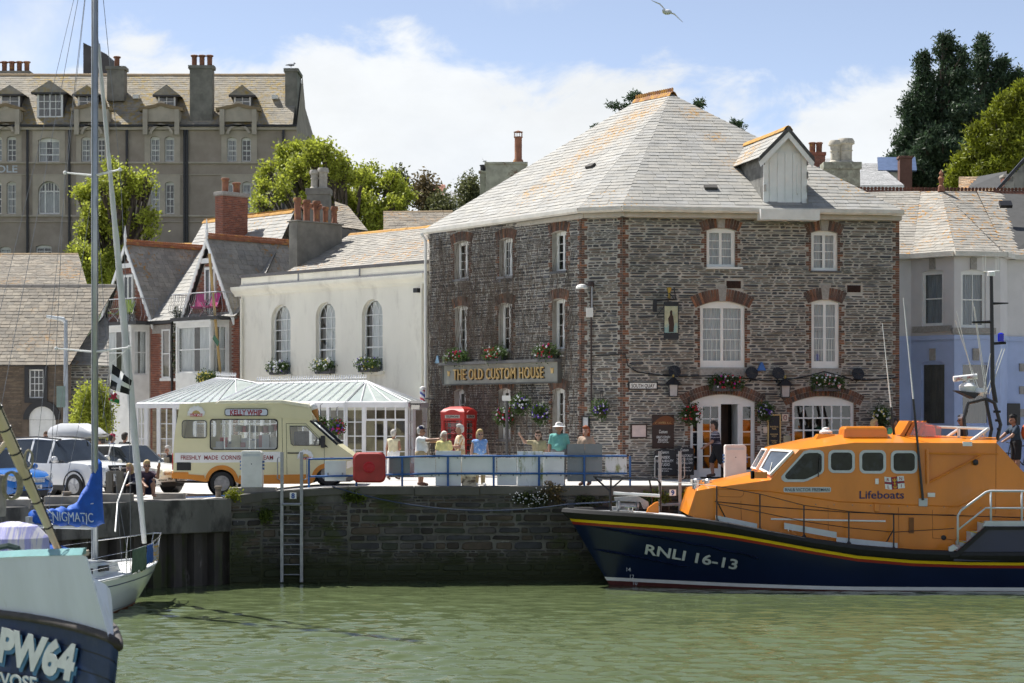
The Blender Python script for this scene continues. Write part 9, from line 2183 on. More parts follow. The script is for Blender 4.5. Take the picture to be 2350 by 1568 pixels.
def person(label,u,Y,H,yaw=0,z=None,skin=SKIN,top=None,sleeve=1,low=None,ltype='trousers',shoes=None,hair=None,long=0,hat=None,glasses=False,armA=None,armB=None,legA=None,legB=None,fat=0.0,lean=0.0,hips=.52,res=.017,turn=0.0,group=None,face=True):
 """faces the camera at yaw 0; A is the viewer's left side then; directions are in the body's own frame (forward is -y)"""
 x=XU(u,Y);z=gz(x,Y)if z is None else z;r=thing('person',label,'person',(x,Y,z),math.radians(yaw),group,world=False)
 h=lambda*p:Vector(p)*H
 base=Vector((0,0,(hips-.52)*H));ln=Matrix.Rotation(math.radians(lean),3,'X')
 def T(p):q=Vector(p)*H-Vector((0,0,.52*H));return ln@q+Vector((0,0,.52*H))+base
 w=.098+.010*fat;C=[];torso=[]
 for s in(-1,1):torso+=[(T((s*.055,0,.76)),T((s*.036,0,.64)),(.055+.010*fat)*H,(.048+.022*fat)*H),(T((s*.036,0,.64)),T((s*.046,.005,.54)),(.048+.022*fat)*H,(.058+.016*fat)*H)]
 torso+=[(T((-w,0,.79)),T((w,0,.79)),.030*H,.030*H),(T((0,-.02,.74)),T((0,-.022-.02*fat,.63)),.058*H,(.048+.028*fat)*H)]
 tn=Matrix.Rotation(math.radians(turn),3,'Z');hd=T((0,-.012,.90))
 def HP(px,py,pz):return hd+tn@(Vector((px,py,pz))*H)
 C+=torso+[(T((0,.0,.79)),HP(0,.01,-.01),.032*H,.031*H),(HP(0,.008,.012),HP(0,.005,.045),.050*H,.054*H),(HP(0,-.022,-.018),HP(0,-.01,.02),.032*H,.044*H),(HP(0,-.052,.012),HP(0,-.066,.0),.007*H,.010*H),(HP(-.054,.008,.012),HP(-.056,.01,.0),.010*H,.008*H),(HP(.054,.008,.012),HP(.056,.01,.0),.010*H,.008*H)]
 sl=[];ends={}
 for s,arm in((-1,armA),(1,armB)):
  d0,d1=arm or((s*.24,.03,-1),(s*.10,-.22,-1));d0,d1=Vector(d0).normalized(),Vector(d1).normalized()
  a=T((s*w,0,.79));e=a+d0*.165*H;wr=e+d1*.145*H;C+=[(a,e,.036*H,.026*H),(e,wr,.027*H,.019*H)]
  sl+=[(a,a+(e-a)*(.62 if sleeve==1 else 1),.043*H,.040*H)]if sleeve else[]
  if sleeve==2:sl+=[(e,e+(wr-e)*.95,.034*H,.028*H)]
  pm=wr+d1*.045*H;sd=d1.cross(Vector((0,0,1)));sd=sd.normalized()if sd.length>.1 else Vector((1,0,0));C.append((wr,pm,.018*H,.020*H));dn=d1.cross(sd).normalized()
  for q,(o,l)in enumerate(((-.016,.036),(-.005,.042),(.006,.039),(.016,.030))):k0=pm+sd*o*H;k1=k0+d1*l*.55*H;C+=[(k0,k1,.0075*H,.007*H),(k1,k1+(d1-dn*.5).normalized()*l*.5*H,.007*H,.0055*H)]
  C.append((wr+d1*.012*H+sd*.014*H,wr+d1*.04*H+sd*.036*H,.009*H,.007*H));ends[s]=pm+d1*.03*H
 lg=[];ft=[]
 for s,leg in((-1,legA),(1,legB)):
  d0,d1=leg or((s*.03,-.02,-1),(s*.01,.04,-1));d0,d1=Vector(d0).normalized(),Vector(d1).normalized();a=Vector((s*.052*H,0,.51*H))+base;kn=a+d0*.235*H;an=kn+d1*.225*H;cf=kn+d1*.07*H
  C+=[(a,kn,(.060+.01*fat)*H,.040*H),(kn,cf,.039*H,.039*H),(cf,an,.038*H,.023*H)];fd=Vector((s*.15,-1,0));fd=(fd-d1*fd.dot(d1)*.6).normalized();C.append((an-fd*.01*H,an+fd*.085*H-Vector((0,0,.018*H)),.025*H,.018*H));ft.append((an-fd*.015*H-Vector((0,0,.006*H)),an+fd*.09*H-Vector((0,0,.022*H)),.031*H,.025*H))
  lg+=[(a+Vector((0,0,.03*H)),a,(.064+.014*fat)*H,(.068+.01*fat)*H),(a,kn if ltype=='trousers' else a+(kn-a)*.92,(.068+.01*fat)*H,(.050 if ltype=='trousers' else .058)*H)]
  if ltype=='trousers':lg.append((kn,an,.049*H,.036*H))
 blend_mesh('body',C,skin,r,res*.8)
 if top:blend_mesh('shirt',[(a,b,p+.010*H,q+.010*H)for a,b,p,q in torso]+sl,top,r,res)
 if low and ltype!='skirt':blend_mesh('trousers' if ltype=='trousers' else 'shorts',lg+[(T((-.05,.0,.545)),T((.05,0,.545)),(.072+.016*fat)*H,(.072+.016*fat)*H)],low,r,res)
 if low and ltype=='skirt':G().loft([[base+Vector((math.cos(t)*rx*H,math.sin(t)*rx*.75*H,zz*H))for t in[k*math.pi/8 for k in range(16)]]for rx,zz in((.085,.60),(.105,.53),(.125,.40),(.14,.28))]).build('skirt',low,r,smooth=True)
 if shoes:
  for q in ft:blend_mesh('shoe',[q],shoes,r,res)
 if hair:
  hc=[(HP(0,.020,.052),HP(0,.004,.070),.056*H,.052*H),(HP(0,.030,.01),HP(0,.028,.05),.050*H,.054*H),(HP(-.02,-.03,.085),HP(.02,-.03,.085),.024*H,.024*H)]
  if long:hc+=[(HP(s*.035,.028,.03),HP(s*.04,.03,-.03-.05*long),.032*H,.026*H)for s in(-1,1)]+[(HP(0,.04,.03),HP(0,.045,-.04-.05*long),.036*H,.03*H)]
  blend_mesh('hair',hc,hair,r,res)
 if hat:
  kind,m=hat;g=G();c=HP(0,.004,.055);g.lathe(c,[(.060*H,0),(.061*H,.02*H),(.052*H,.048*H),(.02*H,.062*H),(.001,.064*H)],14)
  if kind=='brim':g.lathe(c,[(.062*H,.0),(.105*H,-.014*H),(.105*H,-.010*H),(.06*H,.006*H)],16)
  if kind=='cap':d=tn@Vector((0,-1,0));s=tn@Vector((1,0,0));g.prism([c+s*.045*H+d*.035*H,c+s*.04*H+d*.095*H,c-s*.04*H+d*.095*H,c-s*.045*H+d*.035*H],(0,0,.008*H))
  if kind=='helmet':
   for q in(-.03,0,.03):g.tube([c+tn@Vector((q*H,-.05*H,.03*H)),c+tn@Vector((q*H,0,.07*H)),c+tn@Vector((q*H,.06*H,.03*H))],.012*H,5)
  g.build('hat',m,r,smooth=True,autos=50)
 if face:
  g=G()
  for s in(-1,1):
   if glasses:g.ball(HP(s*.021,-.050,.018),(.017*H,.010*H,.012*H),7,5)
   else:g.ball(HP(s*.020,-.048,.018),.006*H,6,4)
  if glasses:g.tube([HP(-.05,.0,.022),HP(-.035,-.047,.022),HP(.035,-.047,.022),HP(.05,0,.022)],.004*H,4)
  g.build('sunglasses' if glasses else 'eyes',M_BLACK,r);g=G();g.tube([HP(-.013,-.049,-.022),HP(.013,-.049,-.022)],.004*H,4);g.build('mouth',mk('lips',(.30,.11,.10),.6),r)
 return r,ends
struct(G().box(9.2,24,61.0,64.6,ZQ-.1,ZQ+.26).build('pavement',M_CONC,bevel=.03))
def people():
 H_GR,H_BL,H_BR,H_RD,H_DK=(mk('hair_'+n,c,.8,.2,12)for n,c in(('grey',(.45,.43,.40)),('blond',(.45,.33,.16)),('brown',(.07,.04,.025)),('red',(.28,.07,.02)),('dark',(.03,.025,.02))))
 tee=cloth('white',(.76,.76,.76));navy=cloth('navy',(.015,.02,.06));blk=cloth('black',(.015,.015,.018));beige=cloth('beige',(.40,.31,.18));sand=mk('sandal',(.10,.045,.03),.7)
 person('man in white T-shirt and dark cap pointing along the quay',966,58.75,1.76,78,top=tee,low=beige,ltype='shorts',shoes=sand,hair=H_GR,hat=('cap',navy),glasses=True,armA=((-.25,-1,-.12),(0,-1,.12)),armB=((.1,-.9,-.25),(0,-1,.05)),fat=1.0)
 person('white haired woman in a pale yellow top at the railing',1019,58.8,1.60,25,skin=SKIN2,top=cloth('yellow',(.74,.67,.28)),sleeve=1,low=tee,hair=mk('hair_white',(.72,.68,.6),.8,.1,12),long=.3,fat=1.2,shoes=sand)
 r,e=person('older man in a checked shirt holding a navy jacket',1056,60.6,1.80,-80,top=mk('check_shirt',(.62,.55,.42),.9,.15,12,col2=(.50,.30,.14),c2=(.52,.56),c2scale=9),low=beige,shoes=sand,hair=H_GR,armA=((-.1,-.2,-1),(.1,-1,.1)),armB=((.1,-.2,-1),(-.2,-1,.0)),fat=.6)
 g=G();c=Vector((0,-.36,1.05));g.ball(c,(.17,.13,.2),10,8);g.ball(c+Vector((.05,0,-.2)),(.13,.1,.17),10,8);o=g.build('jacket',cloth('jacket_blue',(.012,.025,.15)),smooth=True);o.location=r.location;o.rotation_euler=r.rotation_euler;tag(o,'folded navy jacket held by the man in the checked shirt','jacket')
 person('blond woman in sunglasses and blue print dress top',1101,58.8,1.66,18,skin=SKIN2,top=cloth('blue_print',(.20,.36,.70),col2=(.6,.68,.8),c2=(.54,.6),c2scale=14),sleeve=0,low=beige,shoes=tee,hair=H_BL,glasses=True,long=.2,fat=1.0)
 person('woman in cream vest walking away past the conservatory',903,64.6,1.62,160,top=cloth('cream',(.66,.60,.42)),sleeve=0,low=tee,shoes=sand,hair=H_GR,armA=((-.3,.1,-1),(.6,-.5,-.5)),legA=((-.05,-.25,-1),(0,.15,-1)),legB=((.05,.2,-1),(0,.3,-1)),fat=.4,face=False)
 person('woman in sunglasses and olive top pointing out over the water',1236,59.5,1.62,-8,skin=SKIN2,top=cloth('olive',(.36,.31,.19)),low=navy,shoes=sand,hair=H_BR,long=.6,glasses=True,armA=((-.75,-.45,.05),(-.4,-.6,.75)),lean=6,fat=.5)
 person('tall bearded man in a teal shirt and white brimmed hat',1283,58.9,1.86,0,top=cloth('teal',(.16,.42,.38)),low=cloth('grey',(.2,.2,.2)),shoes=sand,hair=H_GR,hat=('brim',tee),fat=1.1,skin=SKIN)
 person('red haired woman in a beige knitted jumper',1345,59.2,1.76,-30,skin=SKIN2,top=cloth('knit',(.42,.31,.23)),sleeve=2,low=cloth('jean',(.06,.09,.16)),shoes=sand,hair=H_RD,long=.8,armA=((-.35,.1,-1),(.8,-.7,-.1)),armB=((.35,.1,-1),(-.8,-.7,-.1)))
 person('man in a striped polo shirt and dark shorts striding past the inn door',1646,64.2,1.84,-88,z=ZQ+.06,top=cloth('stripe',(.02,.02,.04),stretch=(.2,.2,9),col2=(.35,.33,.38),c2=(.55,.58),c2scale=1.6),low=blk,ltype='shorts',shoes=mk('brown_shoe',(.08,.055,.04),.7),hair=H_DK,lean=8,legA=((-.03,-.42,-1),(0,.1,-1)),legB=((.03,.28,-1),(0,.75,-1)),armA=((-.15,.45,-1),(-.1,.0,-1)),armB=((.15,-.5,-1),(.0,-.9,-.6)),fat=.6)
 person('blond woman with pinned up hair behind the lifeboat roof',2006,62.5,1.70,70,z=ZQ+.26,skin=SKIN2,top=navy,low=navy,hair=H_BL,long=.2,turn=20)
 person('man in green shirt and black cap behind the lifeboat',2050,62.0,1.74,110,z=ZQ+.26,top=cloth('green',(.10,.42,.20)),low=navy,hair=H_DK,hat=('cap',blk),fat=1.0)
 person('cyclist in white helmet and sunglasses behind the radar mast',2207,62.0,1.82,-70,z=ZQ+.26,top=blk,low=blk,hair=H_DK,hat=('helmet',tee),glasses=True)
 person('cyclist in dark shirt and helmet at the right edge',2332,61.3,1.84,-75,z=ZQ+.26,top=cloth('slate_blue',(.03,.05,.08)),low=blk,ltype='shorts',shoes=blk,hair=H_DK,hat=('helmet',blk),glasses=True,armA=((-.1,-.7,-.7),(0,-.8,-.6)),armB=((.1,-.6,-.8),(0,-.9,-.5)),lean=8)
 c=V(2336,992,61.2);g=G();g.ball(c+Vector((.22,.0,.0)),(.12,.16,.24),10,8);one('rucksack',g,cloth('orange',(.55,.10,.02)),'orange rucksack on the back of the cyclist at the right edge','rucksack',smooth=True)
# a bicycle pushed by the right cyclist
 b=V(2310,1100,61.5);b.z=ZQ+.26;r=thing('bicycle','black bicycle pushed by the cyclist at the right edge','bicycle',b)
 for dx in(0,1.05):
  cc=b+Vector((dx,0,.34));w=G();w.tube([cc+Vector((.33*math.cos(t),0,.33*math.sin(t)))for t in[k*math.pi/10 for k in range(21)]],.018,5);w.tube([cc-Vector((.33,0,0)),cc+Vector((.33,0,0))],.003,3);w.tube([cc-Vector((0,0,.33)),cc+Vector((0,0,.33))],.003,3);w.build('wheel',M_RUBBER,r)
 f=G();q=lambda x,z:b+Vector((x,0,z))
 for p0,p1 in((q(0,.34),q(.12,.95)),(q(.1,.85),q(.65,.9)),(q(.12,.8),q(.5,.3)),(q(.5,.3),q(.68,.95)),(q(.5,.3),q(1.05,.34)),(q(.65,.85),q(1.05,.34))):f.tube([p0,p1],.018,5)
 f.build('frame',M_BLACK,r);g=G();g.tube([q(.05,1.0)+Vector((0,-.25,0)),q(.12,.97),q(.05,1.0)+Vector((0,.25,0))],.015,5);g.build('handlebar',M_BLACK,r);g=G();g.ball(q(.68,.98),(.13,.06,.04),8,5);g.build('saddle',M_BLACK,r)
# sitting and waiting by the cars
 st=dict(hips=.11,legA=((-.10,-.62,.62),(.0,-.30,-1)),legB=((.10,-.62,.55),(.0,-.25,-1)))
 z0=2.62
 r,e=person('man in sunglasses eating an ice cream on the quay edge',334,56.1,1.78,22,z=2.56,top=cloth('plum',(.05,.03,.05)),low=navy,ltype='shorts',hair=H_BL,glasses=True,armA=((-.15,-.75,-.65),(.3,-.75,-.4)),armB=((.25,-.8,-.3),(.05,-.35,.9)),lean=16,**st)
 p=r.matrix_basis@e[1]if False else r.location+Matrix.Rotation(math.radians(22),3,'Z')@e[1];ic=thing('ice_cream_cone','ice cream cone in the raised hand of the seated man','ice cream',p);G().lathe(p,[(.008,-.08),(.032,.04),(.02,.04)],8).build('wafer',mk('wafer',(.40,.18,.05),.7,.2,20),ic);G().lathe(p+Z_*.04,[(.034,0),(.036,.03),(.02,.06),(.002,.09)],10).build('scoop',M_WHITE,ic,smooth=True)
 person('companion in a striped top sitting behind the ice cream eater',306,56.35,1.66,-15,z=2.56,top=cloth('hoops',(.62,.60,.56),stretch=(.2,.2,9),col2=(.03,.03,.05),c2=(.5,.53),c2scale=1.5),sleeve=2,low=blk,hair=H_BL,long=.4,lean=22,armA=((-.2,-.7,-.7),(.2,-.9,-.2)),armB=((.2,-.7,-.7),(-.2,-.9,-.2)),**st)
 sit=dict(hips=.33,legA=((-.06,-1,-.05),(0,.1,-1)),legB=((.06,-1,-.05),(0,.1,-1)))
 person('boy in turquoise top and black hat at the cafe table',321,68.4,1.6,40,top=cloth('turquoise',(.03,.36,.55)),low=navy,hair=H_DK,hat=('brim',blk),z=2.45,skin=SKIN2,armB=((.2,-.5,-.8),(.2,-1,0)),**sit)
 person('grey haired woman in black seated at the cafe table',386,67.6,1.66,-55,top=blk,low=cloth('jean',(.06,.09,.16)),ltype='shorts',hair=H_GR,long=.5,glasses=True,z=2.47,armA=((-.2,-.5,-.8),(.4,-.5,.8)),**sit)
 person('man in red cap and blue shirt by the conservatory corner',257,69.6,1.76,120,top=cloth('denim_blue',(.13,.18,.30)),sleeve=2,low=cloth('jean',(.06,.09,.16)),hair=H_DK,hat=('cap',cloth('crimson',(.35,.01,.05))))
 person('person in black T-shirt and jeans behind the furled sail',286,69.2,1.80,150,top=blk,low=cloth('jean',(.06,.09,.16)),hair=H_DK,face=False)
 person('man in sunglasses and navy shirt behind the white SUV',107,66.4,1.86,10,top=navy,low=blk,hair=H_BR,glasses=True)
 person('boy in a grey cap behind the roof of the SUV',60,66.0,1.68,15,top=cloth('grey',(.2,.2,.2)),low=blk,hat=('cap',cloth('cap_grey',(.22,.23,.25))),hair=H_BR)
 person('curly dark haired woman behind the mast',232,66.8,1.60,20,top=cloth('white',(.76,.76,.76)),low=blk,hair=H_BR,long=.5)
people()
# ================================================================ PLANTS AND TREES
def leaf_cloud(name,centres,radii,n,size,mat,parent=None,seed=1,squash=1.0,up=0.0,aspect=.6,clump=14,spread=.35,shell=.55):
 """many small leaf faces gathered in sprays through a set of blobs"""
 r=np.random.default_rng(seed);C=np.array([tuple(c)for c in centres],float);R=np.array([(q,q,q)if np.isscalar(q)else q for q in radii],float);wgt=R.prod(1)**(2/3);wgt/=wgt.sum()
 m=max(1,n//clump);b=r.choice(len(C),m,p=wgt);d=r.normal(size=(m,3));d/=np.linalg.norm(d,axis=1)[:,None];rad=(shell+(1-shell)*r.random(m)**.5)[:,None]*r.uniform(.8,1.08,(m,1))
 sp=C[b]+d*rad*R[b];P=np.repeat(sp,clump,0)+r.normal(size=(m*clump,3))*spread*np.array([1,1,squash]);N=len(P)
 A=r.normal(size=(N,3));A[:,2]+=up;A+=np.repeat(d,clump,0)*.6;A/=np.linalg.norm(A,axis=1)[:,None];B=np.cross(A,r.normal(size=(N,3)));B/=np.linalg.norm(B,axis=1)[:,None]
 s=(size*r.uniform(.6,1.35,N))[:,None];A=A*s;B=B*s*aspect*.5;v=np.stack([P,P+A*.5+B,P+A,P+A*.5-B],1).reshape(-1,3);f=np.arange(4*N).reshape(-1,4)
 me=np_mesh(name,v,f,mat);o=bpy.data.objects.new(name,me);COL.objects.link(o)
 if parent is not None:attach(o,parent)
 return o
def leafmat(n,c,trans=.35,rnd=.35):return mk('leaf_'+n,c,.6,.25,.9,rnd=rnd,trans=trans)
def tree(name,label,base,top_z,blobs,n,size,mat,seed,bark=None,**k):
 r=thing(name,label,'tree',base);base=Vector(base);bk=bark or mk('bark',(.09,.07,.055),.9,.3,4);g=G();rr=random.Random(seed);C=[Vector(b[:3])for b in blobs];cen=sum(C,Vector())/len(C)
 mid=base+(Vector((cen.x,cen.y,top_z))-base)*.45;h=top_z-base.z
 g.tube([base,base+(mid-base)*.5+Vector((rr.uniform(-.3,.3),0,0)),mid,mid+(Vector((cen.x,cen.y,top_z))-mid)*.7],[h*.035,h*.03,h*.022,h*.008],8);g.build('trunk',bk,r,smooth=True);lb=G()
 for c in C:
  a=base+(mid-base)*rr.uniform(.6,1.0);lb.tube([a,a+(c-a)*.5+Vector((rr.uniform(-.4,.4),rr.uniform(-.4,.4),.3)),c],[h*.014,h*.009,h*.004],5)
  for q in range(3):lb.tube([c+(a-c)*.2,c+Vector((rr.uniform(-1,1),rr.uniform(-1,1),rr.uniform(-.3,1)))*.7*(b_[3]if(b_:=blobs[C.index(c)])and np.isscalar(b_[3])else b_[3][0])],[h*.005,h*.002],4)
 lb.build('limbs',bk,r,smooth=True);leaf_cloud('crown',C,[b[3]for b in blobs],n,size,mat,r,seed,**k);return r
def blobs_px(Y,L,dy=1.2,seed=0):
 rr=random.Random(seed);s=Y/F;return[(*V(u,v,Y+rr.uniform(-dy,dy)),r*s)for u,v,r in L]
def sub_blobs(B_,seed,k=5,f=.34):
 r=random.Random(seed);o=[]
 for x,y,z,q in B_:
  for i in range(k):
   a,c=r.uniform(0,6.283),r.uniform(-1,1);s=math.sqrt(1-c*c);d=q*r.uniform(.55,.85);o.append((x+s*math.cos(a)*d,y+s*math.sin(a)*d,z+c*d,q*f*r.uniform(.7,1.2)))
 return o
def trees():
 LG=leafmat('lime',(.36,.40,.055),.45,.5)
 L1=[(270,420,42),(225,425,35),(190,460,36),(240,480,50),(310,440,38),(325,520,40),(280,530,52),(215,540,45),(190,580,35),(240,600,52),(300,590,50),(335,415,22),(250,385,22),(200,620,36),(260,640,40),(320,620,30)]
 tree('lime_tree','lime green leafy tree in front of the hotel at left',(XU(255,108),108,7),ZV(375,108),sub_blobs(blobs_px(108,L1,1.5,1),1),22000,.19,LG,2,spread=.20,up=.3,clump=22,shell=.15)
 L2=[(640,400,48),(690,375,48),(745,370,50),(800,385,50),(850,410,48),(895,430,42),(620,440,40),(690,430,55),(760,430,60),(830,455,58),(895,475,40),(600,480,25),(790,490,48),(860,505,46),(735,345,22),(925,450,22),(655,360,24),(870,525,30),(940,512,20)]
 tree('lime_tree','broad lime green tree above the white house roof',(XU(770,112),112,7),ZV(350,112),sub_blobs(blobs_px(112,L2,2,2),2),30000,.19,LG,3,spread=.20,up=.3,clump=22,shell=.15)
 DK=leafmat('dark_conifer',(.05,.085,.04),.25,.5);GD=leafmat('gold_conifer',(.22,.25,.018),.3,.4);DT=leafmat('dull_green',(.13,.14,.055),.35)
 def conifer(nm,lab,Y,spires,mat,n,seed,size=.26,base_z=14,plume=.20):
  r=random.Random(seed);B_=[];s=Y/F
  for(u,vt,vb,wu)in spires:
   k=int((vb-vt)/11)
   for i in range(k):
    t=(i+.5)/k;wdt=wu*(t**.65)*(.55+.6*r.random());v=vt+(vb-vt)*t
    for q in range(2+int(4*t)):
     a=r.uniform(0,6.283);c=V(u,v+r.uniform(-6,6),Y)
     for j in(.25,.6,.95):rr_=wdt*s*j;w_=max(.22,wdt*s*.20*(1.15-.6*j));B_.append((c.x+math.cos(a)*rr_,c.y+math.sin(a)*rr_*.9,c.z+.30*rr_*j,(w_,w_,w_*.8)))
  u=sum(q[0]for q in spires)/len(spires);b=(XU(u,Y),Y,base_z);root=thing(nm,lab,'tree',b)
  g=G()
  for(u,vt,vb,wu)in spires:g.tube([Vector(b)+Vector((XU(u,Y)-b[0],0,0))*.6,V(u,(vt+vb)/2,Y),V(u,vt+10,Y)],[.5,.3,.04],7)
  g.build('trunk',mk('bark',(.09,.07,.055),.9,.3,4),root);lb=G()
  for q in B_[::2]:c=Vector(q[:3]);lb.tube([Vector((XU(spires[0][0],Y)*.3+c.x*.7,Y*.3+c.y*.7,c.z-.5)),c],[.07,.03],4)
  stuff(lb.build('limbs',mk('bark',(.09,.07,.055),.9,.3,4),root))
  leaf_cloud('crown',[q[:3]for q in B_],[q[3]for q in B_],n,size,mat,root,seed,up=.7,aspect=.35,clump=16,spread=plume,squash=.8,shell=.1)
 conifer('dark_conifer','tall dark green conifer with several spires at the right',130,[(2163,82,440,128),(2120,122,330,42),(2205,120,330,42),(2085,225,440,46)],DK,90000,5)
 conifer('dark_conifer','slimmer dark conifer right of the big one',138,[(2256,90,340,62),(2298,136,330,52),(2335,165,330,55),(2375,150,330,40)],DK,60000,6)
 conifer('golden_conifer','bright yellow green conifer at the right edge',112,[(2300,225,430,80),(2345,200,430,70),(2245,290,430,55),(2205,370,430,36)],GD,70000,7,size=.24)
 r=thing('cypress_behind','conifer whose branch tips show behind the inn roof','tree',(XU(1560,118),118,12));B_=[]
 for u,v,w in((1460,218,14),(1435,243,14),(1415,243,10),(1400,242,8),(1448,225,12),(1605,237,10),(1597,245,12),(1690,283,9),(1700,290,8),(1685,292,10),(1365,290,5)):p=V(u,v,118);B_.append((p.x,p.y,p.z,(w*.026*.8,.3,w*.026*.16)))
 G().tube([(XU(1560,118),118,12),V(1555,250,118)],[.6,.1],8).build('trunk',mk('bark',(.09,.07,.055),.9,.3,4),r);g=G()
 for b in B_:g.tube([V(1555,300,118),Vector(b[:3])],[.12,.03],4)
 g.build('limbs',mk('bark',(.09,.07,.055),.9,.3,4),r);leaf_cloud('crown',[b[:3]for b in B_],[b[3]for b in B_],1700,.24,DK,r,9,aspect=.3,spread=.12,squash=.6,shell=.1)
 for k,(u,v,rad,Y,lab,bm)in enumerate(((975,430,26,120,'thin brownish tree right of the big lime tree',None),(1078,432,24,116,'dull green shrub tree left of the pale green chimney',None),(1015,470,24,118,'low dull shrub between the far houses',None),(912,415,16,121,'sparse bronze tree top behind the lime tree',None))):
  L=[(u,v,rad*.7),(u-rad*.6,v+rad*.7,rad*.6),(u+rad*.5,v+rad*.5,rad*.7),(u+rad*.1,v+rad*1.4,rad*.9),(u,v-rad*.8,rad*.35)]
  tree('small_tree',lab,(XU(u,Y),Y,12),ZV(v-rad,Y),blobs_px(Y,L,.5,k),2600,.2,DT if k!=0 else leafmat('bronze',(.17,.13,.06),.3),20+k,spread=.25,shell=.2)
 tree('garden_bush','bright green bush between the yacht mast and the lean-to',(XU(215,72),72,2.4),ZV(885,72),blobs_px(72,[(215,905,26),(200,935,30),(228,935,28),(210,965,32),(235,970,24),(190,975,22)],.4,4),9000,.11,LG,31,spread=.14,up=.3)
 leaf_tag=leaf_cloud('ivy_strand',[FH.p(sH(417),FH.uv(417,720+k*12)[1],.15)for k in range(12)],[.16]*12,1800,.10,leafmat('ivy',(.03,.045,.015),.2),None,33,spread=.08);tag(leaf_tag,'dark ivy strand hanging beside the bay under the pink chairs','ivy')
trees()
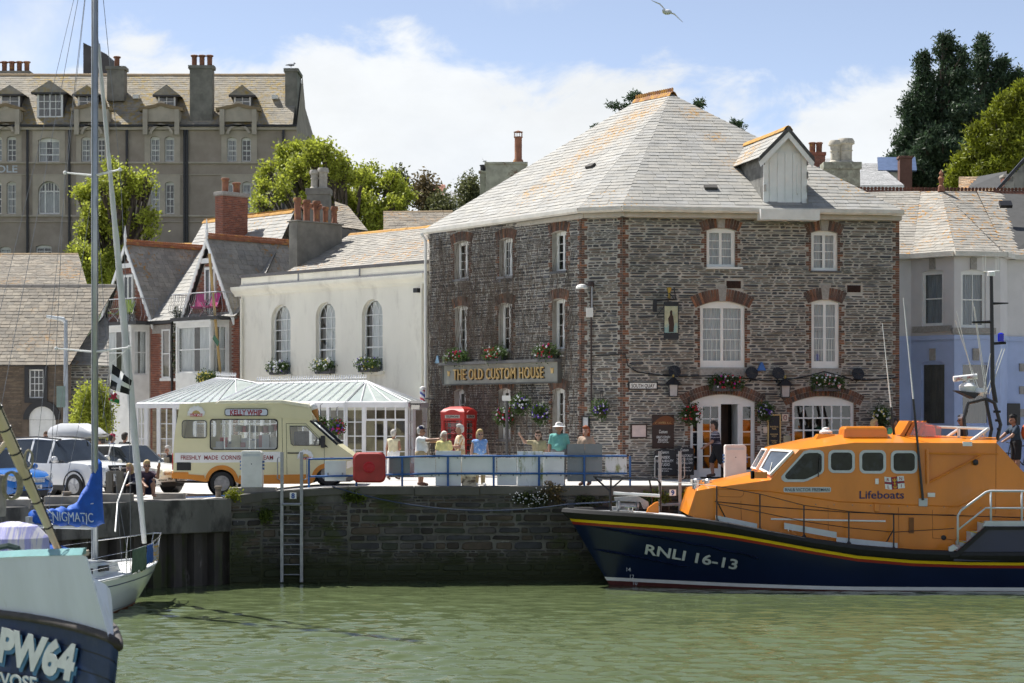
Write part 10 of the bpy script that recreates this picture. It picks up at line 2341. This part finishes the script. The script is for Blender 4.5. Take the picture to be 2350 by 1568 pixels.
def flowers():
 GR=leafmat('basket',(.055,.10,.02),.3);cols={'w':mk('petal_white',(.75,.75,.78),.7),'r':mk('petal_red',(.45,.01,.03),.7),'p':mk('petal_purple',(.12,.05,.40),.7),'m':mk('petal_magenta',(.35,.02,.25),.7),'k':mk('petal_pink',(.65,.25,.28),.7),'y':mk('petal_yellow',(.7,.6,.15),.7)}
 def bunch(root,c,rx,rz,key,n,seed,fn=40,droop=0):
  C=[c+Vector((0,0,-droop*.5*k))for k in range(2)]if droop else[c];leaf_cloud('foliage',C,[(rx,rx*.8,rz)]*len(C),n,.075,GR,root,seed,spread=.07,shell=.25);rr=random.Random(seed)
  for ch in sorted(set(key)):
   g=G()
   for k in range(int(fn*key.count(ch)/len(key))):
    a,b=rr.uniform(0,6.283),rr.uniform(-.5,1);q=math.sqrt(max(0,1-b*b));p=c+Vector((rx*1.02*q*math.cos(a),-abs(rx*q*math.sin(a)),rz*1.02*b-(droop*rr.random()if droop else 0)));s=rr.uniform(.022,.042);g.ball(p,(s,s*.6,s),5,4)
   if g.v:g.build('blossoms',cols[ch],root)
 k=0
 for fr,u,v,rpx,key,lab,d in((FL,1157,955,24,'wmr','hanging basket nearest the telephone box',.45),(FL,1194,927,22,'wpw','highest hanging basket on the creeper wall',.6),(FL,1239,949,22,'wpp','hanging basket above the olive topped woman',.6),(FC,1378,940,19,'wpp','hanging basket on the chamfered inn corner',.4),(FF,1586,952,25,'rwr','hanging basket with red flowers left of the inn door',.4),(FF,1756,945,18,'wp','hanging basket right of the inn door',.4),(FF,2022,958,22,'wy','hanging basket on the inn wall above the cyclists',.4)):
  s,z=fr.uv(u,v,d);c=fr.p(s,z,d);rx=rpx*c.y/F*.85;r=thing('hanging_basket',lab,'hanging basket',c,group='hanging baskets on the inn');k+=1
  G().lathe(c-Z_*rx*.5,[(.05,-.12),(.14,-.05),(.17,.08),(.15,.08)],10).build('basket',mk('basket_moss',(.05,.045,.025),.9),r);g=G();t=c+Z_*(rx+.35);g.tube([c,t],.008,4);g.tube([t,fr.p(s,t.z+.02,.02)],.014,4);g.tube([fr.p(s,t.z-.3,.02),fr.p(s,t.z-.05,d*.6)],.010,4);g.build('bracket',M_BLACK,r);bunch(r,c,rx,rx*1.05,key,1500,40+k,34)
 for u,v,Y,rx,key,lab in((772,977,67.8,.26,'mrp','hanging basket in front of the conservatory doors'),(735,970,67.9,.18,'rm','flower basket behind the van windscreen')):
  c=V(u,v,Y);r=thing('hanging_basket',lab,'hanging basket',c,group='baskets by the conservatory');k+=1;G().lathe(c-Z_*rx*.5,[(.05,-.12),(.14,-.05),(.17,.08),(.15,.08)],10).build('basket',mk('basket_moss',(.05,.045,.025),.9),r);G().tube([c,c+Z_*.6,c+Vector((0,.8,.65))],.012,4).build('bracket',M_BLACK,r);bunch(r,c,rx,rx,key,1500,40+k,40,.2)
 for fr,u,v,w,key,lab,d in((FW_,640,845,20,'wwwp','flower box with white hydrangeas under the left arched window',.15),(FW_,745,842,20,'wwwy','flower box with white flowers under the middle arched window',.15),(FW_,846,838,22,'wwyp','flower box under the right arched window',.15),(FL,1050,820,20,'rrmw','red flower box on the left end of the inn sign',.22),(FL,1140,814,18,'rrw','red flower box in the middle of the inn sign',.22),(FL,1256,810,20,'rrwm','red flower box at the right end of the inn sign',.22),(FF,1667,880,32,'rrwm','flower box with red flowers over the inn door',.2),(FF,1898,880,30,'wwwk','flower box with white flowers over the pub window',.2),(FH,478,868,22,'yy','brown flower box with yellow flowers below the bay',.9)):
  s,z=fr.uv(u,v,d);c=fr.p(s,z,d);hw=w*c.y/F/1.0*(1.35 if fr in(FL,FW_,FH)else 1);r=thing('flower_box',lab,'flower box',c-Z_*.15,group='flower boxes');k+=1
  G().fbox(fr,s-hw,s+hw,z-.26,z-.06,d-.12,d+.12).build('trough',mk('trough_grey',(.10,.10,.11),.8)if fr is not FH else mk('trough_wood',(.15,.07,.04),.8),r);cs=[fr.p(s+hw*q,z+.05*(1-abs(q)),d+.04)for q in(-.8,-.3,.3,.8)];leaf_cloud('foliage',cs,[(.22,.22,.20)]*4,1700,.07,GR,r,60+k,spread=.07,shell=.2);rr=random.Random(k)
  for ch in sorted(set(key)):
   g=G();big=1.5 if key.startswith('www')and ch=='w' and fr is FW_ else 1
   for q in range(int(34*key.count(ch)/len(key))):p=fr.p(s+rr.uniform(-1,1)*hw,z+rr.uniform(-.15,.28),d+.06+rr.uniform(.05,.2));t=rr.uniform(.025,.045)*big;g.ball(p,t,5,4)
   if g.v:g.build('blossoms',cols[ch],r)
# weeds and wall flowers on the quay face
 WD=leafmat('weed',(.10,.14,.02),.3)
 for k,(u,v,w,h,n,lab,m)in enumerate(((608,1185,.22,.2,700,'green weed clump on the wall left of the ladder',WD),(812,1142,.35,.2,900,'green weed clump under the lifebuoy case',WD),(1220,1146,.55,.22,1300,'patch of white flowering weeds on the quay wall',leafmat('weed_dark',(.05,.07,.02),.3)),(1265,1132,.45,.3,900,'dry brown weeds on the quay wall top',leafmat('dry_weed',(.16,.12,.05),.3)),(1345,1152,.5,.18,900,'dark moss hanging behind the lifeboat bow',leafmat('moss',(.04,.05,.012),.2)),(535,1136,.22,.14,500,'yellow green weeds at the corner of the wall',leafmat('weed_y',(.22,.24,.02),.3)),(1580,1145,.28,.35,700,'yellow weeds behind the lifeboat coaming',leafmat('weed_y',(.22,.24,.02),.3)),(1500,1145,.5,.3,1100,'green weeds on the wall behind the lifeboat gantry',WD))):
  Y=edge_y(XU(u,57.8))-.06;c=V(u,v,Y);o=leaf_cloud('wall_weeds',[c],[(w,.08,h)],n,.07,m,None,80+k,spread=.05,shell=.1,up=.5);tag(o,lab,'weeds','weeds growing on the quay wall')
  if k==2:
   g=G();rr=random.Random(8)
   for q in range(70):g.ball(c+Vector((rr.gauss(0,.35),-.12,rr.gauss(0,.13))),.017,5,4)
   stuff(g.build('white_blossoms',cols['w'],o))
flowers()
